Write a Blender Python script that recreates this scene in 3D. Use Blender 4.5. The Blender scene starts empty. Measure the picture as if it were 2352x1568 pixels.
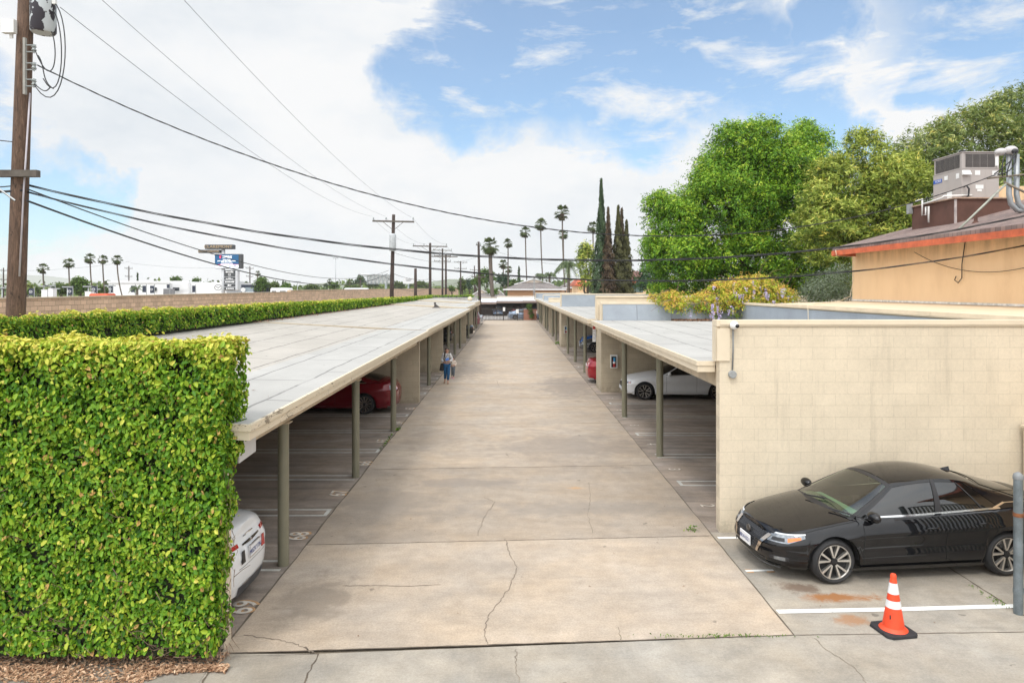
import bpy, bmesh, math, random
import numpy as np
from mathutils import Vector, Matrix
R = math.radians
S = bpy.context.scene
COL = S.collection

# ---------------------------------------------------------------- camera
CH = 4.25
cd = bpy.data.cameras.new("camera"); cam = bpy.data.objects.new("camera", cd); COL.objects.link(cam)
cam.location = (0, 0, CH); cam.rotation_euler = (R(90), 0, 0)
cd.lens = 24; cd.sensor_width = 36; cd.shift_x = 0.0017; cd.shift_y = -0.0510
cd.clip_start = 0.1; cd.clip_end = 12000
S.camera = cam

# ---------------------------------------------------------------- exposure
S.view_settings.view_transform = 'Standard'; S.view_settings.look = 'None'
S.view_settings.exposure = -0.02; S.view_settings.gamma = 1.0
S.cycles.use_denoising = True
S.cycles.volume_bounces = 1; S.cycles.max_bounces = 8; S.cycles.transparent_max_bounces = 12

# ---------------------------------------------------------------- node helper
class NT:
    def __init__(s, tree): s.t = tree; s.n = tree.nodes; s.l = tree.links
    def new(s, typ, **kw):
        nd = s.n.new(typ)
        for k, v in kw.items():
            if k == 'inp':
                for kk, vv in v.items(): s.set(nd, kk, vv)
            else: setattr(nd, k, v)
        return nd
    def set(s, nd, key, v):
        sock = nd.inputs[key]
        if isinstance(v, bpy.types.NodeSocket): s.l.new(v, sock)
        else: sock.default_value = v
    def math(s, op, a, b=None, c=None, clamp=False):
        nd = s.new('ShaderNodeMath', operation=op, use_clamp=clamp); s.set(nd, 0, a)
        if b is not None: s.set(nd, 1, b)
        if c is not None: s.set(nd, 2, c)
        return nd.outputs[0]
    def vmath(s, op, a, b=None):
        nd = s.new('ShaderNodeVectorMath', operation=op); s.set(nd, 0, a)
        if b is not None: s.set(nd, 1, b)
        return nd
    def noise(s, vec, scale, detail=4, rough=.55, dist=0):
        nd = s.new('ShaderNodeTexNoise', inp={'Scale': scale, 'Detail': detail, 'Roughness': rough, 'Distortion': dist})
        if vec is not None: s.l.new(vec, nd.inputs['Vector'])
        return nd.outputs['Fac']
    def ramp(s, fac, stops, interp='LINEAR'):
        nd = s.new('ShaderNodeValToRGB'); s.l.new(fac, nd.inputs[0]); cr = nd.color_ramp; cr.interpolation = interp
        while len(cr.elements) < len(stops): cr.elements.new(.5)
        for e, (p, c) in zip(cr.elements, stops):
            e.position = p; e.color = (c if len(c) == 4 else (*c, 1)) if hasattr(c, '__len__') else (c, c, c, 1)
        return nd.outputs[0]
    def mix(s, fac, a, b, blend='MIX'):
        nd = s.new('ShaderNodeMix', data_type='RGBA', blend_type=blend)
        s.set(nd, 0, fac)
        for i, v in ((6, a), (7, b)):
            if isinstance(v, bpy.types.NodeSocket): s.l.new(v, nd.inputs[i])
            else: nd.inputs[i].default_value = v if len(v) == 4 else (*v, 1)
        return nd.outputs[2]
    def mapr(s, v, a, b, c=0, d=1, smooth=False):
        nd = s.new('ShaderNodeMapRange', inp={'Value': v, 'From Min': a, 'From Max': b, 'To Min': c, 'To Max': d})
        if smooth: nd.interpolation_type = 'SMOOTHSTEP'
        return nd.outputs[0]
    def mapping(s, vec, scale=(1, 1, 1), loc=(0, 0, 0), rot=(0, 0, 0)):
        nd = s.new('ShaderNodeMapping', inp={'Scale': scale, 'Location': loc, 'Rotation': rot}); s.l.new(vec, nd.inputs['Vector'])
        return nd.outputs[0]

# ---------------------------------------------------------------- world: blue sky broken by bright cloud
SUN_EL, SUN_AZ = R(58), R(205)
W = bpy.data.worlds.new("World"); S.world = W; W.use_nodes = True
nt = NT(W.node_tree); nt.n.clear()
sky = nt.new('ShaderNodeTexSky', sky_type='NISHITA', sun_disc=False, sun_elevation=SUN_EL, sun_rotation=SUN_AZ, altitude=300, air_density=1.1, dust_density=.6, ozone_density=2.0)
tc = nt.new('ShaderNodeTexCoord').outputs['Generated']
dist = nt.new('ShaderNodeTexNoise', inp={'Scale': 5.0, 'Detail': 6, 'Roughness': .6}); nt.l.new(tc, dist.inputs['Vector'])
dv = nt.vmath('SUBTRACT', dist.outputs['Color'], (.5, .5, .5)).outputs[0]
dvs = nt.vmath('SCALE', dv); dvs.inputs['Scale'].default_value = .26
wv = nt.vmath('NORMALIZE', nt.vmath('ADD', tc, dvs.outputs[0]).outputs[0]).outputs[0]
gaps = [(950, 110, 75), (1040, 190, 100), (1130, 90, 120), (1180, 190, 105), (1290, 110, 150), (1420, 150, 150), (1480, 240, 105),
        (1560, 120, 120), (1650, 190, 120), (1760, 215, 110), (1610, 275, 45), (1860, 240, 70), (1960, 310, 55), (1880, 60, 60), (2150, 150, 50), (70, 470, 95), (-60, 560, 120), (180, 440, 60), (-400, 300, 200),
        (2500, -300, 300), (700, -900, 400), (-900, -500, 300)]
acc = None
for (px, py, r) in gaps:
    d = Vector((px - 1172, 1568, 664 - py)).normalized(); ang = r / 1568
    dot = nt.new('ShaderNodeVectorMath', operation='DOT_PRODUCT'); nt.l.new(wv, dot.inputs[0]); dot.inputs[1].default_value = d
    m = nt.mapr(dot.outputs['Value'], math.cos(ang * 1.75), math.cos(ang * .25), smooth=True)
    acc = m if acc is None else nt.math('MAXIMUM', acc, m)
wisp = nt.noise(nt.mapping(tc, (3.2, 3.2, 11), rot=(0, R(12), 0)), 1.7, 8, .62, .3)
wisp2 = nt.noise(nt.mapping(tc, (6, 6, 15)), 2.1, 8, .65)
thin = nt.mapr(wisp, .47, .68, 0, .88, True)
fine = nt.mapr(wisp2, .45, .75, 0, .3, True)
edge = nt.math('SUBTRACT', 1.0, acc, clamp=True)
cover = nt.math('ADD', edge, nt.math('ADD', thin, fine), clamp=True)
cover = nt.math('MAXIMUM', nt.math('MAXIMUM', cover, nt.math('MULTIPLY', edge, 1.3, clamp=True)), .15)
tone = nt.ramp(nt.noise(nt.mapping(tc, (2.4, 2.4, 5)), 1.6, 6, .6), [(.28, (.78, .835, .89)), (.45, (.90, .93, .96)), (.60, (.985, .99, .995))])
bgs = nt.new('ShaderNodeBackground', inp={'Color': nt.mix(1.0, sky.outputs[0], (.78, 1.06, 1.18), 'MULTIPLY'), 'Strength': .15})
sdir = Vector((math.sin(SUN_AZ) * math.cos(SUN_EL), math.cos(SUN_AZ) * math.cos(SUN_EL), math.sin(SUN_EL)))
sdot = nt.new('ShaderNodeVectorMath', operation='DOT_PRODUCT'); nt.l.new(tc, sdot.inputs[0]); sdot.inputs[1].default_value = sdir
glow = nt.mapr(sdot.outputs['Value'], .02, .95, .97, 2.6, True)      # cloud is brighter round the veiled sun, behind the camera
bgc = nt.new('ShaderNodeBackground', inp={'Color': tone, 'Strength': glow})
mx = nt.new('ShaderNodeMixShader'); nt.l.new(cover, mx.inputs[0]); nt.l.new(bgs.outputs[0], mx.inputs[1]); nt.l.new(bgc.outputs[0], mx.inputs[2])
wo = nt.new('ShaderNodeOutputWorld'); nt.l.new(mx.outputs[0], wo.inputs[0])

sd = bpy.data.lights.new("sun", 'SUN'); sun = bpy.data.objects.new("sun", sd); COL.objects.link(sun)
sd.energy = 1.5; sd.angle = R(12); sd.color = (1.0, .95, .88)
_d = Vector((math.sin(SUN_AZ) * math.cos(SUN_EL), math.cos(SUN_AZ) * math.cos(SUN_EL), math.sin(SUN_EL)))
sun.rotation_euler = _d.to_track_quat('Z', 'Y').to_euler()

# ---------------------------------------------------------------- materials
MATS = {}
def mat(name, col, rough=.7, metal=0, var=.12, vs=6, bump=0, bs=60, coat=0, spec=.5, fine=0, emit=None, alpha=None, trans=0):
    """principled material whose colour drifts with two octaves of noise"""
    if name in MATS: return MATS[name]
    m = bpy.data.materials.new(name); m.use_nodes = True; t = NT(m.node_tree); b = t.n['Principled BSDF']
    oc = t.new('ShaderNodeTexCoord').outputs['Object']
    c = (*col, 1)
    if var:
        n1 = t.noise(oc, vs, 6, .6)
        f = t.mapr(n1, .3, .7, 1 - var, 1 + var * .7)
        if fine:
            f = t.math('MULTIPLY', f, t.mapr(t.noise(oc, 90, 2, .7), .3, .7, 1 - fine, 1 + fine))
        sc_ = t.vmath('SCALE', col); t.l.new(f, sc_.inputs['Scale']); t.l.new(sc_.outputs[0], b.inputs['Base Color'])
    else: b.inputs['Base Color'].default_value = c
    b.inputs['Roughness'].default_value = rough; b.inputs['Metallic'].default_value = metal
    b.inputs['Coat Weight'].default_value = coat; b.inputs['Coat Roughness'].default_value = .02
    b.inputs['Specular IOR Level'].default_value = spec; b.inputs['Transmission Weight'].default_value = trans
    if emit: b.inputs['Emission Color'].default_value = c; b.inputs['Emission Strength'].default_value = emit
    if bump:
        bp = t.new('ShaderNodeBump', inp={'Strength': bump, 'Distance': .02, 'Height': t.noise(oc, bs, 5, .65)})
        t.l.new(bp.outputs[0], b.inputs['Normal'])
    MATS[name] = m; return m

def leafmat(name, stops, rough=.42, transl=.3, tcol=(.35, .5, .05)):
    m = bpy.data.materials.new(name); m.use_nodes = True; t = NT(m.node_tree); b = t.n['Principled BSDF']
    at = t.new('ShaderNodeAttribute', attribute_name='tint').outputs['Fac']
    c = t.ramp(at, stops); t.l.new(c, b.inputs['Base Color']); b.inputs['Roughness'].default_value = rough
    b.inputs['Specular IOR Level'].default_value = .2
    tr = t.new('ShaderNodeBsdfTranslucent'); t.l.new(t.mix(.4, c, (*tcol, 1)), tr.inputs[0])
    ms = t.new('ShaderNodeMixShader', inp={0: transl}); t.l.new(b.outputs[0], ms.inputs[1]); t.l.new(tr.outputs[0], ms.inputs[2])
    t.l.new(ms.outputs[0], t.n['Material Output'].inputs[0]); return m

# ---------------------------------------------------------------- mesh helpers
def tag(o, label=None, cat=None, group=None, kind=None):
    if label: o['label'] = label
    if cat: o['category'] = cat
    if group: o['group'] = group
    if kind: o['kind'] = kind
    return o

def link(name, me, m, parent=None, smooth=False):
    o = bpy.data.objects.new(name, me); COL.objects.link(o)
    if m is not None:
        for mm in (m if isinstance(m, (list, tuple)) else [m]): me.materials.append(mm)
    if smooth: me.shade_smooth()
    if parent is not None:
        o.parent = parent
        if parent.parent is None and parent.type == 'EMPTY': o.matrix_parent_inverse = Matrix.Translation(-parent.location)
    return o

def thing(name, label, cat, loc=(0, 0, 0), group=None):
    o = bpy.data.objects.new(name, None); COL.objects.link(o); o.location = loc; o.empty_display_size = .2
    return tag(o, label, cat, group)

def arrmesh(name, V, F, tint=None):
    """fast mesh from numpy arrays; F is (n,k)"""
    V = np.asarray(V, dtype=np.float32); F = np.asarray(F, dtype=np.int32)
    me = bpy.data.meshes.new(name); n, k = F.shape
    me.vertices.add(len(V)); me.vertices.foreach_set('co', V.ravel())
    me.loops.add(n * k); me.loops.foreach_set('vertex_index', F.ravel())
    me.polygons.add(n); me.polygons.foreach_set('loop_start', np.arange(0, n * k, k, dtype=np.int32))
    me.polygons.foreach_set('loop_total', np.full(n, k, dtype=np.int32))
    me.update(calc_edges=True)
    if tint is not None:
        a = me.attributes.new('tint', 'FLOAT', 'POINT'); a.data.foreach_set('value', np.asarray(tint, dtype=np.float32))
    return me

class MB:
    def __init__(s): s.v = []; s.f = []; s.mi = []
    def face(s, idx, mi=0): s.f.append(tuple(idx)); s.mi.append(mi)
    def box(s, x0, x1, y0, y1, z0, z1, mi=0):
        if x1 < x0: x0, x1 = x1, x0
        if y1 < y0: y0, y1 = y1, y0
        if z1 < z0: z0, z1 = z1, z0
        return s.hexa([(x0, y0, z0), (x1, y0, z0), (x1, y1, z0), (x0, y1, z0)], [(x0, y0, z1), (x1, y0, z1), (x1, y1, z1), (x0, y1, z1)], mi)
    def hexa(s, lo, hi, mi=0):
        """prism between two rings of equal length (lower ring anticlockwise from above)"""
        b = len(s.v); n = len(lo); s.v += [tuple(p) for p in lo] + [tuple(p) for p in hi]
        s.face([b + i for i in range(n)][::-1], mi); s.face([b + n + i for i in range(n)], mi)
        for i in range(n): j = (i + 1) % n; s.face((b + i, b + j, b + n + j, b + n + i), mi)
        return s
    def poly(s, pts, mi=0):
        b = len(s.v); s.v += [tuple(p) for p in pts]; s.face(range(b, b + len(pts)), mi); return s
    def tube(s, pts, r, n=8, mi=0, caps=True):
        pts = [Vector(p) for p in pts]; rs = r if hasattr(r, '__len__') else [r] * len(pts)
        b = len(s.v); up = None
        for i, p in enumerate(pts):
            d = (pts[min(i + 1, len(pts) - 1)] - pts[max(i - 1, 0)]).normalized()
            if up is None: up = Vector((0, 0, 1)) if abs(d.z) < .9 else Vector((1, 0, 0))
            a = d.cross(up).normalized(); up = a.cross(d).normalized()
            for k in range(n):
                t = 2 * math.pi * k / n; s.v.append(tuple(p + (a * math.cos(t) + up * math.sin(t)) * rs[i]))
        for i in range(len(pts) - 1):
            for k in range(n):
                k2 = (k + 1) % n; s.face((b + i * n + k, b + i * n + k2, b + (i + 1) * n + k2, b + (i + 1) * n + k), mi)
        if caps:
            s.face([b + k for k in range(n)], mi); s.face([b + (len(pts) - 1) * n + k for k in range(n)][::-1], mi)
        return s
    def lathe(s, prof, n=20, c=(0, 0, 0), axis='z', mi=0, caps=True):
        b = len(s.v)
        for (r, h) in prof:
            for k in range(n):
                t = 2 * math.pi * k / n; a, bb = r * math.cos(t), r * math.sin(t)
                p = {'z': (a, bb, h), 'y': (a, h, bb), 'x': (h, a, bb)}[axis]
                s.v.append((p[0] + c[0], p[1] + c[1], p[2] + c[2]))
        for i in range(len(prof) - 1):
            for k in range(n):
                k2 = (k + 1) % n; s.face((b + i * n + k, b + i * n + k2, b + (i + 1) * n + k2, b + (i + 1) * n + k), mi)
        if caps: s.face([b + k for k in range(n)][::-1], mi); s.face([b + (len(prof) - 1) * n + k for k in range(n)], mi)
        return s
    def ball(s, c, r, nu=14, nv=8, mi=0):
        rx, ry, rz = r if hasattr(r, '__len__') else (r, r, r)
        prof = []
        b = len(s.v)
        for i in range(nv + 1):
            ph = math.pi * i / nv
            for k in range(nu):
                t = 2 * math.pi * k / nu
                s.v.append((c[0] + rx * math.sin(ph) * math.cos(t), c[1] + ry * math.sin(ph) * math.sin(t), c[2] - rz * math.cos(ph)))
        for i in range(nv):
            for k in range(nu):
                k2 = (k + 1) % nu; s.face((b + i * nu + k, b + i * nu + k2, b + (i + 1) * nu + k2, b + (i + 1) * nu + k), mi)
        return s
    def ribbon(s, pts, w, z, mi=0, rng=None):
        b = len(s.v); n = len(pts)
        for i, p in enumerate(pts):
            a = Vector(pts[max(i - 1, 0)]); c = Vector(pts[min(i + 1, n - 1)]); d = (c - a).normalized()
            nn = Vector((-d.y, d.x)); ww = w * .5 * (rng.uniform(.55, 1.45) if rng else 1)
            s.v.append((p[0] - nn.x * ww, p[1] - nn.y * ww, z)); s.v.append((p[0] + nn.x * ww, p[1] + nn.y * ww, z))
        for i in range(n - 1): s.face((b + 2 * i, b + 2 * i + 2, b + 2 * i + 3, b + 2 * i + 1), mi)
        return s
    def build(s, name, m, parent=None, smooth=False, bevel=0):
        me = bpy.data.meshes.new(name); me.from_pydata(s.v, [], s.f)
        if any(s.mi): me.polygons.foreach_set('material_index', s.mi)
        me.update()
        bm = bmesh.new(); bm.from_mesh(me); bmesh.ops.recalc_face_normals(bm, faces=bm.faces); bm.to_mesh(me); bm.free()
        if smooth == 'auto':
            o = link(name, me, m, parent, True); me.set_sharp_from_angle(angle=R(35))
        else: o = link(name, me, m, parent, smooth)
        if bevel:
            bv = o.modifiers.new('bevel', 'BEVEL'); bv.width = bevel; bv.segments = 2; bv.limit_method = 'ANGLE'
        return o

def text(name, s, size, m, parent, origin, right, up, extrude=.004, align='CENTER', xs=1.0, bold=0):
    cu = bpy.data.curves.new(name, 'FONT'); cu.body = s; cu.size = size; cu.extrude = extrude; cu.align_x = align; cu.align_y = 'CENTER'; cu.offset = bold
    cu.resolution_u = 3
    to = bpy.data.objects.new('tmp', cu); me = bpy.data.meshes.new_from_object(to); bpy.data.objects.remove(to)
    r = Vector(right).normalized(); u = Vector(up).normalized(); n = r.cross(u)
    M = Matrix((( r.x * xs, u.x, n.x, origin[0]), (r.y * xs, u.y, n.y, origin[1]), (r.z * xs, u.z, n.z, origin[2]), (0, 0, 0, 1)))
    me.transform(M); me.materials.clear()
    return link(name, me, m, parent)

def P(px, py, Y):
    """where a sight line measured on the 2352 px wide photograph meets depth Y"""
    return Vector(((px - 1172) * Y / 1568, Y, CH - (py - 664) * Y / 1568))

# ---------------------------------------------------------------- foliage helpers
def leaves(Pt, N, A, size, asp, rng, fold=.25):
    """Pt centres, N blade normals, A axis dirs -> 6-vertex folded leaves as two quads"""
    n = len(Pt)
    N = N / (np.linalg.norm(N, axis=1, keepdims=True) + 1e-9)
    A = A - N * np.sum(A * N, axis=1, keepdims=True); A /= (np.linalg.norm(A, axis=1, keepdims=True) + 1e-9)
    B = np.cross(N, A); L = size.reshape(-1, 1); Wd = L * asp
    base = Pt - A * L * .5; tip = Pt + A * L * .5 - N * L * .12
    mid1 = Pt - A * L * .12 - N * L * fold * .15; 
    l1 = Pt - A * L * .18 + B * Wd * .42 + N * Wd * fold; l2 = Pt + A * L * .25 + B * Wd * .40 + N * Wd * fold
    r1 = Pt - A * L * .18 - B * Wd * .42 + N * Wd * fold; r2 = Pt + A * L * .25 - B * Wd * .40 + N * Wd * fold
    V = np.stack([base, l1, l2, tip, r2, r1], axis=1).reshape(-1, 3)
    i = np.arange(n)[:, None] * 6
    F = np.concatenate([i + np.array([[0, 1, 2, 3]]), i + np.array([[0, 3, 4, 5]])], axis=0)
    return V, F

def small_leaves(Pt, N, A, size, asp):
    n = len(Pt)
    N = N / (np.linalg.norm(N, axis=1, keepdims=True) + 1e-9)
    A = A - N * np.sum(A * N, axis=1, keepdims=True); A /= (np.linalg.norm(A, axis=1, keepdims=True) + 1e-9)
    B = np.cross(N, A); L = size.reshape(-1, 1); Wd = L * asp
    V = np.stack([Pt - A * L * .5, Pt + B * Wd * .5, Pt + A * L * .5, Pt - B * Wd * .5], axis=1).reshape(-1, 3)
    i = np.arange(n)[:, None] * 4
    return V, i + np.array([[0, 1, 2, 3]])

def crown(name, blobs, n, size, m, parent, seed, asp=.4, sub=0, clump=.9, sprays=7, droop=.2, spread=.22, topt=.35, hole=.0, shell=.45, core=True):
    """leaf crown: clusters of leaves placed in the outer shell of overlapping ellipsoids; each cluster is a small spray"""
    rs = np.random.RandomState(seed)
    bl = np.array(blobs, dtype=float)                       # x y z rx ry rz
    if sub:
        ex_ = []
        for q in bl:
            for _ in range(sub):
                dd = rs.normal(size=3); dd /= np.linalg.norm(dd); dd[1] = -abs(dd[1]) if rs.rand() < .6 else dd[1]; f_ = rs.uniform(.24, .46); ex_.append([*(q[:3] + dd * q[3:] * (1.02 - f_ * .55)), *(q[3:] * f_ * np.array([1, 1, .85]))])
        bl[:, 3:] *= .90; bl = np.concatenate([bl, np.array(ex_)])
    area = bl[:, 3] * bl[:, 5] + bl[:, 4] * bl[:, 5]; w = area / area.sum()
    nc = n // sprays
    k = rs.choice(len(bl), nc, p=w); d = rs.normal(size=(nc, 3)); d /= np.linalg.norm(d, axis=1, keepdims=True)
    d[:, 2] = np.where(d[:, 2] < -.5, -d[:, 2], d[:, 2])
    lump = 1 + .13 * np.sin(d[:, 0] * 7 + k * 1.7) * np.sin(d[:, 1] * 6 + k) * clump + .12 * np.sin(d[:, 2] * 9 + d[:, 0] * 5 + k * 2.1) * clump
    rad = (1 - shell * rs.rand(nc) ** 1.8) * lump + (rs.rand(nc) > .93) * rs.rand(nc) * .10
    C = bl[k, :3] + d * bl[k, 3:6] * rad[:, None]
    cs = spread * (.6 + .8 * rs.rand(nc))
    ax = d + rs.normal(size=(nc, 3)) * .5; ax[:, 2] -= droop; ax /= np.linalg.norm(ax, axis=1, keepdims=True)
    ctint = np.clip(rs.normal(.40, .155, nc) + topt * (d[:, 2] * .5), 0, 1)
    t = rs.rand(nc, sprays)
    off = ax[:, None, :] * (t[:, :, None] - .3) * cs[:, None, None] * 1.6 + rs.normal(size=(nc, sprays, 3)) * cs[:, None, None] * .28
    Pt = (C[:, None, :] + off).reshape(-1, 3)
    A = (ax[:, None, :] + rs.normal(size=(nc, sprays, 3)) * .6).reshape(-1, 3)
    N = (d[:, None, :] * .6 + np.array([0, 0, .5]) + rs.normal(size=(nc, sprays, 3)) * .55).reshape(-1, 3)
    sz = size * (.65 + .7 * rs.rand(len(Pt)))
    tint = np.clip(np.repeat(ctint, sprays) + rs.normal(0, .09, len(Pt)), 0, 1)
    V, F = small_leaves(Pt, N, A, sz, asp)
    me = arrmesh(name, V, F, np.repeat(tint, 4))
    return link(name, me, m, parent)

def trunk(name, base, tops, r0, m, parent, seed=0):
    rng = random.Random(seed); b = MB(); base = Vector(base); fork = base.lerp(Vector(tops[0]), .45)
    def path(a, c, n=6, j=.06):
        L = (c - a).length; return [a.lerp(c, i / n) + (Vector((rng.uniform(-j, j), rng.uniform(-j, j), 0)) * L * .6 if 0 < i < n else Vector()) for i in range(n + 1)]
    p = path(base, fork); b.tube(p, [r0 * (1 - .35 * i / 6) for i in range(7)], 9)
    for tp in tops:
        q = path(fork, Vector(tp), 6, .1); b.tube(q, [r0 * .6 * (1 - .8 * i / 6) for i in range(7)], 7)
    return b.build(name, m, parent, True)
rng = random.Random(7)
def G(px, py):
    Y = CH * 1568 / (py - 664); return ((px - 1172) * Y / 1568, Y)

# ---------------------------------------------------------------- ground materials
def concrete(name, col, streak=.25, stain=.35, sx=.4, sy=2.6, extra=None, speck=.16):
    m = bpy.data.materials.new(name); m.use_nodes = True; t = NT(m.node_tree); b = t.n['Principled BSDF']
    oc = t.new('ShaderNodeTexCoord').outputs['Object']
    tint = t.new('ShaderNodeAttribute', attribute_name='tint').outputs['Fac']
    n1 = t.noise(t.mapping(oc, (sx, sy, 1)), 1.1, 8, .68, .4)
    n2 = t.noise(oc, .55, 7, .62, .6); n3 = t.noise(oc, 3.3, 8, .7); n4 = t.noise(oc, 34, 4, .8)
    f = t.math('MULTIPLY', t.mapr(n1, .36, .68, 1 - streak, 1 + streak * .5), t.mapr(n2, .3, .7, 1 - stain * .7, 1 + stain * .35))
    f = t.math('MULTIPLY', f, t.mapr(n3, .3, .72, 1.10, .84)); f = t.math('MULTIPLY', f, t.mapr(n4, .28, .72, 1 - speck, 1 + speck)); f = t.math('MULTIPLY', f, t.mapr(t.noise(oc, 120, 2, .6), .62, .72, 1, .62))
    drop = t.noise(oc, 4.3, 2, .45); f = t.math('MULTIPLY', f, t.mapr(drop, .735, .76, 1, .62)); scuff = t.noise(t.mapping(oc, (.9, 7, 1), rot=(0, 0, .12)), 1.3, 6, .75, .8); f = t.math('MULTIPLY', f, t.mapr(scuff, .56, .72, 1, .86))
    f = t.math('MULTIPLY', f, tint)
    warm = t.mix(t.mapr(t.noise(oc, .8, 5, .6), .35, .68), (*[c * k for c, k in zip(col, (.985, 1, 1.02))], 1), (*[c * k for c, k in zip(col, (1.05, 1, .93))], 1))
    sc_ = t.vmath('SCALE', warm); t.l.new(f, sc_.inputs['Scale']); c = sc_.outputs[0]
    if extra: c = extra(t, oc, c)
    t.l.new(c, b.inputs['Base Color']); b.inputs['Roughness'].default_value = .85; b.inputs['Specular IOR Level'].default_value = .3
    bp = t.new('ShaderNodeBump', inp={'Strength': .6, 'Distance': .008, 'Height': t.noise(oc, 60, 4, .7)}); t.l.new(bp.outputs[0], b.inputs['Normal'])
    return m

def spot(t, oc, c, cx, cy, rx, ry, col, amt, seed=0, sc=2.2):
    v = t.mapping(oc, (1 / rx, 1 / ry, 0), (-cx / rx, -cy / ry, 0))
    ln = t.vmath('LENGTH', v).outputs['Value']
    nz = t.noise(t.mapping(oc, (1, 1, 1), (seed * 3.1, seed, 0)), sc, 7, .7, .5)
    d = t.math('ADD', ln, t.mapr(nz, .3, .7, -.55, .55))
    return t.mix(t.mapr(d, 1.05, .35, 0, amt, True), c, (*col, 1))

def rust(t, oc, c):
    c = spot(t, oc, c, 4.52, 9.42, .62, .17, (.30, .13, .045), .95, 1, 3)
    c = spot(t, oc, c, 4.1, 9.75, .30, .22, (.15, .10, .07), .85, 2, 3)
    c = spot(t, oc, c, 4.42, 8.78, .30, .17, (.34, .18, .09), .8, 3, 3)
    c = spot(t, oc, c, 5.6, 10.6, 1.8, .5, (.13, .12, .11), .5, 4)  # dark grey patch on the floor under the black sedan, not rust-coloured
    return c
def drivestain(t, oc, c):
    c = spot(t, oc, c, -2.7, 9.4, .6, .9, (.20, .165, .13), .5, 5)
    c = spot(t, oc, c, -2.4, 13.4, 1.2, 1.6, (.25, .215, .18), .5, 6, 1.6)
    c = spot(t, oc, c, -2.2, 19.5, 1.0, 1.8, (.26, .22, .18), .5, 7)
    c = spot(t, oc, c, 1.6, 18.5, 2.2, 2.4, (.24, .205, .175), .55, 8, 1.2)
    c = spot(t, oc, c, 1.2, 13.2, 3.0, .55, (.25, .22, .19), .5, 13, 1.4)
    c = spot(t, oc, c, -.8, 15.0, 1.8, .45, (.24, .21, .185), .5, 14, 1.6)
    c = spot(t, oc, c, -1.9, 11.8, 1.1, .5, (.25, .21, .17), .4, 15, 1.6)
    c = spot(t, oc, c, 2.5, 30, 1.5, 4.0, (.22, .19, .165), .6, 9)
    c = spot(t, oc, c, -2.2, 36, 1.2, 5.0, (.22, .19, .165), .6, 10)
    c = spot(t, oc, c, -2.6, 61, 1.4, 4.0, (.20, .17, .15), .6, 11)
    c = spot(t, oc, c, 1.4, 14.6, .22, .10, (.50, .27, .10), .5, 12)
    return c
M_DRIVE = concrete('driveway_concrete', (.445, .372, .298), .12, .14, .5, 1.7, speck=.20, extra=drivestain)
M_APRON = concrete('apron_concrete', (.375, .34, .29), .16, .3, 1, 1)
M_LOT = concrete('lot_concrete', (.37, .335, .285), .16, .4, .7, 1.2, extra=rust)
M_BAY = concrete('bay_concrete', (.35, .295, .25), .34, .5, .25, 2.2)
M_JOINT = mat('joint_dirt', (.12, .095, .07), .95, var=.4, vs=4)
M_CRACK = mat('crack', (.21, .17, .13), .95, var=.4, vs=6)
M_STRIPE = mat('worn_white_paint', (.52, .51, .47), .8, var=.28, vs=5, fine=.2)
M_STRIPE2 = mat('fresh_white_paint', (.80, .80, .77), .7, var=.08, vs=5)
M_NUM = mat('number_paint', (.64, .58, .50), .8, var=.3, vs=7)
M_NUMO = mat('number_ghost_paint', (.48, .28, .13), .85, var=.3, vs=9)

# ---------------------------------------------------------------- ground
def sheet(name, quads, m, tints=None, parent=None, kind='structure', z=0.0):
    V = []; F = []; T = []
    for i, q in enumerate(quads):
        b = len(V); V += [(p[0], p[1], z) for p in q]; F.append((b, b + 1, b + 2, b + 3)); T += [tints[i] if tints else 1.0] * 4
    o = link(name, arrmesh(name, V, F, T), m, parent); 
    if kind: o['kind'] = kind
    return o

g = sheet('ground', [[(-6000, -400), (6000, -400), (6000, 9000), (-6000, 9000)]], concrete('ground_dirt', (.26, .22, .17), .1, .3, .1, .1), z=-.03)
JY = [7.97, 11.35, 16.1, 21.3, 26.3, 30.6, 35.2, 40.2, 45.3, 50.5, 55.6, 60.8, 66, 71.2, 76.5, 82, 88, 94.2]
sl = .062
quads = []; tn = []
for i in range(len(JY) - 1):
    a, b = JY[i], JY[i + 1]; s0 = sl if i < 6 else .02
    s1 = sl if i + 1 < 6 else .02
    quads.append([(-3.39, a), (3.49, a + s0 * 6.88), (3.49, b + s1 * 6.88), (-3.39, b)])
    tn.append([1.03, .87, .98, .97, .94, 1.06, 1.02, .98][i] if i < 8 else rng.uniform(.97, 1.10))
drive = sheet('driveway', quads, M_DRIVE, tn)
apron = sheet('apron', [[(-3.4, 7.9), (-2.24, 7.97), (-2.2, 6.3), (-3.3, 6.3)][::-1], [(-2.24, 7.97), (3.49, 8.395), (3.49, 6.3), (-2.2, 6.3)][::-1],
                        [(-3.4, 7.97), (-2.24, 7.97), (-2.24, 7.96), (-3.4, 7.9)][::-1], [(3.49, 8.395), (9.6, 8.55), (9.6, 6.3), (3.49, 6.3)][::-1]], M_APRON, [.93, 1.02, 1, 1.0])
street = sheet('street', [[(-40, 2.5), (40, 2.5), (40, 6.3), (-40, 6.3)]], M_APRON, [.85])
sidewalk = sheet('pavement', [[(-14, 6.3), (-3.3, 6.3), (-3.4, 8.0), (-14, 8.0)]], M_APRON, [.88])
lot = sheet('side_lot', [[(3.49, 8.395), (6.7, 8.48), (6.7, 11.95), (3.49, 11.95)], [(6.7, 8.48), (9.6, 8.55), (9.6, 11.95), (6.7, 11.95)]], M_LOT, [1.0, .97])
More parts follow.
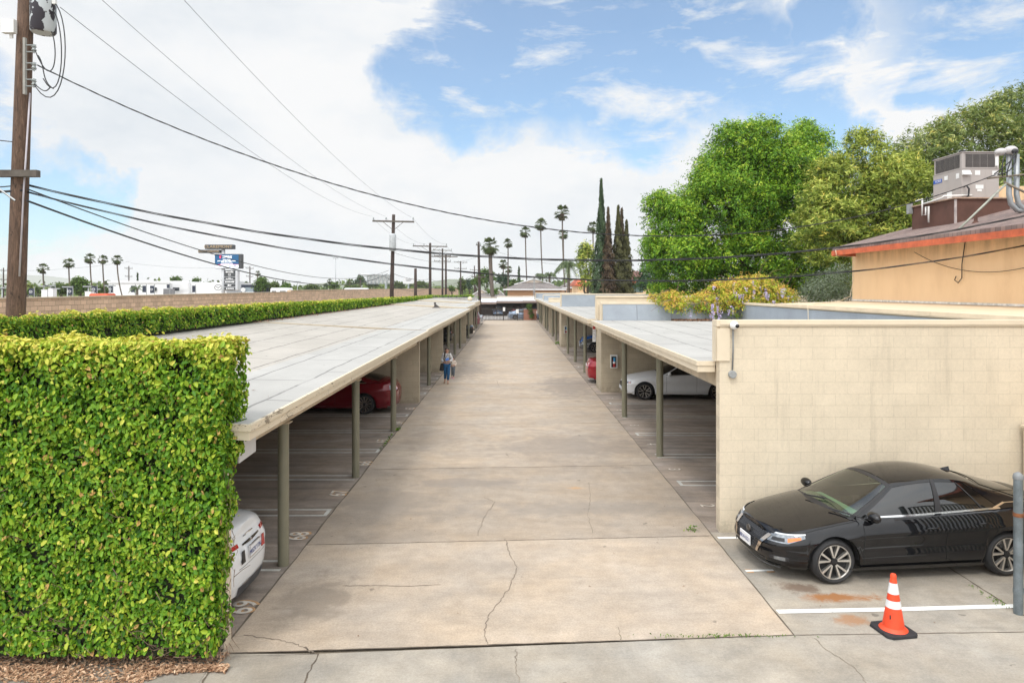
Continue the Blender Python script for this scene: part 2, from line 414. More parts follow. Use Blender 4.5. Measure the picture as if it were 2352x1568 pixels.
bayL = sheet('left_bays', [[(-9.6, 8.0 + i * 2.465), (-3.39, 8.0 + i * 2.465), (-3.39, 8.0 + (i + 1) * 2.465), (-9.6, 8.0 + (i + 1) * 2.465)] for i in range(35)], M_BAY, [rng.uniform(.92, 1.08) for _ in range(35)])
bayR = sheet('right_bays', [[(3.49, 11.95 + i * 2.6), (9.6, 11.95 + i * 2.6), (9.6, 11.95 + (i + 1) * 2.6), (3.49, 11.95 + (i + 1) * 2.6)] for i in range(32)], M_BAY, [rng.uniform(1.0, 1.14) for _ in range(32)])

def wig(a, b, n, j, rg):
    return [(a[0] + (b[0] - a[0]) * i / n + (rg.uniform(-j, j) if 0 < i < n else 0), a[1] + (b[1] - a[1]) * i / n + (rg.uniform(-j, j) if 0 < i < n else 0)) for i in range(n + 1)]
jb = MB()
jb.ribbon(wig((-3.39, 7.6), (-3.39, 94), 240, .010, rng), .028, .003, rng=rng)
jb.ribbon(wig((3.49, 8.4), (3.49, 94), 240, .006, rng), .018, .003, rng=rng)
for i, y in enumerate(JY[:-1]):
    s0 = sl if i < 6 else .02
    jb.ribbon(wig((-3.39, y), (3.49, y + s0 * 6.88), 60, .006, rng), .020 if i == 0 else .016, .0035, rng=rng)
jb.ribbon(wig((3.49, 8.395), (9.5, 8.55), 40, .005, rng), .013, .003, rng=rng)
jb.ribbon(wig((6.7, 8.5), (6.7, 11.9), 40, .01, rng), .022, .0045, rng=rng)
jb.ribbon(wig((-2.24, 7.97), (-2.22, 6.3), 20, .012, rng), .018, .0035, rng=rng)
jb.ribbon(wig((-3.36, 7.9), (-3.28, 6.3), 20, .012, rng), .022, .0045, rng=rng)
jb.build('joint', M_JOINT, drive)
cb = MB()
def crack(pts, w=.008, sub=7, j=.018):
    g2 = [G(*p) for p in pts]; out = [g2[0]]
    for a, b in zip(g2, g2[1:]): out += wig(a, b, sub, j, rng)[1:]
    cb.ribbon(out, w, .0045, rng=rng)
crack([(1160, 1236), (1166, 1262), (1188, 1302), (1172, 1345), (1150, 1380), (1122, 1412), (1112, 1445), (1120, 1482)], .011)
crack([(1186, 1490), (1183, 1520), (1192, 1568)], .007)
crack([(1112, 1142), (1137, 1152), (1110, 1190), (1098, 1230)], .010)
crack([(1352, 1108), (1356, 1150), (1350, 1180), (1361, 1224)], .007)
crack([(788, 1345), (860, 1344), (930, 1346), (1012, 1342)], .012, 9, .01)
crack([(560, 1458), (620, 1466), (668, 1475), (702, 1488), (722, 1500)], .012)
crack([(1162, 1040), (1168, 1050)], .01); crack([(1140, 873), (1146, 885)], .012)
crack([(1870, 1465), (1900, 1493), (1960, 1530), (1990, 1568)], .007)
crack([(1420, 1440), (1427, 1475)], .006); crack([(700, 1485), (722, 1500)], .02)
cb.build('crack', M_CRACK, drive)

# painted stall lines and numbers
def hair(name, x0, x1, y, half, m, parent, cap, w=.075):
    b = MB(); 
    for s in (-1, 1): b.ribbon([(x0, y + s * half), (x1, y + s * half)], w, .006)
    if cap: b.ribbon([(x0 + (w / 2 if x0 > x1 else -w / 2) * 0, y - half - w / 2), (x0, y + half + w / 2)], w, .0085)
    return b.build(name, m, parent)
postsL = [10.53, 15.46, 20.44, 30.2, 39.6, 44.3, 49.0, 58.9, 69.4, 74.2]
linesL = [(10.5, 0), (12.99, 1), (15.4, 0), (17.93, 1), (20.4, 0), (23.0, 1), (27.9, 1), (30.2, 0), (32.6, 1), (37.3, 1), (39.6, 0), (42, 1), (44.3, 0), (46.6, 1), (49, 0), (51.4, 1)]
for y, c in linesL: hair('stall_line', -3.48, -8.6, y, .17, M_STRIPE, bayL, c)
for k, y in enumerate([9.12, 11.75, 14.2, 16.65, 19.1, 21.7, 24.3, 27.9 + 1.2, 31.4, 33.8]):
    n = 69 - k; xx = -3.56 if k != 1 else -3.64
    text('stall_number', str(n), .49, M_NUMO, bayL, (xx + .02, y + .02, .006), (0, 1, 0), (-1, 0, 0), 0, xs=.85, bold=.012)
    text('stall_number', str(n), .47, M_NUM, bayL, (xx, y, .0095), (0, 1, 0), (-1, 0, 0), 0, xs=.85, bold=.006)
for y, c in [(14.95, 1), (17.4, 0), (20.0, 1), (22.75, 0), (25.4, 1), (32.2, 1), (34.7, 0), (37.3, 1), (39.9, 0), (42.4, 1), (45, 0), (47.6, 1)]:
    hair('stall_line', 3.72, 8.8, y, .16, M_STRIPE, bayR, c)
for k, y in enumerate([13.4, 16.1, 18.7, 21.3, 24.0, 26.6, 31, 33.5, 36, 38.6]):
    text('stall_number', str(k + 2), .40, M_NUM, bayR, (3.86, y, .0095), (0, -1, 0), (1, 0, 0), 0, xs=.9)
b = MB(); b.ribbon([(3.52, 9.0), (5.2, 9.07), (6.78, 9.16)], .105, .006); b.build('stall_line', M_STRIPE2, lot)
b = MB(); b.ribbon([(3.55, 11.67), (5.6, 11.72)], .09, .006); b.build('stall_line', M_STRIPE2, lot)
b = MB(); b.ribbon([(3.55, 10.30), (3.98, 10.33)], .06, .006); b.build('stall_number', M_STRIPE2, lot)
b = MB(); b.ribbon([(3.56, 10.3), (3.66, 10.3)], .12, .005); b.ribbon([(3.86, 10.3), (3.98, 10.3)], .10, .005); b.build('stall_number', M_NUMO, lot)

# ---------------------------------------------------------------- masonry and roofing materials
def cmu(name, axis, col, bw=.4064, bh=.2032, zoff=0, mort=.55, fine=.05, bump=.5, var=.05, msize=.006, vmort=True, dirt=.25):
    m = bpy.data.materials.new(name); m.use_nodes = True; t = NT(m.node_tree); b = t.n['Principled BSDF']
    oc = t.new('ShaderNodeTexCoord').outputs['Object']
    sp = t.new('ShaderNodeSeparateXYZ'); t.l.new(oc, sp.inputs[0])
    cb_ = t.new('ShaderNodeCombineXYZ'); t.l.new(sp.outputs[axis], cb_.inputs[0]); t.l.new(t.math('ADD', sp.outputs[2], zoff), cb_.inputs[1])
    wob = t.new('ShaderNodeTexNoise', inp={'Scale': 6, 'Detail': 3}); t.l.new(oc, wob.inputs['Vector'])
    wv_ = t.vmath('SUBTRACT', wob.outputs['Color'], (.5, .5, .5)).outputs[0]; wsc = t.vmath('SCALE', wv_); wsc.inputs['Scale'].default_value = .008
    vec = t.vmath('ADD', cb_.outputs[0], wsc.outputs[0]).outputs[0]
    br = t.new('ShaderNodeTexBrick', offset=.5, inp={'Color1': (1, 1, 1, 1), 'Color2': (1 - var * 2, 1 - var * 2, 1 - var * 2, 1), 'Mortar': (1, 1, 1, 1), 'Scale': 1, 'Mortar Size': msize, 'Mortar Smooth': .35, 'Brick Width': bw, 'Row Height': bh})
    t.l.new(vec, br.inputs['Vector'])
    n1 = t.noise(oc, 1.1, 6, .6); n2 = t.noise(oc, 22, 4, .7)
    f = t.math('MULTIPLY', t.mapr(n1, .3, .7, 1 - dirt * .5, 1 + dirt * .2), t.mapr(n2, .3, .7, 1 - fine, 1 + fine))
    pit = t.noise(oc, 95, 2, .5); f = t.math('MULTIPLY', f, t.mapr(pit, .64, .72, 1, .72))
    f = t.math('MULTIPLY', f, t.mapr(br.outputs['Fac'], 0, 1, 1, mort))
    drip = t.noise(t.mapping(oc, (3.2, 3.2, .22)), 2.0, 7, .7); f = t.math('MULTIPLY', f, t.mapr(drip, .56, .74, 1, .86))
    low = t.math('ADD', sp.outputs[2], t.mapr(t.noise(oc, 2.6, 6, .7), .3, .7, -.30, .30)); f = t.math('MULTIPLY', f, t.mapr(low, .02, .22, .78, 1, True))
    base = t.mix(1, br.outputs['Color'], (*col, 1), 'MULTIPLY')
    sc_ = t.vmath('SCALE', base); t.l.new(f, sc_.inputs['Scale']); t.l.new(sc_.outputs[0], b.inputs['Base Color']); b.inputs['Roughness'].default_value = .8
    h = t.math('ADD', t.math('MULTIPLY', br.outputs['Fac'], -1.0), t.math('MULTIPLY', n2, .5))
    bp = t.new('ShaderNodeBump', inp={'Strength': bump, 'Distance': .006, 'Height': h}); t.l.new(bp.outputs[0], b.inputs['Normal'])
    return m
BEIGE = (.63, .53, .375)
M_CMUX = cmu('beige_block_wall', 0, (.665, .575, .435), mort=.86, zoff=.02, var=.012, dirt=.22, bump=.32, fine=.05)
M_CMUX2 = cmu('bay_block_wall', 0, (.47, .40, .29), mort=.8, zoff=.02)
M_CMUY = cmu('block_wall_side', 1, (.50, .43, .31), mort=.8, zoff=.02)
M_TRIM = mat('beige_paint', (.70, .60, .45), .6, var=.08, vs=2)
M_TRIMD = mat('weathered_beige_paint', (.60, .50, .36), .7, var=.22, vs=3)
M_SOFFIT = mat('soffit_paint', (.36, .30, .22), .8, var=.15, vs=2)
M_POST = mat('olive_post_paint', (.19, .18, .125), .42, var=.10, vs=3)
def peel():
    m = bpy.data.materials.new('peeling_beige_paint'); m.use_nodes = True; t = NT(m.node_tree); b = t.n['Principled BSDF']
    oc = t.new('ShaderNodeTexCoord').outputs['Object']
    n = t.noise(t.mapping(oc, (5, 1.6, 7)), 1.6, 8, .75, 1.0); sp = t.new('ShaderNodeSeparateXYZ'); t.l.new(oc, sp.inputs[0])
    th = t.mapr(sp.outputs[1], 7.5, 20, .57, .70)
    k = t.math('GREATER_THAN', n, th); c = t.mix(t.math('MULTIPLY', k, .75), t.mix(t.noise(oc, 3, 5), (.60, .51, .37, 1), (.72, .63, .48, 1)), (.13, .10, .07, 1))
    t.l.new(c, b.inputs['Base Color']); b.inputs['Roughness'].default_value = .75; return m
M_PEEL = peel()
def roofing(name, col, axis_len=3.2, row=.95, line=.52, var=.13):
    m = bpy.data.materials.new(name); m.use_nodes = True; t = NT(m.node_tree); b = t.n['Principled BSDF']
    oc = t.new('ShaderNodeTexCoord').outputs['Object']
    wob = t.new('ShaderNodeTexNoise', inp={'Scale': .9, 'Detail': 4}); t.l.new(oc, wob.inputs['Vector'])
    w_ = t.vmath('SCALE', t.vmath('SUBTRACT', wob.outputs['Color'], (.5, .5, .5)).outputs[0]); w_.inputs['Scale'].default_value = .14
    sp = t.new('ShaderNodeSeparateXYZ'); t.l.new(t.vmath('ADD', oc, w_.outputs[0]).outputs[0], sp.inputs[0])
    cc = t.new('ShaderNodeCombineXYZ'); t.l.new(sp.outputs[1], cc.inputs[0]); t.l.new(t.math('ADD', sp.outputs[0], 50.0), cc.inputs[1])
    br = t.new('ShaderNodeTexBrick', offset=.37, offset_frequency=3, inp={'Color1': (1, 1, 1, 1), 'Color2': (.965, .965, .96, 1), 'Mortar': (1, 1, 1, 1), 'Scale': 1, 'Mortar Size': .024, 'Mortar Smooth': .2, 'Brick Width': axis_len, 'Row Height': row}); t.l.new(cc.outputs[0], br.inputs['Vector'])
    gap = t.mapr(t.noise(oc, 1.7, 5, .6), .35, .5, .35, 1)
    f = t.mapr(t.math('MULTIPLY', br.outputs['Fac'], gap), 0, 1, 1, line)
    f = t.math('MULTIPLY', f, t.mapr(t.noise(t.mapping(oc, (1, .5, 1)), .9, 7, .65), .3, .7, 1 - var, 1 + var * .5))
    f = t.math('MULTIPLY', f, t.mapr(t.noise(oc, 45, 4, .8), .3, .7, .94, 1.05))
    f = t.math('MULTIPLY', f, t.mapr(t.noise(oc, 7, 3, .5), .70, .74, 1, .55))
    sc_ = t.vmath('SCALE', t.mix(1, br.outputs['Color'], (*col, 1), 'MULTIPLY')); t.l.new(f, sc_.inputs['Scale'])
    t.l.new(sc_.outputs[0], b.inputs['Base Color']); b.inputs['Roughness'].default_value = .9
    bp = t.new('ShaderNodeBump', inp={'Strength': .3, 'Distance': .01, 'Height': t.noise(oc, 30, 5, .7)}); t.l.new(bp.outputs[0], b.inputs['Normal'])
    return m
M_ROOFA = roofing('cool_grey_roofing', (.42, .41, .388))
M_ROOFB = roofing('warm_grey_roofing', (.43, .40, .358), 2.6, .92, .45, .15)
M_MEMB = mat('grey_membrane', (.30, .335, .375), .75, var=.12, vs=1.2, fine=.1)

# ---------------------------------------------------------------- left carport
CL = thing('carport', 'long open carport on olive posts on the left, low hedge along its back edge', 'carport', (-6.3, 44, 0))
def fascia(b, x, y0, y1, zt, side, h=.185, zt2=None):
    z2 = zt if zt2 is None else zt2
    s = side  # +1: the eave faces +X
    b.hexa([(x - .045 * s, y0, zt - .078), (x, y0, zt - .078), (x, y1, z2 - .078), (x - .045 * s, y1, z2 - .078)], [(x - .045 * s, y0, zt), (x, y0, zt), (x, y1, z2), (x - .045 * s, y1, z2)])
    b.hexa([(x - .06 * s, y0 + .02, zt - h), (x - .022 * s, y0 + .02, zt - h), (x - .022 * s, y1 - .003, z2 - h), (x - .06 * s, y1 - .003, z2 - h)], [(x - .06 * s, y0 + .02, zt - .0805), (x - .022 * s, y0 + .02, zt - .0805), (x - .022 * s, y1 - .003, z2 - .0805), (x - .06 * s, y1 - .003, z2 - .0805)])
secL = [(7.9, 25.3, -3.0, 2.68, 2.73, 3.03), (25.34, 53.4, -3.1, 2.725, 2.74, 3.05), (53.44, 68.0, -3.37, 2.82, 2.83, 3.12), (68.04, 81.2, -3.55, 2.90, 2.92, 3.2)]
for i, (y0, y1, xe, z0, z1, zb) in enumerate(secL):
    b = MB(); xb = -9.45; xm = xe - 1.75; zm0 = z0 + (zb - z0) * .10
    n = 12
    for (xa, za0, za1, xc, zc0, zc1, mi) in ((xe - .005, z0, z1, xm, zm0, zm0 + (z1 - z0), 0), (xm, zm0, zm0 + z1 - z0, xb, zb, zb, 1)):
        for k in range(n):
            ya = y0 + .01 + (y1 - y0 - .02) * k / n; yb = y0 + .01 + (y1 - y0 - .02) * (k + 1) / n
            f0 = k / n; f1 = (k + 1) / n; s = lambda kk: .012 * math.sin(kk * 2.2 + i) if 0 < kk < n else 0
            zA0 = za0 + (za1 - za0) * f0 - .004; zA1 = za0 + (za1 - za0) * f1 - .004
            zC0 = zc0 + (zc1 - zc0) * f0; zC1 = zc0 + (zc1 - zc0) * f1
            b.poly([(xa, ya, zA0), (xa, yb, zA1), (xc, yb, zC1), (xc, ya, zC0)], mi)
    # underside
    b.poly([(xe - .05, y0 + .03, z0 - .13), (xb, y0 + .03, zb - .13), (xb, y1 - .03, zb - .13), (xe - .05, y1 - .03, z1 - .13)], 2)
    b.poly([(xe - .05, y1 - .01, z1 - .13), (xb, y1 - .01, zb - .13), (xb, y1 - .01, zb), (xe - .05, y1 - .01, z1)], 2)
    ro = b.build('roof', [M_ROOFA, M_ROOFB, M_SOFFIT], CL)
    b = MB(); fascia(b, xe, y0, y1, z0, 1, zt2=z1)
    b.hexa([(xb, y0 - .002, zb - .07), (xe - .046, y0 - .002, z0 - .078), (xe - .046, y0 + .04, z0 - .078), (xb, y0 + .04, zb - .07)], [(xb, y0 - .002, zb + .01), (xe - .046, y0 - .002, z0), (xe - .046, y0 + .04, z0), (xb, y0 + .04, zb + .01)])
    b.hexa([(xb, y0 + .02, zb - .2), (xe - .061, y0 + .02, z0 - .185), (xe - .061, y0 + .055, z0 - .185), (xb, y0 + .055, zb - .2)], [(xb, y0 + .02, zb - .0705), (xe - .061, y0 + .02, z0 - .0805), (xe - .061, y0 + .055, z0 - .0805), (xb, y0 + .055, zb - .0705)])
    b.build('fascia', M_PEEL, CL)
    b = MB(); bx = -3.52 if i < 2 else -3.62; b.box(bx - .06, bx + .06, y0 + .2, y1 - .04, 2.20 if i == 0 else z0 - .48, z0 - .21 if i == 0 else z0 - .19)
    b.box(-9.2, -9.1, y0 + .2, y1 - .04, 2.5, 2.78)
    b.build('beam', M_TRIMD, CL)
for y in [10.53, 15.46, 20.44, 27.9, 30.2, 32.6, 37.3, 39.6, 42, 44.3, 46.6, 49, 51.4]:
    b = MB(); b.hexa([(-9.2, y - .05, 2.62), (-3.56, y - .05, 2.36), (-3.56, y + .05, 2.36), (-9.2, y + .05, 2.62)], [(-9.2, y - .05, 2.85), (-3.56, y - .05, 2.55), (-3.56, y + .05, 2.55), (-9.2, y + .05, 2.85)]); b.build('rafter', M_SOFFIT, CL)
for y in postsL:
    b = MB(); zt = 2.20 if y < 25 else (2.25 if y < 53 else 2.35)
    x = -3.50 if y < 25 else (-3.6 if y < 68 else -3.68)
    b.lathe([(.084, 0), (.084, zt)], 20, (x, y, 0)); b.build('post', M_POST, CL, 'auto')
    if y < 45:
        b = MB(); b.box(x - .09, x + .11, y - .1, y + .1, zt - .012, zt + .004); b.build('post_plate', M_TRIMD, CL)
for (y0, y1, x1, zt, zb, mm) in [(8.07, 8.27, -3.38, 2.45, 2.84, M_CMUX), (25.5, 25.7, -3.40, 2.5, 2.86, M_CMUX2), (34.9, 35.1, -3.45, 2.5, 2.86, M_CMUX2), (53.7, 53.9, -3.48, 2.6, 2.93, M_CMUX2), (64.8, 65.0, -3.55, 2.62, 2.93, M_CMUX2), (80.8, 81, -3.7, 2.7, 3.0, M_CMUX2)]:
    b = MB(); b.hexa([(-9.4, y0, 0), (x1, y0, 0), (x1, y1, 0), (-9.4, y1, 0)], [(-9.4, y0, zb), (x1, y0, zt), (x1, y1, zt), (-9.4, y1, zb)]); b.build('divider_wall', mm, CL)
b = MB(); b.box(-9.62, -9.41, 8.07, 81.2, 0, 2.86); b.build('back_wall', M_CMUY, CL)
b = MB(); b.box(-9.66, -9.46, 8.2, 81.3, 2.87, 3.28); b.box(-9.45, -3.9, 81.21, 81.4, 2.8, 3.28); b.build('back_kerb', mat('grey_stucco', (.33, .32, .31), .9, var=.25, vs=4, fine=.15), CL)
# small things on / under it
o = MB().hexa([(-3.37, 8.44, 2.10), (-3.35, 8.44, 2.10), (-3.35, 8.99, 2.12), (-3.37, 8.99, 2.12)], [(-3.37, 8.44, 2.45), (-3.35, 8.44, 2.45), (-3.35, 8.99, 2.45), (-3.37, 8.99, 2.45)]).build('hanging_board', mat('blank_board_white', (.62, .62, .62), .5, var=.06, vs=4))
tag(o, 'blank whitish board hanging under the near corner of the left carport', 'board')
vt = thing('roof_vent', 'small dark flashing vent standing on the far part of the left carport roof', 'vent', (-5.6, 51, 2.9))
MB().lathe([(.22, 2.86), (.14, 2.92), (.06, 2.98), (.06, 3.2), (.09, 3.2), (.09, 3.26)], 12, (-5.62, 51, 0)).build('pipe', mat('sooty_metal', (.06, .05, .045), .6), vt, 'auto')
MB().hexa([(-5.6, 50.9, 2.87), (-5.2, 50.8, 2.86), (-5.2, 51.1, 2.86), (-5.6, 51.2, 2.87)], [(-5.55, 51, 3.13), (-5.4, 51, 2.98), (-5.4, 51.02, 2.98), (-5.55, 51.05, 3.13)]).build('flashing', mat('sooty_metal', (.06, .05, .045)), vt)
o = MB().ball((-4.55, 77, 3.14), .27, 14, 8).lathe([(.1, 2.9), (.1, 3.0)], 10, (-4.55, 77, 0)).build('globe_vent', mat('cream_plastic', (.68, .58, .42), .5), smooth=True)
tag(o, 'round cream globe on the far end of the left carport roof', 'globe')

# ---------------------------------------------------------------- right carport
CR = thing('carport', 'stepped carport row with grey parapets behind the beige block wall on the right', 'carport', (6.5, 50, 0))
Z = 2.97
secR = [(12.16, 28.12, 3.32), (29.3, 50.15, 3.30), (51.0, 66.1, 3.30), (66.14, 97, 3.34)]
for i, (y0, y1, xe) in enumerate(secR):
    z = Z + (0 if i < 3 else .012)
    b = MB()
    b.poly([(xe + .01, y0 + .01, z - .004), (9.39, y0 + .01, z - .004), (9.39, y1, z - .004), (xe + .01, y1, z - .004)], 0)
    b.poly([(xe + .05, y0 + .03, z - .13), (9.38, y0 + .03, z - .13), (9.38, y1 - .03, z - .13), (xe + .05, y1 - .03, z - .13)], 1)
    b.build('roof', [M_ROOFA, M_SOFFIT], CR)
    b = MB(); fascia(b, xe, y0, y1, z, -1, .195)
    xr = 3.655 if i == 0 else 3.74
    b.box(xe + .046, xr, y0 - .002, y0 + .04, z - .078, z); b.box(xe + .061, xr, y0 + .02, y0 + .055, z - .195, z - .0805)
    b.build('fascia', M_TRIM, CR)
    b = MB(); b.box(3.72, 3.86, y0 + .08, y1 - .02, z - .47, z - .14); b.box(9.15, 9.25, y0 + .1, y1 - .1, 2.6, 2.82); b.build('beam', M_TRIMD, CR)
postsR = [17.35, 22.72, 34.7, 39.9, 45.0, 56.6, 61.2, 70, 74, 83.5, 88.2]
for y in postsR + [14.9, 20, 25.4, 32.2, 37.3, 42.4, 47.6]: MB().box(3.87, 9.15, y - .05, y + .05, 2.6, 2.83).build('rafter', M_SOFFIT, CR)
for y in postsR:
    b = MB(); b.lathe([(.088, 0), (.088, Z - .475)], 20, (3.80, y, 0)); b.build('post', M_POST, CR, 'auto')
    if y < 46:
        b = MB(); b.box(3.71, 3.718, y - .13, y + .13, Z - .42, Z - .2)
        for s in (-1, 1): b.lathe([(.012, 3.70), (.012, 3.71)], 8, (0, y + s * .09, Z - .31), 'x')
        b.build('bracket', M_TRIM, CR)
# walls
MB().box(3.66, 9.62, 11.94, 12.14, 0, 3.60).build('end_wall', M_CMUX, CR)
b = MB(); b.box(3.60, 9.64, 11.915, 12.17, 3.603, 3.71); b.box(3.60, 3.657, 11.96, 12.17, 2.99, 3.60); b.box(3.66, 9.6, 11.90, 11.912, 3.63, 3.705); b.box(3.61, 3.83, 11.912, 11.937, 3.0, 3.562)
b.build('wall_cap', M_TRIM, CR)
MB().box(9.42, 9.62, 12.15, 97, 0, 3.63).build('back_wall', M_CMUY, CR)
b = MB(); b.box(9.36, 9.66, 12.18, 97, 3.633, 3.71); b.build('wall_cap', M_TRIM, CR)
b = MB(); b.box(9.39, 9.417, 12.16, 28.1, Z, 3.60); b.build('membrane', M_MEMB, CR)
for (y0, y1) in ((28.15, 29.78), (50.2, 52.3), (66.0, 66.2), (78.7, 78.9), (96.0, 96.2)):
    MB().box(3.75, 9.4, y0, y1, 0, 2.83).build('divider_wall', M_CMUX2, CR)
MB().box(3.752, 9.38, 29.0, 29.28, 2.84, 3.60).build('parapet', M_TRIMD, CR)
for (y, zt, x0, x1, face) in ((28.15, 3.72, 3.75, 9.38, 1), (29.82, 3.97, 3.76, 13.0, 0), (50.2, 3.93, 3.72, 13.5, 1), (66.2, 3.42, 3.75, 9.3, 0), (79.0, 3.62, 3.8, 9.3, 1), (97.05, 3.75, 3.6, 12, 1)):
    MB().box(x0, x1, y, y + .2, 2.84, zt - .09).build('parapet', M_TRIM, CR)
    b = MB(); b.box(x0 - .03, x1, y - .04, y + .24, zt - .087, zt); b.box(x0 - .03, x0 - .003, y - .03, y + .22, 2.85, zt - .09); b.build('wall_cap', M_TRIM, CR)
    if face:
        b = MB(); w = (x1 - x0) / 4
        for k in range(4): b.hexa([(x0 + .06 + k * w, y - .14, Z + .001), (x0 + .06 + (k + 1) * w - .012, y - .14, Z + .001), (x0 + .06 + (k + 1) * w - .012, y - .003, Z + .001), (x0 + .06 + k * w, y - .003, Z + .001)],
                                   [(x0 + .06 + k * w, y - .03 - .006 * (k % 2), zt - .10), (x0 + .06 + (k + 1) * w - .012, y - .03 - .006 * (k % 2), zt - .10), (x0 + .06 + (k + 1) * w - .012, y - .003, zt - .10), (x0 + .06 + k * w, y - .003, zt - .10)])
        b.build('membrane', M_MEMB, CR)

# fittings on the walls: each a thing of its own
wc = thing('security_camera', 'white globe security camera with grey conduit on the end of the beige block wall', 'camera', (3.89, 11.94, 2.7))
b = MB(); b.ball((3.885, 11.84, 3.625), .075, 18, 12); b.build('housing', mat('white_plastic', (.78, .78, .77), .35, var=.02), wc, True)
b = MB(); b.lathe([(.034, 0), (.034, .012)], 16, (3.915, 11.765, 3.615), 'y'); b.build('lens', mat('black_glass', (.01, .01, .012), .08, var=0), wc, True)
b = MB(); b.tube([(3.89, 11.92, 3.56), (3.892, 11.92, 3.2), (3.878, 11.92, 2.84)], .014, 8); b.build('conduit', mat('grey_pipe', (.22, .23, .23), .5), wc, True)
b = MB(); b.lathe([(.062, 11.87), (.068, 11.88), (.068, 11.94)], 20, (3.875, 0, 2.765), 'y')
for k in range(4): b.lathe([(.012, 11.862), (.012, 11.87)], 8, (3.875 + .05 * math.cos(k * 1.57 + .6), 0, 2.765 + .05 * math.sin(k * 1.57 + .6)), 'y')
b.build('junction_box', mat('grey_box', (.30, .31, .31), .5), wc, 'auto')
def dome(loc, label):
    t = thing('dome_camera', label, 'camera', loc, 'dome cameras under the carport eaves'); x, y, z = loc
    MB().lathe([(.075, z + .02), (.085, z + .05), (.085, z + .10), (.03, z + .12)], 16, (x, y, 0)).build('mount', mat('white_plastic', (.78, .78, .77)), t, 'auto')
    MB().ball((x, y, z + .03), .055, 14, 8).build('dome', mat('black_glass', (.01, .01, .012)), t, True)
dome((3.95, 28.02, 2.40), 'white dome camera under the eave beside the nearest extinguisher cabinet')
dome((3.92, 50.05, 2.42), 'small dome camera under the eave at the farther divider wall')
def extinguisher(x, y, z, label):
    t = thing('extinguisher_cabinet', label, 'fire extinguisher', (x, y, z - .3), 'fire extinguisher cabinets on divider walls')
    b = MB(); w, h, d = .14, .27, .13
    b.box(x - w, x + w, y - .02, y - .002, z - h, z + h)
    for (a0, a1, c0, c1) in ((-w, -w + .03, -h, h), (w - .03, w, -h, h), (-w + .03, w - .03, -h, -h + .03), (-w + .03, w - .03, h - .055, h)): b.box(x + a0, x + a1, y - d, y - .021, z + c0, z + c1)
    b.build('frame', mat('white_metal', (.72, .72, .70), .4, var=.05), t)
    MB().box(x - w + .031, x + w - .031, y - .028, y - .021, z - h + .03, z + h - .056).build('backing', mat('dark_cavity', (.035, .032, .035), .6), t)
    MB().lathe([(.03, z - .235), (.052, z - .22), (.052, z + .04), (.03, z + .09), (.018, z + .10), (.018, z + .13), (.03, z + .135), (.03, z + .15)], 14, (x + .01, y - .08, 0)).build('cylinder', mat('extinguisher_red', (.42, .02, .02), .3), t, 'auto')
    MB().lathe([(.054, z - .08), (.054, z + .0)], 14, (x + .01, y - .08, 0)).build('label_band', mat('white_plastic', (.78, .78, .77)), t, 'auto')
    b = MB(); b.box(x - .03, x + .045, y - .142, y - .138, z + .0, z + .16); b.build('tag', mat('blue_tag', (.05, .32, .60), .5), t)
extinguisher(4.26, 28.15, 1.28, 'white fire extinguisher cabinet on the divider wall beside the parked white sedan')
extinguisher(4.10, 50.2, 1.28, 'white fire extinguisher cabinet on the farther divider wall, partly behind a post')
sg = thing('parking_sign', 'narrow white notice with red heading on the divider pillar beside the red car', 'sign', (3.70, 29.85, 2))
MB().box(3.60, 3.74, 29.86, 29.872, 1.95, 2.75).build('panel', mat('sign_white', (.75, .75, .74), .5), sg)
MB().box(3.61, 3.73, 29.855, 29.859, 2.5, 2.72).build('heading', mat('sign_red', (.5, .05, .04), .5), sg)
b = MB()
for k in range(7): b.box(3.62, 3.62 + .09 * (1 - .3 * (k % 3) / 2), 29.8555, 29.8595, 2.05 + k * .06, 2.065 + k * .06)
b.build('print', mat('sign_ink', (.1, .1, .1), .6), sg)
# ---------------------------------------------------------------- orange stucco building on the right
def stucco():
    m = bpy.data.materials.new('orange_stucco'); m.use_nodes = True; t = NT(m.node_tree); b = t.n['Principled BSDF']
    oc = t.new('ShaderNodeTexCoord').outputs['Object']; sp = t.new('ShaderNodeSeparateXYZ'); t.l.new(oc, sp.inputs[0])
    n = t.noise(t.mapping(oc, (1, 1, .35)), 1.6, 7, .65)
    c = t.ramp(n, [(.3, (.76, .52, .30)), (.5, (.83, .58, .34)), (.7, (.86, .61, .365))])
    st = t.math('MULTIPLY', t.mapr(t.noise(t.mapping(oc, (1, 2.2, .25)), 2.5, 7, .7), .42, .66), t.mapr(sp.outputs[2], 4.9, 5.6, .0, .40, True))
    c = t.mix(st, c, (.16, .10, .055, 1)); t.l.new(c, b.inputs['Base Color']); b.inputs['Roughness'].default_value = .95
    bp = t.new('ShaderNodeBump', inp={'Strength': .4, 'Distance': .01, 'Height': t.noise(oc, 70, 4, .7)}); t.l.new(bp.outputs[0], b.inputs['Normal']); return m
M_STUC = stucco()
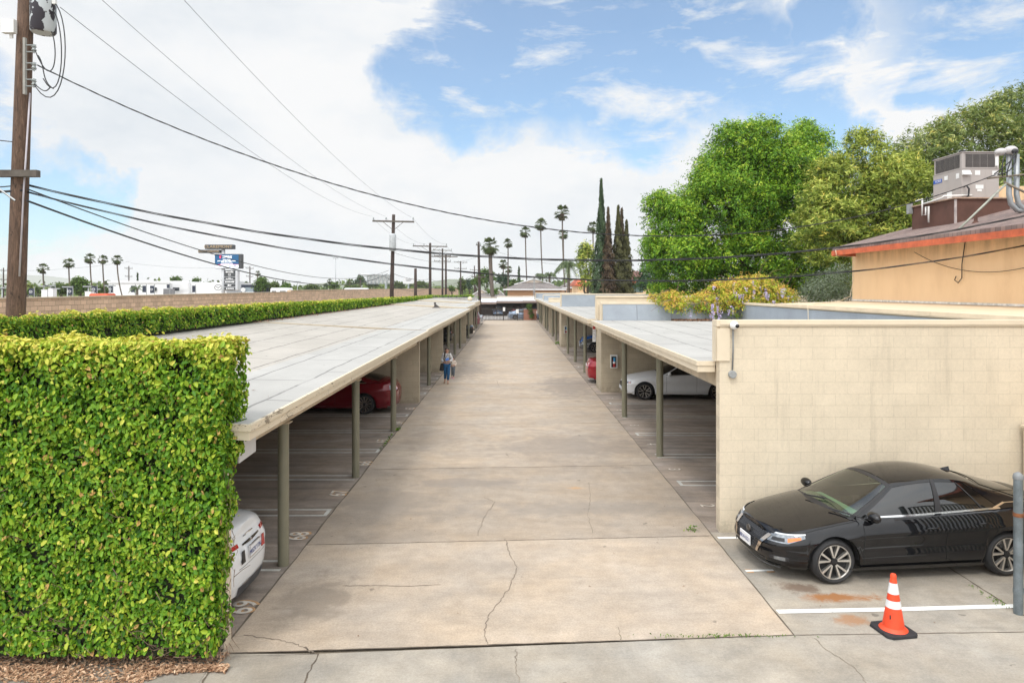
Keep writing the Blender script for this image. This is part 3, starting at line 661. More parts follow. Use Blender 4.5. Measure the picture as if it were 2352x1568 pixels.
def shingle(name, col):
    m = bpy.data.materials.new(name); m.use_nodes = True; t = NT(m.node_tree); b = t.n['Principled BSDF']
    oc = t.new('ShaderNodeTexCoord').outputs['Object']; sp = t.new('ShaderNodeSeparateXYZ'); t.l.new(oc, sp.inputs[0])
    cc = t.new('ShaderNodeCombineXYZ'); t.l.new(sp.outputs[1], cc.inputs[0]); t.l.new(sp.outputs[0], cc.inputs[1])
    br = t.new('ShaderNodeTexBrick', offset=.43, inp={'Color1': (1.25, 1.2, 1.15, 1), 'Color2': (.62, .6, .62, 1), 'Mortar': (.25, .25, .25, 1), 'Scale': 1, 'Mortar Size': .008, 'Brick Width': .17, 'Row Height': .14}); t.l.new(cc.outputs[0], br.inputs['Vector'])
    c = t.mix(1, br.outputs['Color'], (*col, 1), 'MULTIPLY'); c = t.mix(t.mapr(t.noise(oc, .8, 5), .3, .7, 0, .4), c, (.30, .25, .22, 1))
    t.l.new(c, b.inputs['Base Color']); b.inputs['Roughness'].default_value = .95
    bp = t.new('ShaderNodeBump', inp={'Strength': .8, 'Distance': .012, 'Height': t.noise(oc, 25, 4, .8)}); t.l.new(bp.outputs[0], b.inputs['Normal']); return m
M_SHIN = shingle('brown_shingle', (.22, .155, .14)); M_SHING = shingle('grey_shingle', (.17, .16, .16))
M_RED = mat('orange_red_fascia_paint', (.56, .12, .045), .55, var=.38, vs=2.4, bump=.3, bs=20)
M_LEDGE = mat('cream_flashing', (.74, .60, .42), .55, var=.12, vs=2)
OB = thing('stucco_building', 'orange stucco building with brown shingle roof and red eave board rising behind the block wall', 'building', (16, 15, 0))
b = MB(); b.box(12.1, 24, 5, 24.15, 0, 5.62)
b.poly([(12.1, 24.15, 5.62), (24, 24.15, 5.62), (18.05, 24.15, 7.2)]); b.poly([(12.1, 5, 5.62), (24, 5, 5.62), (18.05, 5, 7.2)])
b.build('wall', M_STUC, OB)
slp = .26; ex, ez, y0, y1, rx = 11.3, 5.69, 4.5, 23.95, 18.05
b = MB()
for s in (-1, 1):
    x_e = ex if s < 0 else 2 * rx - ex
    zr = ez + slp * (rx - ex)
    b.hexa([(x_e, y0, ez - .1), (rx, y0, zr - .1), (rx, y1 + .3, zr - .1), (x_e, y1, ez - .1)], [(x_e, y0, ez), (rx, y0, zr), (rx, y1 + .3, zr), (x_e, y1, ez)])
b.build('roof', M_SHIN, OB)
segs = [4.5, 9.2, 13.4, 16.6, 20.3, 23.95]
for k in range(5):
    a, c = segs[k], segs[k + 1] - .006
    MB().box(ex - .04 + .004 * (k % 2), ex + .01, a, c, 5.42, 5.585).build('fascia', M_RED, OB)
b = MB(); b.box(ex - .01, ex + .1, y0, y1 - .05, 5.586, 5.592)
b.box(ex + .02, 12.08, y0, y1 - .05, 5.5, 5.53); b.build('soffit', mat('dark_soffit', (.22, .12, .07), .8), OB)
MB().hexa([(ex, y1 - .04, 5.40), (12.15, y1 - .04, 5.40), (12.15, y1, 5.40), (ex, y1, 5.40)], [(ex, y1 - .04, 5.58), (12.15, y1 - .04, 5.80), (12.15, y1, 5.80), (ex, y1, 5.58)]).build('rake_board', M_RED, OB)
for k in range(4):
    a = 12.2 + k * 3.0; c = min(a + 2.985, 24.1)
    MB().hexa([(9.62, a, 3.66), (12.09, a, 3.70), (12.09, c, 3.70), (9.62, c, 3.66)], [(9.37, a, 3.745), (12.09, a, 3.83), (12.09, c, 3.83), (9.37, c, 3.745)]).build('ledge', M_LEDGE, OB)
    MB().box(9.34, 9.366, a, c, 3.66, 3.75).build('ledge_lip', M_LEDGE, OB)
b = MB(); b.box(12.06, 12.095, 12.2, 24.1, 3.84, 3.90)
b.build('flashing', mat('worn_white_flashing', (.72, .68, .62), .6, var=.35, vs=9), OB)
# rooftop curb and air conditioner
cu = thing('rooftop_curb', 'dark brown stucco curb box on the shingle roof carrying the air conditioner', 'curb', (14.2, 21.6, 6.2))
M_CURB = mat('brown_stucco', (.115, .055, .04), .95, var=.25, vs=2, bump=.4, bs=50)
b = MB(); b.box(13.36, 15.0, 20.5, 22.7, 5.95, 6.96); b.build('box', M_CURB, cu)
b = MB(); b.box(13.30, 15.06, 20.44, 22.76, 6.962, 7.0); b.build('coping', mat('rusty_flashing', (.40, .27, .19), .6, var=.4, vs=8), cu)
b = MB(); b.box(13.34, 13.40, 20.48, 20.52, 5.95, 6.955); b.build('corner_strip', mat('grey_sealant', (.42, .36, .34), .8, var=.3), cu)
M_AC = mat('taupe_metal', (.40, .36, .335), .5, var=.05, vs=2); M_ACD = mat('dark_grille', (.045, .04, .038), .6)
ac = thing('air_conditioner', 'taupe rooftop air conditioner with louvred top band standing on the brown curb', 'air conditioner', (14.4, 21.6, 7.0))
x0, x1, ya, yb, z0, z1 = 13.82, 14.96, 20.9, 22.3, 7.04, 8.46
b = MB(); b.box(x0, x1, ya, yb, z0, 7.93); b.box(x0 + .02, x1 - .02, ya + .02, yb - .02, 7.94, z1 - .03); b.box(x0 - .01, x1 + .01, ya - .01, yb + .01, 7.932, 7.948)
b.box(x0 - .02, x1 + .02, ya - .02, yb + .02, z1 - .028, z1); b.box(x0 + .04, x1 - .04, ya + .04, yb - .04, 7.002, 7.038)
for xx in (x0, x1 - .07): b.box(xx, xx + .07, ya - .004, ya + .02, 7.95, z1 - .03)
b.box(x0 + .26, x0 + .30, ya - .006, ya - .001, z0, 7.93); b.box(x0 + .72, x0 + .725, ya - .006, ya - .001, z0, 7.93); b.box(x0 - .006, x0 - .001, 21.5, 21.505, z0, 7.93)
b.build('cabinet', M_AC, ac, bevel=.008)
for xx in (x0 - .03, x1 - .10):
    for yy in (ya - .03, yb - .1): MB().box(xx, xx + .13, yy, yy + .13, z1 + .002, z1 + .035).build('corner_cap', mat('black_plastic', (.02, .02, .022), .5), ac)
b = MB()
for r_ in range(12):
    zz = 7.99 + r_ * .034
    for c_ in range(4): b.box(x0 + .13 + c_ * .225, x0 + .34 + c_ * .225, ya + .008, ya + .0195, zz, zz + .021)
b.build('louvre', M_ACD, ac)
b = MB()
for r_ in range(12):
    zz = 7.99 + r_ * .034
    for c_ in range(5): b.box(x0 + .008, x0 + .0195, ya + .12 + c_ * .24, ya + .34 + c_ * .24, zz, zz + .021)
b.build('louvre', M_ACD, ac)
M_WL = mat('white_sticker', (.75, .75, .73), .5, var=.04)
for (a, c, e, f) in ((.40, .56, 7.74, 7.88), (.42, .66, 7.32, 7.44), (.47, .61, 7.24, 7.31), (.93, 1.10, 7.72, 7.87), (1.02, 1.12, 8.02, 8.3)):
    MB().box(x0 + a, x0 + c, ya - .012, ya - .0065, e, f).build('sticker', M_WL, ac)
for (a, c, e, f) in ((21.0, 21.15, 7.66, 7.82), (21.55, 21.72, 7.70, 7.83), (21.35, 21.58, 7.08, 7.30)):
    MB().box(x0 - .012, x0 - .0065, a, c, e, f).build('sticker', M_WL, ac)
MB().box(x0 - .012, x0 - .0065, 21.85, 22.28, 7.66, 7.78).build('badge', mat('badge_blue', (.03, .10, .42), .4), ac)
text('lettering', 'YORK', .12, M_WL, ac, (x0 - .015, 22.03, 7.72), (0, -1, 0), (0, 0, 1), .001)
MB().hexa([(x0 + .0, ya - .12, 7.74), (x0 + .24, ya - .12, 7.74), (x0 + .24, ya - .007, 7.74), (x0, ya - .007, 7.74)], [(x0, ya - .03, 7.88), (x0 + .24, ya - .03, 7.88), (x0 + .24, ya - .007, 7.88), (x0, ya - .007, 7.88)]).build('vent_hood', M_WL, ac)
b = MB(); b.tube([(x0 + .06, ya - .02, 7.38), (x0 + .07, ya - .12, 7.40), (x0 + .13, ya - .14, 7.30), (x0 + .13, ya - .12, 7.1), (x0 + .04, ya - .1, 6.98)], .025, 8)
b.build('hose', mat('black_plastic', (.02, .02, .022)), ac, True)
b = MB(); b.tube([(14.1, 20.85, 7.12), (13.28, 20.9, 7.10), (13.26, 21.0, 7.05), (13.25, 21.6, 7.0), (13.25, 21.9, 6.98)], .025, 8); b.tube([(13.25, 22.3, 7.12), (13.25, 21.95, 7.14), (13.24, 21.95, 6.62), (13.24, 21.75, 6.62), (13.24, 21.75, 6.86), (13.24, 21.6, 6.86), (13.24, 21.6, 6.36)], .028, 8)
tag(b.build('drain_pipe', mat('white_pvc', (.78, .77, .74), .4, var=.02), None, True), 'white plastic condensate drain pipe bent over the edge of the brown curb', 'pipe')
b = MB(); b.box(13.22, 13.34, 22.62, 22.78, 6.75, 7.08); tag(b.build('electrical_box', mat('grey_box', (.30, .31, .31)), None), 'small grey electrical box on the far corner of the brown curb', 'electrical box')
# service mast
sm = thing('service_mast', 'galvanised service mast with weatherheads and cable clamps at the right edge of the roof', 'mast', (13.4, 18, 6.2))
M_GALV = mat('galvanised', (.36, .38, .39), .45, .6, var=.12, vs=8)
for dx in (0, .20):
    b = MB(); b.tube([(13.15 + dx, 18, 7.80), (13.15 + dx, 18, 6.75), (13.20 + dx, 18, 6.5), (13.36 + dx, 18, 6.33), (13.6 + dx, 18, 6.28)], .065, 12); b.build('pipe', M_GALV, sm, True)
b = MB(); b.ball((13.18, 17.98, 7.90), (.17, .15, .12), 14, 8); b.build('weatherhead', mat('dull_aluminium', (.50, .48, .47), .6), sm, True)
b = MB(); b.ball((12.95, 18.02, 7.87), (.15, .13, .10), 14, 8); b.build('weatherhead', mat('dull_aluminium', (.50, .48, .47)), sm, True)
b = MB(); b.ball((13.19, 17.84, 7.85), (.09, .06, .07), 12, 8); b.build('throat', mat('black_plastic', (.02, .02, .022)), sm, True)
b = MB(); b.tube([(12.5, 17.9, 7.15), (13.7, 17.9, 7.28)], .025, 6); b.tube([(13.5, 17.9, 7.5), (14.4, 17.9, 6.5)], .03, 6); b.tube([(12.95, 17.9, 7.05), (14.0, 18.0, 6.6)], .03, 6); b.build('brace', mat('rusty_angle_iron', (.25, .21, .16), .7, .3, var=.4), sm, True)
b = MB(); b.tube([(12.98, 17.88, 7.0), (11.55, 17.6, 5.78)], .028, 6); b.build('strut', mat('weathered_strut', (.36, .37, .31), .6, .2, var=.3), sm, True)
b = MB()
for (a, c, e) in (((13.15, 17.8, 7.82), (12.85, 17.7, 7.3), (12.92, 17.75, 7.18)), ((13.2, 17.8, 7.82), (13.05, 17.6, 7.25), (12.7, 17.8, 7.22)), ((12.95, 17.85, 7.8), (12.72, 17.7, 7.5), (12.80, 17.75, 7.18)), ((13.22, 17.8, 7.8), (12.9, 17.6, 7.5), (12.62, 17.8, 7.25))):
    q = [Vector(a) * (1 - t) ** 2 + Vector(c) * 2 * t * (1 - t) + Vector(e) * t * t for t in [i / 10 for i in range(11)]]; b.tube(q, .016, 6)
b.build('drip_loop', mat('cable_black', (.015, .015, .017), .5), sm, True)
pv = thing('vent_pipe', 'small brown vent pipe with flashing on the shingle roof beside the mast', 'vent', (12.9, 17.6, 6.0))
MB().lathe([(.14, 6.0), (.06, 6.10), (.045, 6.12), (.045, 6.4)], 12, (12.75, 18.7, 0)).build('pipe', M_CURB, pv, 'auto')
MB().box(14.9, 20, 23.2, 23.5, 6.3, 7.75).build('parapet', M_STUC, OB)
b = MB(); b.tube([(12.06, 18.1, 5.5), (12.04, 18.2, 4.9), (12.04, 18.2, 4.55), (12.04, 18.35, 4.42), (12.04, 18.5, 4.5), (12.05, 18.45, 4.6)], .012, 6)
tag(b.build('loose_wire', mat('cable_black', (.015, .015, .017)), None, True), 'loose dark wire curling down the orange stucco wall from the eave', 'wire')
b = MB(); b.tube([(ex - .05, 23.6, 5.6), (ex - .05, 23.55, 5.40), (12.0, 23.9, 5.38), (12.04, 23.95, 4.6), (11.9, 23.9, 4.0), (11.2, 23.2, 3.85), (9.9, 22.0, 3.78), (9.33, 21.4, 3.74), (9.33, 21.35, 3.0)], .011, 6)
tag(b.build('loose_wire', mat('cream_plastic', (.68, .58, .42)), None, True), 'cream wire running down the far corner of the orange building and over the parapet', 'wire')

# ---------------------------------------------------------------- freeway sound wall
def fwall():
    m = cmu('tan_split_block_wall', 1, (.80, .57, .40), bw=.40, bh=.20, mort=.45, fine=.14, bump=.8, var=.14, msize=.012)
    return m
SW = thing('sound_wall', 'long tan block wall with pale cap running beyond the left hedge', 'wall', (-18, 80, 0))
ys = [4, 30, 56, 57, 100, 150, 237]; zs = [3.93, 3.95, 4.05, 4.05, 4.18, 4.3, 4.42]
b = MB(); b2 = MB()
for i in range(len(ys) - 1):
    za, zb = zs[i], zs[i + 1]; st = .12 if i >= 2 else 0
    b.hexa([(-18.3, ys[i], 0), (-18, ys[i], 0), (-18, ys[i + 1], 0), (-18.3, ys[i + 1], 0)], [(-18.3, ys[i], za - .06 + st), (-18, ys[i], za - .06 + st), (-18, ys[i + 1], zb - .06 + st), (-18.3, ys[i + 1], zb - .06 + st)])
    b2.hexa([(-18.34, ys[i], za - .058 + st), (-17.96, ys[i], za - .058 + st), (-17.96, ys[i + 1], zb - .058 + st), (-18.34, ys[i + 1], zb - .058 + st)], [(-18.34, ys[i], za + st), (-17.96, ys[i], za + st), (-17.96, ys[i + 1], zb + st), (-18.34, ys[i + 1], zb + st)])
b.build('blockwork', fwall(), SW); b2.build('cap', mat('pale_cap', (.52, .42, .30), .8, var=.15), SW)

# ---------------------------------------------------------------- utility poles
def polewood(name, col):
    m = bpy.data.materials.new(name); m.use_nodes = True; t = NT(m.node_tree); b = t.n['Principled BSDF']
    oc = t.new('ShaderNodeTexCoord').outputs['Object']
    n = t.noise(t.mapping(oc, (9, 9, 1.1)), 3.0, 9, .78, .5); n2 = t.noise(t.mapping(oc, (5, 5, 1.4)), 2.2, 7, .7, 1.2)
    c = t.ramp(n, [(.30, tuple(k * .28 for k in col)), (.46, tuple(k * .75 for k in col)), (.54, col), (.70, tuple(k * 1.75 for k in col))])
    c = t.mix(t.mapr(n2, .56, .66, 0, .8), c, (.015, .010, .008, 1)); t.l.new(c, b.inputs['Base Color']); b.inputs['Roughness'].default_value = .9
    bp = t.new('ShaderNodeBump', inp={'Strength': 1, 'Distance': .02, 'Height': n}); t.l.new(bp.outputs[0], b.inputs['Normal']); return m
M_PW = polewood('near_pole_wood', (.135, .082, .055)); M_PW2 = mat('dark_pole_wood', (.05, .034, .028), .9, var=.3, vs=2)
M_ARM = mat('grey_arm_wood', (.11, .095, .08), .9, var=.3, vs=5); M_INS = mat('porcelain', (.30, .33, .33), .3, var=.15); M_CAB = mat('cable_black', (.015, .015, .017))
def tank():
    m = bpy.data.materials.new('peeling_tank_paint'); m.use_nodes = True; t = NT(m.node_tree); b = t.n['Principled BSDF']
    oc = t.new('ShaderNodeTexCoord').outputs['Object']; n = t.noise(t.mapping(oc, (3, 3, 1.6)), 1.5, 4, .55, .4)
    c = t.mix(t.mapr(n, .52, .535, 0, 1), (.52, .56, .58, 1), (.035, .03, .04, 1)); t.l.new(c, b.inputs['Base Color']); b.inputs['Roughness'].default_value = .45; b.inputs['Metallic'].default_value = .2; return m
P1 = thing('utility_pole', 'big weathered wooden utility pole with peeling transformer, nearest, rising behind the left hedge', 'utility pole', (-9.78, 13.5, 0), 'wooden utility poles')
MB().tube([(-9.86, 13.5, 0), (-9.78, 13.5, 3.7), (-9.64, 13.5, 8), (-9.50, 13.5, 12.3)], [.175, .165, .145, .12], 20).build('shaft', M_PW, P1, True)
b = MB(); b.box(-11.5, -9.22, 13.28, 13.40, 6.44, 6.57); b.build('crossarm', M_ARM, P1)
b = MB(); b.box(-10.9, -8.1, 13.28, 13.40, 11.6, 11.72); b.build('crossarm', M_ARM, P1)
b = MB(); b.tube([(-10.3, 13.3, 6.45), (-9.68, 13.35, 5.98)], .02, 6); b.build('arm_brace', M_GALV, P1)
b = MB(); b.box(-9.76, -9.70, 13.30, 13.33, 9.14 - .0, 9.40); b.hexa([(-9.86, 13.22, 9.22), (-9.62, 13.22, 9.22), (-9.62, 13.32, 9.22), (-9.86, 13.32, 9.22)], [(-9.86, 13.22, 9.48), (-9.62, 13.22, 9.48), (-9.62, 13.32, 9.48), (-9.86, 13.32, 9.48)]); b.build('bracket', mat('white_metal', (.72, .72, .70)), P1)
tr = MB(); tr.lathe([(.05, 9.30), (.20, 9.29), (.225, 9.33), (.225, 10.35), (.24, 10.36), (.24, 10.42), (.1, 10.5)], 28, (-9.20, 13.45, 0)); tr.build('transformer', tank(), P1, 'auto')
b = MB(); b.box(-9.42, -9.3, 13.38, 13.44, 9.6, 9.75); b.box(-9.0, -8.92, 13.38, 13.44, 9.84, 9.95); b.build('lug', mat('white_metal', (.72, .72, .70)), P1)
b = MB(); b.box(-9.50, -9.455, 13.30, 13.36, 8.05, 9.15); b.build('rack_plate', mat('rack_metal', (.30, .29, .26), .6), P1)
for z in (8.95, 8.60, 8.28):
    b = MB(); b.tube([(-9.48, 13.33, z + .06), (-9.26, 13.33, z + .06)], .012, 6); b.tube([(-9.48, 13.33, z - .07), (-9.26, 13.33, z - .07)], .012, 6); b.tube([(-9.30, 13.33, z - .1), (-9.30, 13.33, z + .08)], .012, 6)
    b.lathe([(.02, z - .05), (.05, z - .04), (.03, z - .01), (.03, z + .01), (.05, z + .03), (.02, z + .05)], 12, (-9.30, 13.33, 0)); b.build('insulator', M_INS, P1, 'auto')
def bez(a, c, d, e, n=16):
    a, c, d, e = map(Vector, (a, c, d, e)); return [a * (1 - t) ** 3 + c * 3 * t * (1 - t) ** 2 + d * 3 * t * t * (1 - t) + e * t ** 3 for t in [i / n for i in range(n + 1)]]
for q in (bez((-8.98, 13.4, 9.9), (-8.55, 13.4, 9.6), (-8.7, 13.4, 7.3), (-9.26, 13.3, 8.2)), bez((-9.0, 13.4, 9.75), (-8.7, 13.4, 9.5), (-8.75, 13.4, 7.6), (-9.1, 13.3, 8.35)),
          bez((-9.0, 13.4, 9.3), (-8.85, 13.4, 8.9), (-8.95, 13.4, 8.0), (-9.26, 13.3, 8.9)), bez((-9.2, 13.3, 8.8), (-9.05, 13.3, 8.6), (-9.15, 13.3, 8.3), (-8.9, 13.3, 8.15)), bez((-9.28, 13.3, 8.25), (-9.1, 13.3, 8.1), (-9.05, 13.3, 8.05), (-8.95, 13.3, 8.2))):
    b = MB(); b.tube(q, .010, 6); b.build('jumper_wire', M_CAB, P1, True)
b = MB(); b.tube([(-9.44, 13.42, 8.1), (-9.55, 13.4, 6.2), (-9.60, 13.35, 4.5)], .016, 6); b.build('ground_conduit', mat('pvc_grey', (.45, .42, .45), .5), P1, True)

def pole(x, y, ztop, label, arms=(), can=False, lean=0, r=.17, lamp=False, rack=True):
    t = thing('utility_pole', label, 'utility pole', (x, y, 0), 'wooden utility poles')
    MB().tube([(x, y, 0), (x + lean * .4, y, ztop * .4), (x + lean, y, ztop)], [r, r * .9, r * .68], 12).build('shaft', M_PW2, t, True)
    for (z, w, off) in arms:
        b = MB(); b.hexa([(x + lean + off - w, y - .2, z), (x + lean + off + w, y - .2, z - .07), (x + lean + off + w, y - .08, z - .07), (x + lean + off - w, y - .08, z)], [(x + lean + off - w, y - .2, z + .13), (x + lean + off + w, y - .2, z + .06), (x + lean + off + w, y - .08, z + .06), (x + lean + off - w, y - .08, z + .13)]); b.build('crossarm', M_ARM, t)
        for dx in (-w + .08, -w * .35, w - .08):
            b = MB(); xx = x + lean + off + dx; b.lathe([(.02, z + .05), (.02, z + .16), (.07, z + .18), (.05, z + .25), (.07, z + .27), (.04, z + .36)], 8, (xx, y - .14, 0)); b.build('insulator', M_INS, t)
        if w > .8:
            b = MB(); b.tube([(x + lean + off - w * .5, y - .14, z), (x + lean, y - .14, z - .7)], .02, 5); b.tube([(x + lean + off + w * .5, y - .14, z), (x + lean, y - .14, z - .7)], .02, 5); b.build('arm_brace', M_ARM, t)
    if can:
        b = MB(); b.lathe([(.25, ztop - 3.0), (.28, ztop - 2.95), (.28, ztop - 1.7), (.2, ztop - 1.6)], 18, (x + lean, y - .45, 0)); b.build('transformer', mat('pale_tank', (.50, .53, .55), .45, var=.2), t, 'auto')
    if lamp:
        b = MB(); b.tube([(x, y - .1, 5.0), (x - .6, y - .3, 5.4), (x - 1.4, y - .5, 5.45)], .035, 7); b.build('lamp_arm', M_GALV, t, True)
        MB().ball((x - 1.9, y - .6, 5.42), (.55, .16, .09), 14, 6).build('lamp_head', mat('pale_tank', (.50, .53, .55)), t, True)
    return t
pole(-9.8, 55.9, 10.35, 'dark wooden pole with transformer and street lamp behind the middle of the left hedge', [(9.75, 1.7, 0)], True, .25, .19, True)
pole(-9.8, 70.6, 6.4, 'short cut-off dark pole with no arms standing beyond the left hedge', [], r=.2)
pole(-9.8, 83.5, 9.9, 'dark wooden pole with one wide crossarm near the far end of the hedge', [(9.45, 2.1, 0)], r=.2)
pole(-9.9, 105, 9.6, 'dark wooden pole with crossarm, next beyond the far end of the hedge', [(9.2, 2.0, -.2)], r=.19)
pole(-13.6, 137, 12.4, 'tall dark pole with three stacked crossarms beyond the gap in the tan wall', [(12.0, 1.9, 0), (10.9, 1.7, 0), (9.8, 1.7, 0)], r=.22)
pole(-4.12, 93, 10.7, 'dark wooden pole at the left end of the iron gate', [(10.2, .35, 0), (5.9, .95, 0)], r=.22, lean=-.2)
pole(-12.0, 165, 11.0, 'slim far pole with crossarms between the taller poles', [(10.7, 1.6, 0), (9.2, 1.5, 0)], r=.2)
pole(-12.6, 240, 12.5, 'thin distant pole farthest along the row', [(11, 1.6, 0)], r=.25)
for (px, top, Y, lab) in ((421, 584+260, 0, ''),): pass
for i, (px, pt, Y, n) in enumerate([(8, 615, 150, 'far dark pole with short arms at the left edge beyond the tan wall'), (296, 611, 170, 'thin distant pole above the white building, right of the row of palms'), (574, 611, 170, 'thin distant pole just right of the auto center sign'), (1356, 610, 120, 'dark wooden pole in front of the yellow green tree, left of the cypresses'), (1255, 640, 190, 'thin distant pole above the tan house roof')]):
    p = P(px, pt, Y); pole(p.x, Y, p.z, n, [(p.z - .6, 1.0, 0), (p.z - 2.6, .9, 0)] if i != 3 else [(p.z - 1, .3, 0)], r=.16)

# steel poles in the distance (street lamps and signs)
def steel(px, pt, Y, label, lamp=True):
    p = P(px, pt, Y); t = thing('street_light', label, 'street light', (p.x, Y, 0), 'pale steel street lights')
    MB().tube([(p.x, Y, 0), (p.x, Y, p.z)], [.14, .08], 8).build('pole', M_GALV, t, True)
    b = MB(); b.box(p.x - .9, p.x + .9, Y - .15, Y + .15, p.z - .1, p.z + .12); b.build('lamp_head', M_GALV, t)
steel(771, 593, 230, 'tall pale steel pole above the tan wall, left of the billboard')
steel(683, 647, 200, 'thin pale street light right of the travel trailer')
for i, (px, pt) in enumerate([(5, 661), (101, 657), (116, 656), (126, 663), (155, 659), (203, 658), (219, 664), (253, 656)]):
    steel(px, pt, 120, ['low lot lamp post at the left edge of the photo', 'lot lamp post beside the leftmost palm trunk', 'lot lamp post behind the taller white kiosk', 'low lot lamp with flat head right of the kiosks', 'lot lamp post beside the navy banner, left of the green tree', 'lot lamp post right of the green upright tree', 'low lot lamp in front of the navy banner', 'lot lamp post by the white building corner'][i])
# ---------------------------------------------------------------- overhead cables
def cable(a, c, sag, r, label, group='overhead cables', twist=0, n=48, cat='cable'):
    a, c = Vector(a), Vector(c); b = MB()
    pts = [a.lerp(c, i / n) - Vector((0, 0, sag * 4 * (i / n) * (1 - i / n))) for i in range(n + 1)]
    if twist:
        m = n * 4; pts = [a.lerp(c, i / m) - Vector((0, 0, sag * 4 * (i / m) * (1 - i / m))) for i in range(m + 1)]
        for k in range(3):
            q = [p + Vector((0, math.cos(i / m * twist + k * 2.09) * r, math.sin(i / m * twist + k * 2.09) * r)) for i, p in enumerate(pts)]; b.tube(q, r * .55, 5)
    else: b.tube(pts, r, 6)
    return tag(b.build('cable', M_CAB, None, True), label, cat, group)
cable(P(86, 150, 13.35), P(2294, 398, 17.9), 2.42, .010, 'twisted black service cable sagging from the pole rack to the roof mast', twist=95)
def through(a, c, mid):  # sag so the cable passes a measured point
    return None
cable(P(60, 424, 13.6), P(2460, 470, 16.3), 1.42, .016, 'thick black cable bundle, upper of the two crossing the whole view', twist=25)
cable(P(60, 440, 13.5), P(2460, 541, 16.2), 1.40, .013, 'black cable bundle, lower of the two crossing the whole view', twist=22)
cable(P(62, 461, 13.4), P(890, 629, 55.8), 1.25, .020, 'lowest thick black cable from the near pole, ending on the transformer pole')
cable(P(62, 434, 13.4), P(892, 621, 55.8), 1.15, .013, 'thinner cable from the near pole, just above the lowest thick one')
cable((-14, 12.9, 5.95), P(52, 437, 13.4), .05, .024, 'black cable bundle arriving at the near pole from the left edge, at the crossarm')
cable((-14, 12.9, 6.15), P(52, 425, 13.4), .10, .012, 'thin black cable reaching the near pole from the left, above the bundle')
cable((-14, 13.0, 7.6), P(40, 327, 13.4), .02, .010, 'thin wire anchored to the left side of the near pole')
cable(P(138, 17, 13.4), (-11.3, 55.8, 10.2), .75, .006, 'hair-thin wire from the transformer to the left end of the far crossarm')
cable((-10.2, 13.4, 11.9), (-10.2, 55.8, 10.2), .9, .006, 'hair-thin wire from the pole top to the middle of the far crossarm')
cable((-8.2, 13.4, 11.9), (-8.05, 55.8, 10.1), .75, .006, 'hair-thin wire, rightmost of the three climbing to the pole top')
for k, (xa, xb) in enumerate(((-11.3, -11.7), (-10.2, -10.3), (-8.0, -7.9))):
    wn_ = ('leftmost', 'middle', 'rightmost')[k]
    cable((xa, 56, 10.1), (xb, 83.3, 9.75), .5, .008, wn_ + ' hair-thin power wire between the second and third poles', 'power wires between the far poles')
    cable((xb, 83.6, 9.75), (xb - .2, 104.8, 9.4), .3, .009, wn_ + ' hair-thin power wire between the third and fourth poles', 'power wires between the far poles')
    cable((xb - .2, 105, 9.4), (-13.6 + k * 1.7 - 1.7, 137, 12.1), .4, .012, wn_ + ' hair-thin power wire beyond the fourth pole', 'power wires between the far poles')
for k, z in enumerate((5.6, 5.0, 4.6)):
    wn_ = ('topmost', 'middle', 'lowest')[k]
    cable((-9.8, 56, z), (-9.8, 83.5, z - .1), .3 + .1 * k, .018, wn_ + ' dark telephone cable between the second and third poles', 'telephone cables between the far poles')
    cable((-9.8, 83.5, z - .1), (-9.9, 105, z + .1), .3, .018, wn_ + ' dark telephone cable between the third and fourth poles', 'telephone cables between the far poles')
    cable((-9.9, 105, z + .1), (-4.12, 93, 6 + k * .5), .4, .015, wn_ + ' dark telephone cable from the fourth pole to the gate pole', 'telephone cables between the far poles')
cable((-9.7, 55.8, 7.3), (-4.2, 93, 8.8), .9, .012, 'thin cable from the transformer pole down to the gate pole')
cable((-4.2, 93, 10.2), (14.3, 119, 8.5), 1.0, .012, 'thin wire from the gate pole to the pole beside the cypresses')
cable((-4.2, 93, 6.4), (14.3, 119, 7.0), .8, .014, 'lower thin wire from the gate pole to the pole beside the cypresses')
cable((-4.2, 93, 5.6), (11.9, 24, 4.9), .55, .009, 'thin cable low over the carport roofs to the orange building')
b = MB(); q = [P(1420 * 0 + x, y, Y) for (x, y, Y) in ((2292, 587, 12.3), )]
cable((12.02, 14.0, 5.25), (12.02, 20.3, 5.35), .62, .009, 'thin dark wire drooping across the orange stucco wall under the eave')
cable(P(300, 600, 175), P(20, 622, 155), .6, .02, 'distant power line above the palms'); cable(P(300, 604, 175), P(574, 612, 172), .8, .02, 'distant power line between the far pole and the sign pole')

# ---------------------------------------------------------------- auto center beyond the wall
M_WHT = mat('white_render', (.82, .83, .84), .7, var=.04, vs=.3); M_NAVY = mat('navy_fabric', (.022, .03, .055), .7, var=.1)
AB = thing('dealership_building', 'long white flat-roofed dealership building beyond the tan wall', 'building', (-75, 152, 0))
def slabpx(b, x0, x1, pt, Y, d, zb=0):
    a = P(x0, pt, Y); c = P(x1, pt, Y); b.box(a.x, c.x, Y, Y + d, zb, a.z)
b = MB(); slabpx(b, 249, 388, 646, 150, 30); slabpx(b, 388, 433, 648, 151, 28); slabpx(b, 433, 512, 648.5, 152, 28); slabpx(b, 505, 520, 645, 151.5, 10); b.build('wall', M_WHT, AB)
b = MB(); slabpx(b, 246, 434, 645, 149.8, .15, 5.6); b.build('wall_cap', M_WHT, AB)
b = MB(); slabpx(b, 375, 401, 663, 149, .2, 2.8); b.build('canopy_panel', mat('mid_grey', (.18, .18, .19), .6), AB)
for (a, c, t_, bt) in ((351, 360, 660, 668), (398, 412, 660, 668)):
    b = MB(); p0 = P(a, t_, 149.9); p1 = P(c, bt, 149.9); b.box(p0.x, p1.x, 149.7, 149.9, p1.z, p0.z); b.build('window', mat('dark_window', (.03, .035, .04), .2), AB)
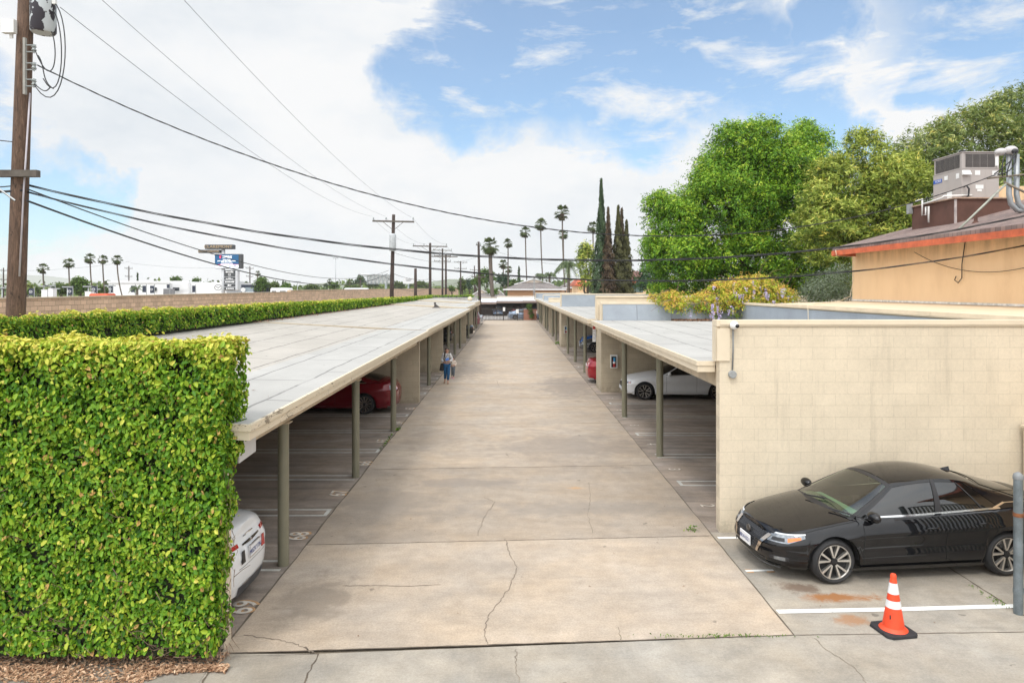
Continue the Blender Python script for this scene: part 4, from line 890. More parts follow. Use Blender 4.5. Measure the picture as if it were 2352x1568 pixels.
DB = thing('showroom', 'small dark framed showroom with curved white emblem beside the auto center sign', 'building', (-57, 151, 0))
b = MB(); slabpx(b, 554, 585, 653.6, 150, 14); b.build('wall', M_NAVY, DB)
b = MB(); slabpx(b, 563, 582, 660, 149.9, .08, 1); b.build('window', mat('bluish_window', (.30, .36, .40), .2), DB)
b = MB(); slabpx(b, 556, 583, 670.5, 149.6, .3, 1); b.build('counter', M_WHT, DB)
p = P(559, 665.5, 149.7); MB().lathe([(.5, 149.5), (.5, 149.7)], 20, (p.x, 0, p.z), 'y').build('emblem', M_WHT, DB)
# banners on lamp posts
def emblem(t, c, r, m):
    n = 20; b = MB()
    for k in range(n):
        a0, a1 = 2 * math.pi * k / n, 2 * math.pi * (k + 1) / n
        b.box(0, 0, 0, 0, 0, 0) if False else b.poly([(c.x + r * math.cos(a0), c.y, c.z + r * .8 * math.sin(a0)), (c.x + r * math.cos(a1), c.y, c.z + r * .8 * math.sin(a1)), (c.x + r * .82 * math.cos(a1), c.y, c.z + r * .62 * math.sin(a1)), (c.x + r * .82 * math.cos(a0), c.y, c.z + r * .62 * math.sin(a0))])
    for s in (-1, 1): b.poly([(c.x + s * r * .85, c.y, c.z + r * .30), (c.x + s * r * .5, c.y, c.z + r * .12), (c.x, c.y, c.z - r * .22), (c.x, c.y, c.z + r * .02), (c.x + s * r * .5, c.y, c.z + r * .3)])
    b.build('emblem', m, t)
def banner(px, pt, pb, w, label, em=True, Y=118):
    t = thing('banner', label, 'banner', (P(px, pb, Y).x, Y, 0), 'dark banners on the dealership lot posts'); a = P(px - w / 2, pt, Y); c = P(px + w / 2, pb, Y)
    MB().box(a.x, c.x, Y, Y + .05, c.z, a.z).build('cloth', M_NAVY, t)
    MB().tube([(c.x + .1, Y, 0), (c.x + .1, Y, a.z + .3)], .06, 6).build('post', M_GALV, t)
    if em: emblem(t, Vector(((a.x + c.x) / 2 - .1, Y - .02, (a.z + c.z) / 2)), .28, M_WHT)
# x positions read off the photograph: (x, top, bottom, width)
for (px, pt, pb, w, Yb, em_, lab) in ((72, 662, 678, 11, 112, 1, 'leftmost dark banner right of the near wooden pole'), (121, 660, 674, 9, 112, 0, 'dark banner between the white lot boxes'), (161, 661, 677, 10, 112, 1, 'navy banner just left of the green upright tree'), (216, 657, 672, 12, 112, 1, 'navy banner just right of the green upright tree'),
    (254, 656, 672, 9, 130, 1, 'dark banner against the left corner of the white building'), (305, 656, 671, 9, 130, 1, 'dark banner left of the middle of the white building'), (331, 656, 671, 8, 130, 0, 'narrow dark banner in the middle of the white building'), (349, 656, 673, 9, 130, 1, 'dark banner beside the small dark window'), (386, 653, 662, 6, 130, 0, 'short high banner above the dark screen of the white building'), (445, 656, 671, 7, 130, 0, 'narrow banner near the round wall emblem')):
    banner(px, pt, pb, w, lab, em_, Yb)
for (xa, xb, pt, lab_) in ((95, 108, 666, 'white lot kiosk below the leftmost palm'), (111, 121, 663, 'taller white lot kiosk right of the leftmost palm'), (195, 208, 670, 'low white lot kiosk right of the green upright tree')):
    a = P(xa, pt, 110); c = P(xb, pt, 110); t = thing('kiosk', lab_, 'kiosk', (a.x, 110, 0)); MB().box(a.x, c.x, 110, 111, 0, a.z).build('body', M_WHT, t); MB().box(a.x - .05, c.x + .05, 109.95, 111.05, a.z + .003, a.z + .08).build('lid', M_WHT, t)
# dealership sign
DS = thing('dealership_sign', 'tall auto center pylon sign with blue screen and stacked dark name panels', 'sign', (P(512, 668, 140).x, 140, 0))
k_ = 140 / 1568
M_SGY = mat('sign_charcoal', (.055, .06, .065), .5, var=.06); M_GOLD = mat('sign_gold_letters', (.50, .36, .21), .5, var=.04); M_LET = mat('sign_white_letters', (.85, .86, .87), .5, var=.02)
a = P(512, 572, 140); MB().tube([(a.x, 140.2, 0), (a.x, 140.2, a.z + .3)], .36, 14).build('pole', mat('pale_grey_paint', (.60, .62, .65), .5, var=.05), DS, True)
def panel(name, x0, x1, yt, yb, m, y=139.7, d=1.0, bev=.12, par=DS):
    a = P(x0, yt, 140); c = P(x1, yb, 140); return MB().box(a.x, c.x, y, y + d, c.z, a.z).build(name, m, par, bevel=bev)
panel('name_panel', 472.6, 538, 561.8, 572.2, M_SGY, 139.4, 1.4); panel('name_panel', 458, 507, 573.8, 581.2, M_SGY, 139.4, 1.2)
def lab(s, px, py, hpx, m, y, par=DS, xs=1.0, bold=.02):
    p = P(px, py, 140); return text('lettering', s, hpx * k_ / .70, m, par, (p.x, y, p.z), (1, 0, 0), (0, 0, 1), .01, xs=xs, bold=bold)
lab('CLAREMONT', 504, 567, 6.1, M_GOLD, 139.36, xs=1.25, bold=.0); lab('AUTO CENTER', 481.5, 577.6, 3.9, M_GOLD, 139.36, xs=1.3, bold=.0)
panel('screen_frame', 495.4, 557, 583.4, 616.8, M_SGY, 139.5, 1.2)
M_SCR = mat('screen_blue', (.0, .06, .15), .4, var=.0, emit=.9); M_SCW = mat('screen_white', (.75, .78, .85), .4, var=0, emit=.5); M_SCR2 = mat('screen_red', (.85, .04, .14), .4, var=0, emit=.5)
panel('screen', 496.8, 550.3, 585, 607.8, M_SCR, 139.44, .05, 0); panel('screen_footer', 496.8, 550.3, 608, 615.6, M_SCW, 139.44, .05, 0); panel('screen_line', 496.8, 550.3, 607.3, 608.1, M_SCR2, 139.42, .03, 0)
lab('KNIGHT', 524.5, 589.4, 3.0, M_SCW, 139.42, xs=1.35, bold=.03); lab('CLAREMONT CDJR', 524.5, 592.4, 1.3, M_SCW, 139.42, xs=1.35)
lab('BALD IS IN.', 523.5, 596.8, 1.9, M_SCW, 139.42, xs=1.3, bold=.02); lab('JUST NOT ON YOUR TIRES.', 523.5, 599.6, 1.9, M_SCW, 139.42, xs=1.25, bold=.02); lab('GIVE US A CALL.', 523.5, 602.3, 1.9, M_SCW, 139.42, xs=1.3, bold=.02); lab('CLAREMONTCDJR.COM', 523.5, 605.9, 1.5, M_SCW, 139.42, xs=1.2)
p = P(508.6, 589.8, 140); MB().hexa([(p.x - .12, 139.40, p.z - .34), (p.x + .12, 139.40, p.z - .34), (p.x + .12, 139.43, p.z - .34), (p.x - .12, 139.43, p.z - .34)], [(p.x - .25, 139.40, p.z + .3), (p.x + .25, 139.40, p.z + .3), (p.x + .25, 139.43, p.z + .3), (p.x - .25, 139.43, p.z + .3)]).build('emblem', M_SCR2, DS)
lab('Jeep', 532, 611.6, 2.6, mat('screen_navy', (.06, .08, .25), .4, var=0), 139.42, bold=.01)
p = P(542.3, 611, 140); MB().hexa([(p.x - .08, 139.40, p.z - .14), (p.x + .08, 139.40, p.z - .14), (p.x + .08, 139.43, p.z - .14), (p.x - .08, 139.43, p.z - .14)], [(p.x - .14, 139.40, p.z + .14), (p.x + .14, 139.40, p.z + .14), (p.x + .14, 139.43, p.z + .14), (p.x - .14, 139.43, p.z + .14)]).build('emblem', mat('screen_navy', (.06, .08, .25)), DS)
panel('column', 515.6, 547.6, 620.5, 668, mat('pale_grey_paint', (.60, .62, .65)), 139.6, 1.4, .3)
rows = [(620.9, 635.2), (636.4, 642.8), (644.2, 650.5), (651.7, 658.1), (659.5, 665.9)]
for (a_, c_) in rows: panel('name_panel', 516.8, 542.3, a_, c_, M_SGY, 139.52, .15, .05)
lab('mazda', 529.5, 624.5, 3.0, M_LET, 139.49, xs=1.5, bold=.05); emblem(DS, P(529.6, 631, 140) - Vector((0, .53, 0)), .30, M_LET)
lab('CERTIFIED', 529.5, 637.9, .8, M_LET, 139.49); lab('Used Vehicles', 529.5, 640.6, 2.0, M_LET, 139.49, xs=1.0, bold=.025)
lab('DODGE', 529.8, 647.4, 2.3, M_LET, 139.49, xs=1.75, bold=.03); lab('Jeep', 529.7, 654.9, 3.4, M_LET, 139.49, xs=1.0, bold=.035); lab('RAM', 532.8, 662.7, 2.3, M_LET, 139.49, xs=1.9, bold=.03)
p = P(521, 662.7, 139.5); MB().lathe([(.16, 139.47), (.16, 139.5)], 6, (p.x, 0, p.z), 'y').build('emblem', M_LET, DS)
em = thing('wall_emblem', 'round winged dealer emblem on the white building left of the sign column', 'emblem', P(501, 660, 150)); emblem(em, P(501, 660, 149.6), .85, mat('mid_grey', (.18, .18, .19)))

# billboard backs and other things beyond the wall
bb = thing('billboard', 'steel truss back of a wide billboard above the tan wall, beside the transformer pole', 'billboard', (P(870, 650, 300).x, 300, 0))
M_STL = mat('grey_steel', (.33, .37, .38), .6, .2, var=.1)
a = P(843, 632, 300); c = P(905, 650, 300)
MB().box(a.x, c.x, 300.4, 300.8, c.z, a.z).build('panel', mat('pale_panel', (.50, .51, .50), .7, var=.1), bb)
b = MB(); n = 7
for i in range(n + 1):
    x = a.x + (c.x - a.x) * i / n; b.box(x - .12, x + .12, 300.0, 300.2, c.z - .4, a.z + .6)
    if i < n: x2 = a.x + (c.x - a.x) * (i + 1) / n; b.tube([(x, 300.1, c.z), (x2, 300.1, a.z)], .13, 4)
b.box(a.x, c.x, 299.9, 300.25, a.z + .1, a.z + .3); b.box(a.x, c.x, 299.9, 300.25, c.z - .5, c.z - .3); b.build('truss', M_STL, bb)
b = MB(); xm = P(886, 650, 300).x; b.tube([(xm, 300.5, 0), (xm, 300.5, c.z)], .55, 10); b.build('post', M_STL, bb)
b2 = thing('billboard', 'small white billboard with faint print beside the cut-off pole', 'billboard', (P(938, 652, 300).x, 300, 0))
a = P(925.5, 638.5, 300); c = P(950, 651.5, 300); MB().box(a.x, c.x, 300, 300.4, c.z, a.z).build('panel', mat('white_panel', (.66, .67, .68), .6), b2)
b = MB(); b.box(a.x + 1.2, c.x - .9, 299.95, 299.98, a.z - .75, a.z - .45); b.box(a.x + 1.5, c.x - 1.3, 299.95, 299.98, a.z - 1.3, a.z - 1.05); b.build('print', mat('mid_grey', (.18, .18, .19)), b2)
MB().tube([(P(938, 650, 300).x, 300.2, 0), (P(938, 650, 300).x, 300.2, c.z)], .4, 10).build('post', M_STL, b2)
# vans and sheds beyond the wall: low roofs
def boxveh(x0, x1, pt, Y, label, m=None, zb=.8):
    a = P(x0, pt, Y); c = P(x1, pt, Y); t = thing('trailer', label, 'trailer', ((a.x + c.x) / 2, Y, 0)); 
    MB().box(a.x, c.x, Y, Y + 2.4, zb, a.z).build('body', m or M_WHT, t, bevel=.25)
    MB().box(a.x + .3, a.x + 1.1, Y - .03, Y - .004, a.z - .9, a.z - .5).build('window', mat('dark_window', (.03, .035, .04)), t); MB().box(c.x - 1.6, c.x - .6, Y - .03, Y - .004, a.z - .9, a.z - .5).build('window', mat('dark_window', (.03, .035, .04)), t)
    for x in (a.x + 1, c.x - 1): MB().lathe([(.4, Y - .05), (.4, Y + .2)], 14, (x, 0, .42), 'y').build('wheel', mat('tyre', (.02, .02, .02), .8), t)
boxveh(620, 664, 661.3, 120, 'white travel trailer roof showing above the tan wall right of the sign')
boxveh(790, 843, 661.5, 140, 'white caravan roof showing above the tan wall under the billboard')
boxveh(203, 247, 674, 105, 'low orange red canopy just above the tan wall left of the white building', mat('red_roof', (.6, .09, .03), .5))

# ---------------------------------------------------------------- end of the alley: gate, fence, far carport, houses
GT = thing('iron_gate', 'dark iron bar gate closing the far end of the alley', 'gate', (-1.2, 93, 0))
M_IRON = mat('brown_iron', (.05, .038, .033), .5, var=.1)
b = MB(); x = -4.0
while x < 1.75:
    b.box(x - .014, x + .014, 93, 93.03, .06, 1.68); x += .115
b.build('bars', M_IRON, GT); b = MB(); b.box(-4.0, 1.75, 92.97, 93.06, 1.50, 1.56); b.box(-4.0, 1.75, 92.97, 93.06, .06, .12)
for xx in (-4.0, -.95, 1.0, 1.75): b.box(xx - .04, xx + .04, 92.96, 93.07, 0, 1.72)
b.build('frame', M_IRON, GT)
for (x0_, x1_, z0_, z1_, l) in ((-1.0, -.70, 1.26, 1.78, 'white notice board on the iron gate, above the blue car'), (.78, 1.16, .95, 1.52, 'white notice board on the iron gate, near the silver car')):
    o = MB().box(x0_, x1_, 92.9, 92.93, z0_, z1_).build('notice_board', mat('sign_white', (.75, .75, .74))); tag(o, l, 'sign')
o = thing('timber_fence', 'reddish brown board fence beside the iron gate', 'fence', (2.5, 93, 0))
b = MB(); x = 1.82
while x < 3.45: b.box(x, x + .128, 93.0, 93.03, .05, 1.55 + rng.uniform(-.01, .02)); x += .135
b.build('boards', mat('cedar_boards', (.32, .14, .085), .8, var=.25, vs=8), o); MB().box(1.8, 3.5, 92.96, 92.995, 1.56, 1.60).build('rail', M_IRON, o)
iron = thing('railing', 'row of pointed dark iron bars above the gate and board fence', 'railing', (0, 93.4, 0)); b = MB(); x = -4
while x < 3.4: b.box(x - .012, x + .012, 93.4, 93.42, 0, 1.86); x += .15
b.box(-4, 3.4, 93.38, 93.44, 1.5, 1.54); b.build('bars', M_IRON, iron)
far = sheet('far_yard', [[(-14, 94.3), (14, 94.3), (14, 132), (-14, 132)]], concrete('yard_concrete', (.40, .385, .37), .1, .2), z=-.01)
FC = thing('carport', 'dark brown carport with white metal roof bays beyond the iron gate', 'carport', (0, 113, 0))
M_BRN = mat('dark_brown_paint', (.045, .033, .03), .8, var=.1); M_BRNF = mat('taupe_fascia', (.24, .18, .155), .7, var=.1); M_WROOF = mat('white_metal_roof', (.66, .69, .73), .5, var=.08)
for (xa, xb, dz) in ((-6.5, -2.2, -.10), (-2.18, 5.2 - 4.0 + .8, .08), (2.02, 8, .12)):
    b = MB(); b.hexa([(xa, 108, 2.28 + dz), (xb, 108, 2.28 + dz), (xb, 114, 2.7 + dz), (xa, 114, 2.7 + dz)], [(xa, 108, 2.36 + dz), (xb, 108, 2.36 + dz), (xb, 114, 2.78 + dz), (xa, 114, 2.78 + dz)]); b.build('roof', M_WROOF, FC)
    b = MB(); b.box(xa, xb, 107.9, 107.99, 1.98 + dz, 2.30 + dz); b.build('fascia', M_BRNF, FC)
    b = MB(); b.box(xa, xb, 114.05, 114.2, 2.6, 3.02 + dz); b.build('parapet', mat('cream_render', (.55, .48, .40), .8), FC)
for x in (-6.4, -2.2, 2.0, 5): MB().box(x - .06, x + .06, 108.1, 108.22, 0, 2.2).build('post', M_BRN, FC)
MB().box(-6.5, 8, 113.8, 114, 0, 2.7).build('back_wall', M_BRN, FC)
def house(name, label, x0, x1, ya, yb, ze, za, wallm, roofm, trimm, over=.6, gable_front=True, windows=()):
    t = thing(name, label, 'house', ((x0 + x1) / 2, (ya + yb) / 2, 0)); xm = (x0 + x1) / 2
    MB().box(x0, x1, ya, yb, 0, ze).build('wall', wallm, t)
    b = MB(); o = over; rx_ = (x1 - x0) * .28; gy = ya + (yb - ya) * .33
    b.hexa([(x0 - o, ya - o, ze), (x1 + o, ya - o, ze), (x1 + o, yb + o, ze), (x0 - o, yb + o, ze)], [(x0 + rx_, gy, za - .5), (x1 - rx_, gy, za - .5), (x1 - rx_, yb - 1, za - .4), (x0 + rx_, yb - 1, za - .4)])
    b.build('roof', roofm, t)
    b = MB(); b.hexa([(x0 - o, ya - o - .05, ze - .16), (x1 + o, ya - o - .05, ze - .16), (x1 + o, ya - o - .005, ze - .16), (x0 - o, ya - o - .005, ze - .16)], [(x0 - o, ya - o - .05, ze + .06), (x1 + o, ya - o - .05, ze + .06), (x1 + o, ya - o - .005, ze + .06), (x0 - o, ya - o - .005, ze + .06)])
    b.box(x0 - o - .05, x0 - o - .005, ya - o, yb + o, ze - .16, ze + .06); b.build('eave_board', trimm, t)
    if gable_front:
        w = (x1 - x0) * .34; zg = za - .95
        b = MB(); b.hexa([(xm - w, gy - .6, zg - .12), (xm + w, gy - .6, zg - .12), (xm + w, gy + 3, zg - .12), (xm - w, gy + 3, zg - .12)], [(xm - .02, gy - .6, za), (xm + .02, gy - .6, za), (xm + .02, gy + 3, za), (xm - .02, gy + 3, za)]); b.build('gable', mat('cream_siding', (.62, .52, .42), .8), t)
        b = MB()
        for s in (-1, 1): b.hexa([(xm, gy - .85, za + .02), (xm + s * (w + .4), gy - .85, zg - .16), (xm + s * (w + .4), gy - .62, zg - .16), (xm, gy - .62, za + .02)], [(xm, gy - .85, za + .2), (xm + s * (w + .4), gy - .85, zg + .02), (xm + s * (w + .4), gy - .62, zg + .02), (xm, gy - .62, za + .2)])
        b.build('rake_board', trimm, t)
        b = MB()
        for s in (-1, 1): b.hexa([(xm, gy - .6, za + .0), (xm + s * (w + .4), gy - .6, zg - .14), (xm + s * (w + .4), gy + 4, zg - .14), (xm, gy + 4, za + .0)], [(xm, gy - .6, za + .12), (xm + s * (w + .4), gy - .6, zg), (xm + s * (w + .4), gy + 4, zg), (xm, gy + 4, za + .12)])
        b.build('gable_roof', roofm, t)
    for (wx0, wx1, wz0, wz1) in windows:
        MB().box(wx0, wx1, ya - .06, ya - .005, wz0, wz1).build('window', mat('greenish_glass', (.13, .19, .17), .15), t)
    return t
M_TANW = mat('tan_house_wall', (.47, .27, .15), .9, var=.08); M_WTR = mat('white_trim', (.72, .72, .72), .6, var=.04)
house('house', 'tan house with grey hipped roof and cream gable beyond the gate', P(1166, 0, 135).x, P(1290, 0, 135).x, 135, 149, 4.22, 6.25, M_TANW, M_SHING, M_WTR, .9)
house('house', 'second tan house with white-edged gable, behind and right of the nearer one', P(1295, 0, 165).x, P(1345, 0, 165).x, 165, 178, 4.6, 6.3, M_TANW, M_SHING, M_WTR, .6)
house('house', 'low white house with grey roof between the gate pole and the fan palm', P(1080, 0, 150).x, P(1130, 0, 150).x, 150, 160, 2.2, 4.1, M_WHT, M_SHING, M_WTR, .6)
house('house', 'small low house with grey roof right of the fan palm trunk', P(1132, 0, 155).x, P(1158, 0, 155).x, 155, 166, 2.4, 4.0, mat('grey_house_wall', (.34, .30, .27), .9), M_SHING, M_WTR, .5)
house('house', 'orange house with red-brown roof and pale window half hidden by the cypresses', P(1430, 0, 95).x, P(1495, 0, 95).x, 95, 107, 5.35, 7.4, M_STUC, mat('red_brown_roof', (.16, .07, .06), .9, var=.15, vs=3), M_RED, .7, False, [(P(1448, 0, 95).x, P(1477, 0, 95).x, 3.8, 5.0)])
house('house', 'bit of orange house with red eave left of the cypresses', P(1328, 0, 100).x, P(1352, 0, 100).x, 100, 110, 4.9, 6.3, M_STUC, M_RED, M_RED, .4, False)
tag(MB().tube([(P(1225, 660, 120).x, 120, 0), (P(1225, 648, 120).x, 120, P(1225, 640, 120).z)], .06, 6).build('vent_pipe', M_GALV, None), 'thin pale standpipe in front of the tan house', 'pipe')
cam2 = thing('security_light', 'grey floodlight post rising from the far end of the right carport roof', 'light', (P(1228, 674, 96).x, 96.5, 3))
px_ = P(1228.5, 674, 96).x; MB().tube([(px_, 96.5, 2.9), (px_, 96.5, 6.0)], .06, 8).build('post', M_GALV, cam2); MB().box(px_ - .3, px_ + .1, 96.3, 96.6, 5.9, 6.15).build('lamp_head', M_WTR, cam2)

# ---------------------------------------------------------------- hills
def ridge(name, pts, Y, col, depth=900):
    V = []; F = []; rs = np.random.RandomState(3); n = 160
    xs = np.linspace(pts[0][0], pts[-1][0], n); tops = np.interp(xs, [p[0] for p in pts], [p[1] for p in pts])
    tops = tops - np.abs(np.convolve(rs.normal(0, 1, n), np.ones(9) / 9, 'same')) * 1.3
    for i in range(n):
        a = P(xs[i], tops[i], Y); wob = 60 * math.sin(i * .3)
        V += [(a.x, Y - 500 + wob * .3, -5), (a.x, Y - 180 + wob, a.z * .55), (a.x, Y, a.z), (a.x, Y + depth, -5)]
    for i in range(n - 1):
        for k in range(3): F.append((4 * i + k, 4 * (i + 1) + k, 4 * (i + 1) + k + 1, 4 * i + k + 1))
    o = link(name, arrmesh(name, V, F), mat(name + '_scrub', col, .95, var=.3, vs=.004), None, True); o['kind'] = 'structure'; return o
ridge('hills', [(-700, 664), (-400, 622), (-100, 628), (30, 630), (110, 634), (180, 642), (250, 652), (300, 664)], 5200, (.13, .16, .08))
ridge('hills', [(560, 664), (640, 661), (720, 652), (780, 647), (840, 650), (900, 653), (980, 648), (1040, 641), (1090, 646), (1130, 652), (1180, 650), (1300, 655), (1500, 650), (2600, 640)], 2300, (.12, .15, .08))
# ---------------------------------------------------------------- hedges
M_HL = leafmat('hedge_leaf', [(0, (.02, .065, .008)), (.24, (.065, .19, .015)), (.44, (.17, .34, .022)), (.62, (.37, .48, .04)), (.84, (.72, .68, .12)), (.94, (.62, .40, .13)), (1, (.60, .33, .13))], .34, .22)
M_CORE = mat('hedge_light_block', (.018, .022, .008), .95, var=.3, vs=8)  # dark solid fill added inside the hedges to block light
M_TWIG = mat('twig', (.20, .135, .09), .9, var=.3, vs=20)
def hedge_faces(faces, dens, size, seed, wob=.06, depth=.16, asp=.62):
    """faces: (origin, u, v, normal, toptint) rectangles; returns leaf arrays"""
    rs = np.random.RandomState(seed); VV = []; FF = []; TT = []; nb = 0
    for (o, u, v, nrm, tp) in faces:
        o, u, v, nrm = [np.array(q, float) for q in (o, u, v, nrm)]
        A_ = np.linalg.norm(np.cross(u, v)); n = int(A_ * dens)
        a, b_ = rs.rand(n), rs.rand(n)
        Pt = o + a[:, None] * u + b_[:, None] * v
        lump = (np.sin(Pt[:, 0] * 5.1 + Pt[:, 2] * 3.3 + Pt[:, 1] * 2) * np.sin(Pt[:, 0] * 2.3 - Pt[:, 2] * 6.1 + Pt[:, 1] * 3.7) + np.sin(Pt[:, 2] * 9.7 + Pt[:, 1] * 8 + Pt[:, 0] * 7) * .5)
        dd = -depth * rs.rand(n) ** 1.6 + wob * lump * .6 + rs.normal(0, .012, n) + (rs.rand(n) > .985) * rs.rand(n) * .10
        keep = ~((lump < -.80) & (rs.rand(n) < .6)); Pt = (Pt + dd[:, None] * nrm)[keep]; n = len(Pt); lump = lump[keep]; dd = dd[keep]
        Nn = nrm * .9 + np.array([0, 0, .45]) + rs.normal(size=(n, 3)) * .42
        Ax = np.array([0, 0, -.8 if tp < .5 else .25]) + rs.normal(size=(n, 3)) * .6 + nrm * .25
        if seed == 5 and tp < .5 and nrm[1] < -.5:      # the hedge widens towards its top
            lim = -3.33 + .22 * np.clip(Pt[:, 2] / 3.7, 0, 1) ** 1.3 + .03 * np.sin(Pt[:, 2] * 4) + .02 * rs.normal(size=n); kk = Pt[:, 0] < lim
            Pt, Nn, Ax, dd = Pt[kk], Nn[kk], Ax[kk], dd[kk]; n = len(Pt)
        sz = size * (.45 + .95 * rs.rand(n) ** 1.2)
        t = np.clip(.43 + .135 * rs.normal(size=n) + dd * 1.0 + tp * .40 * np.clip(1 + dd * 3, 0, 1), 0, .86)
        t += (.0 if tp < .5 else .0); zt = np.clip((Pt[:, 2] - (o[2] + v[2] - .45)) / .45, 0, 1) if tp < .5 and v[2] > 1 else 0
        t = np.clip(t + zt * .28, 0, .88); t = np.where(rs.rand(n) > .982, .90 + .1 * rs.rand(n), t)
        V, F = leaves(Pt, Nn, Ax, sz, asp, rs); VV.append(V); FF.append(F + nb); nb += len(V); TT.append(np.repeat(t, 6))
    return np.concatenate(VV), np.concatenate(FF), np.concatenate(TT)
def twigs(n, fn, L, r, seed):
    rg = random.Random(seed); b = MB()
    for _ in range(n):
        p, d = fn(rg); p = Vector(p); d = Vector(d).normalized() * L * rg.uniform(.4, 1.2); m_ = p + d * .5 + Vector((rg.uniform(-1, 1), rg.uniform(-1, 1), rg.uniform(-1, 1))) * L * .12
        b.tube([p, m_, p + d], [r, r * .8, r * .4], 4, caps=False)
    return b
H1 = thing('hedge', 'tall clipped glossy-leaved hedge in the left foreground, covering the carport end wall', 'hedge', (-6.5, 7.75, 0))
x0, xr_, yf, zt = -9.4, -3.25, 7.62, 3.66
fc = [((x0, yf, .16), (xr_ + .20 - x0, 0, 0), (0, -.16, zt - .16), (0, -1, .05), 0), ((x0, yf - .14, zt), (xr_ - x0 + .12, 0, 0), (0, .75, 0), (0, 0, 1), 1),
      ((xr_ - .04, yf, .2), (0, .38, 0), (.12, 0, zt - .2), (1, 0, 0), 0), ((xr_ + .02, yf - .1, 2.3), (0, .72, 0), (.08, 0, 1.3), (1, 0, 0), 0)]
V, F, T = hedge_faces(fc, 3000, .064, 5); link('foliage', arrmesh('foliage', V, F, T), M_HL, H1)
b = MB(); b.box(x0, xr_ - .10, yf + .08, 8.04, .12, zt - .12); b.box(xr_ - .4, xr_ - .06, yf + .1, 8.055, 2.4, zt - .125); b.build('core', M_CORE, H1)  # dark boxes added behind the leaves so no light passes
def tf(rg):
    if rg.random() < .55: return (rg.uniform(-7, xr_), yf + rg.uniform(-.02, .1), rg.uniform(.05, .6)), (rg.uniform(-1, 1), -.3, rg.uniform(-.2, 1))
    if rg.random() < .4: return (xr_ + rg.uniform(-.05, .05), rg.uniform(yf, 8.0), rg.uniform(.05, 2.2)), (.3, rg.uniform(-1, 0), rg.uniform(-1, 1))
    return (rg.uniform(-7, xr_), yf - .05, rg.uniform(.6, 3.4)), (rg.uniform(-1, 1), -.5, rg.uniform(-.6, .8))
twigs(420, tf, .22, .0042, 3).build('twigs', M_TWIG, H1)['kind'] = 'stuff'

H2 = thing('hedge', 'low clipped hedge running along the back edge of the left carport roof', 'hedge', (-9.6, 40, 3))
VV = []; FF = []; TT = []; nb = 0
for (a, c, dens, size) in ((7.0, 13, 1500, .062), (13, 20, 1150, .068), (20, 32, 620, .085), (32, 50, 330, .11), (50, 81.8, 170, .15)):
    za, zc = 3.74 - (a - 7) * .0042, 3.74 - (c - 7) * .0042; L = c - a
    ff = [((-9.22, a, 3.13), (0, L, 0), (-.04, 0, za - 3.13), (1, 0, .1), 0), ((-9.95, a, za), (.72, 0, 0), (0, L, zc - za), (0, 0, 1), 1)]
    V, F, T = hedge_faces(ff, dens, size, int(a) + 9, .09, .2); VV.append(V); FF.append(F + nb); nb += len(V); TT.append(T)
ff = [((-9.9, 81.5, 3.1), (5.6, 0, 0), (0, 0, .42), (0, -1, 0), 0), ((-9.9, 81.5, 3.52), (5.6, 0, 0), (0, .6, 0), (0, 0, 1), 1), ((-4.7, 81.4, 2.9), (.9, 0, 0), (0, 0, .5), (0, -1, 0), 0)]
V, F, T = hedge_faces(ff, 190, .14, 77, .08, .2); VV.append(V); FF.append(F + nb); TT.append(T * .8)
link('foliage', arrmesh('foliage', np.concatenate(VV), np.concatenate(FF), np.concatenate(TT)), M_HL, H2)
b = MB(); b.box(-9.85, -9.38, 7.2, 81.8, 2.9, 3.38); b.hexa([(-9.85, 7.2, 3.381), (-9.40, 7.2, 3.381), (-9.40, 81.5, 3.381), (-9.85, 81.5, 3.381)], [(-9.85, 7.2, 3.64), (-9.42, 7.2, 3.64), (-9.42, 81.5, 3.34 + .045), (-9.85, 81.5, 3.34 + .045)]); b.box(-9.85, -4.5, 81.6, 82.1, 2.9, 3.4); b.build('core', M_CORE, H2)  # added dark fill inside the leaves, stops light coming through

# ---------------------------------------------------------------- litter
M_CHIP = leafmat('wood_chip', [(0, (.16, .07, .035)), (.4, (.38, .22, .13)), (.75, (.58, .38, .24)), (1, (.70, .50, .34))], .8, 0)
rs = np.random.RandomState(21)
def litter(name, Pt, size, asp, m, label, cat, tint=None, flat=.35, z=0):
    n = len(Pt); N = np.array([0, 0, 1.0]) + rs.normal(size=(n, 3)) * flat; A = rs.normal(size=(n, 3)); A[:, 2] *= .2
    V, F = small_leaves(Pt, N, A, size * (.5 + rs.rand(n)), asp); t = np.clip(rs.normal(.55, .25, n), 0, 1) if tint is None else tint
    o = link(name, arrmesh(name, V, F, np.repeat(t, 4)), m); tag(o, label, cat, kind='stuff'); return o
n = 5200; x = -6.9 + rs.rand(n) * 3.75; edge_ = 7.66 - .22 * rs.rand(n) ** 1.7 * (1 + .6 * np.sin(x * 2.3)) - (np.exp(-((x + 4.45) / .45) ** 2)) * .42 * rs.rand(n) - np.exp(-((x + 5.7) / .25) ** 2) * .22 * rs.rand(n)
x = np.concatenate([x, -6.9 + rs.rand(2600) * 3.62]); edge_ = np.concatenate([edge_, 7.6 + rs.rand(2600) * .35]); n = len(x)
Pt = np.stack([x, edge_, .008 + rs.rand(n) * .045 * np.clip((edge_ - 7.15) * 2, .2, 1)], 1)
litter('wood_chips', Pt, .05, .33, M_CHIP, 'pale wood chips and dry litter along the foot of the tall hedge', 'mulch')
n = 900; Pt = np.stack([-9.12 + .35 * rs.rand(n) ** 2, 24 + 33 * rs.rand(n), 3.07 + .02 * rs.rand(n)], 1)
litter('dry_leaves', Pt, .07, .4, M_CHIP, 'dry leaves gathered on the roof along the foot of the low hedge', 'leaves', np.clip(rs.normal(.25, .15, n), 0, 1))
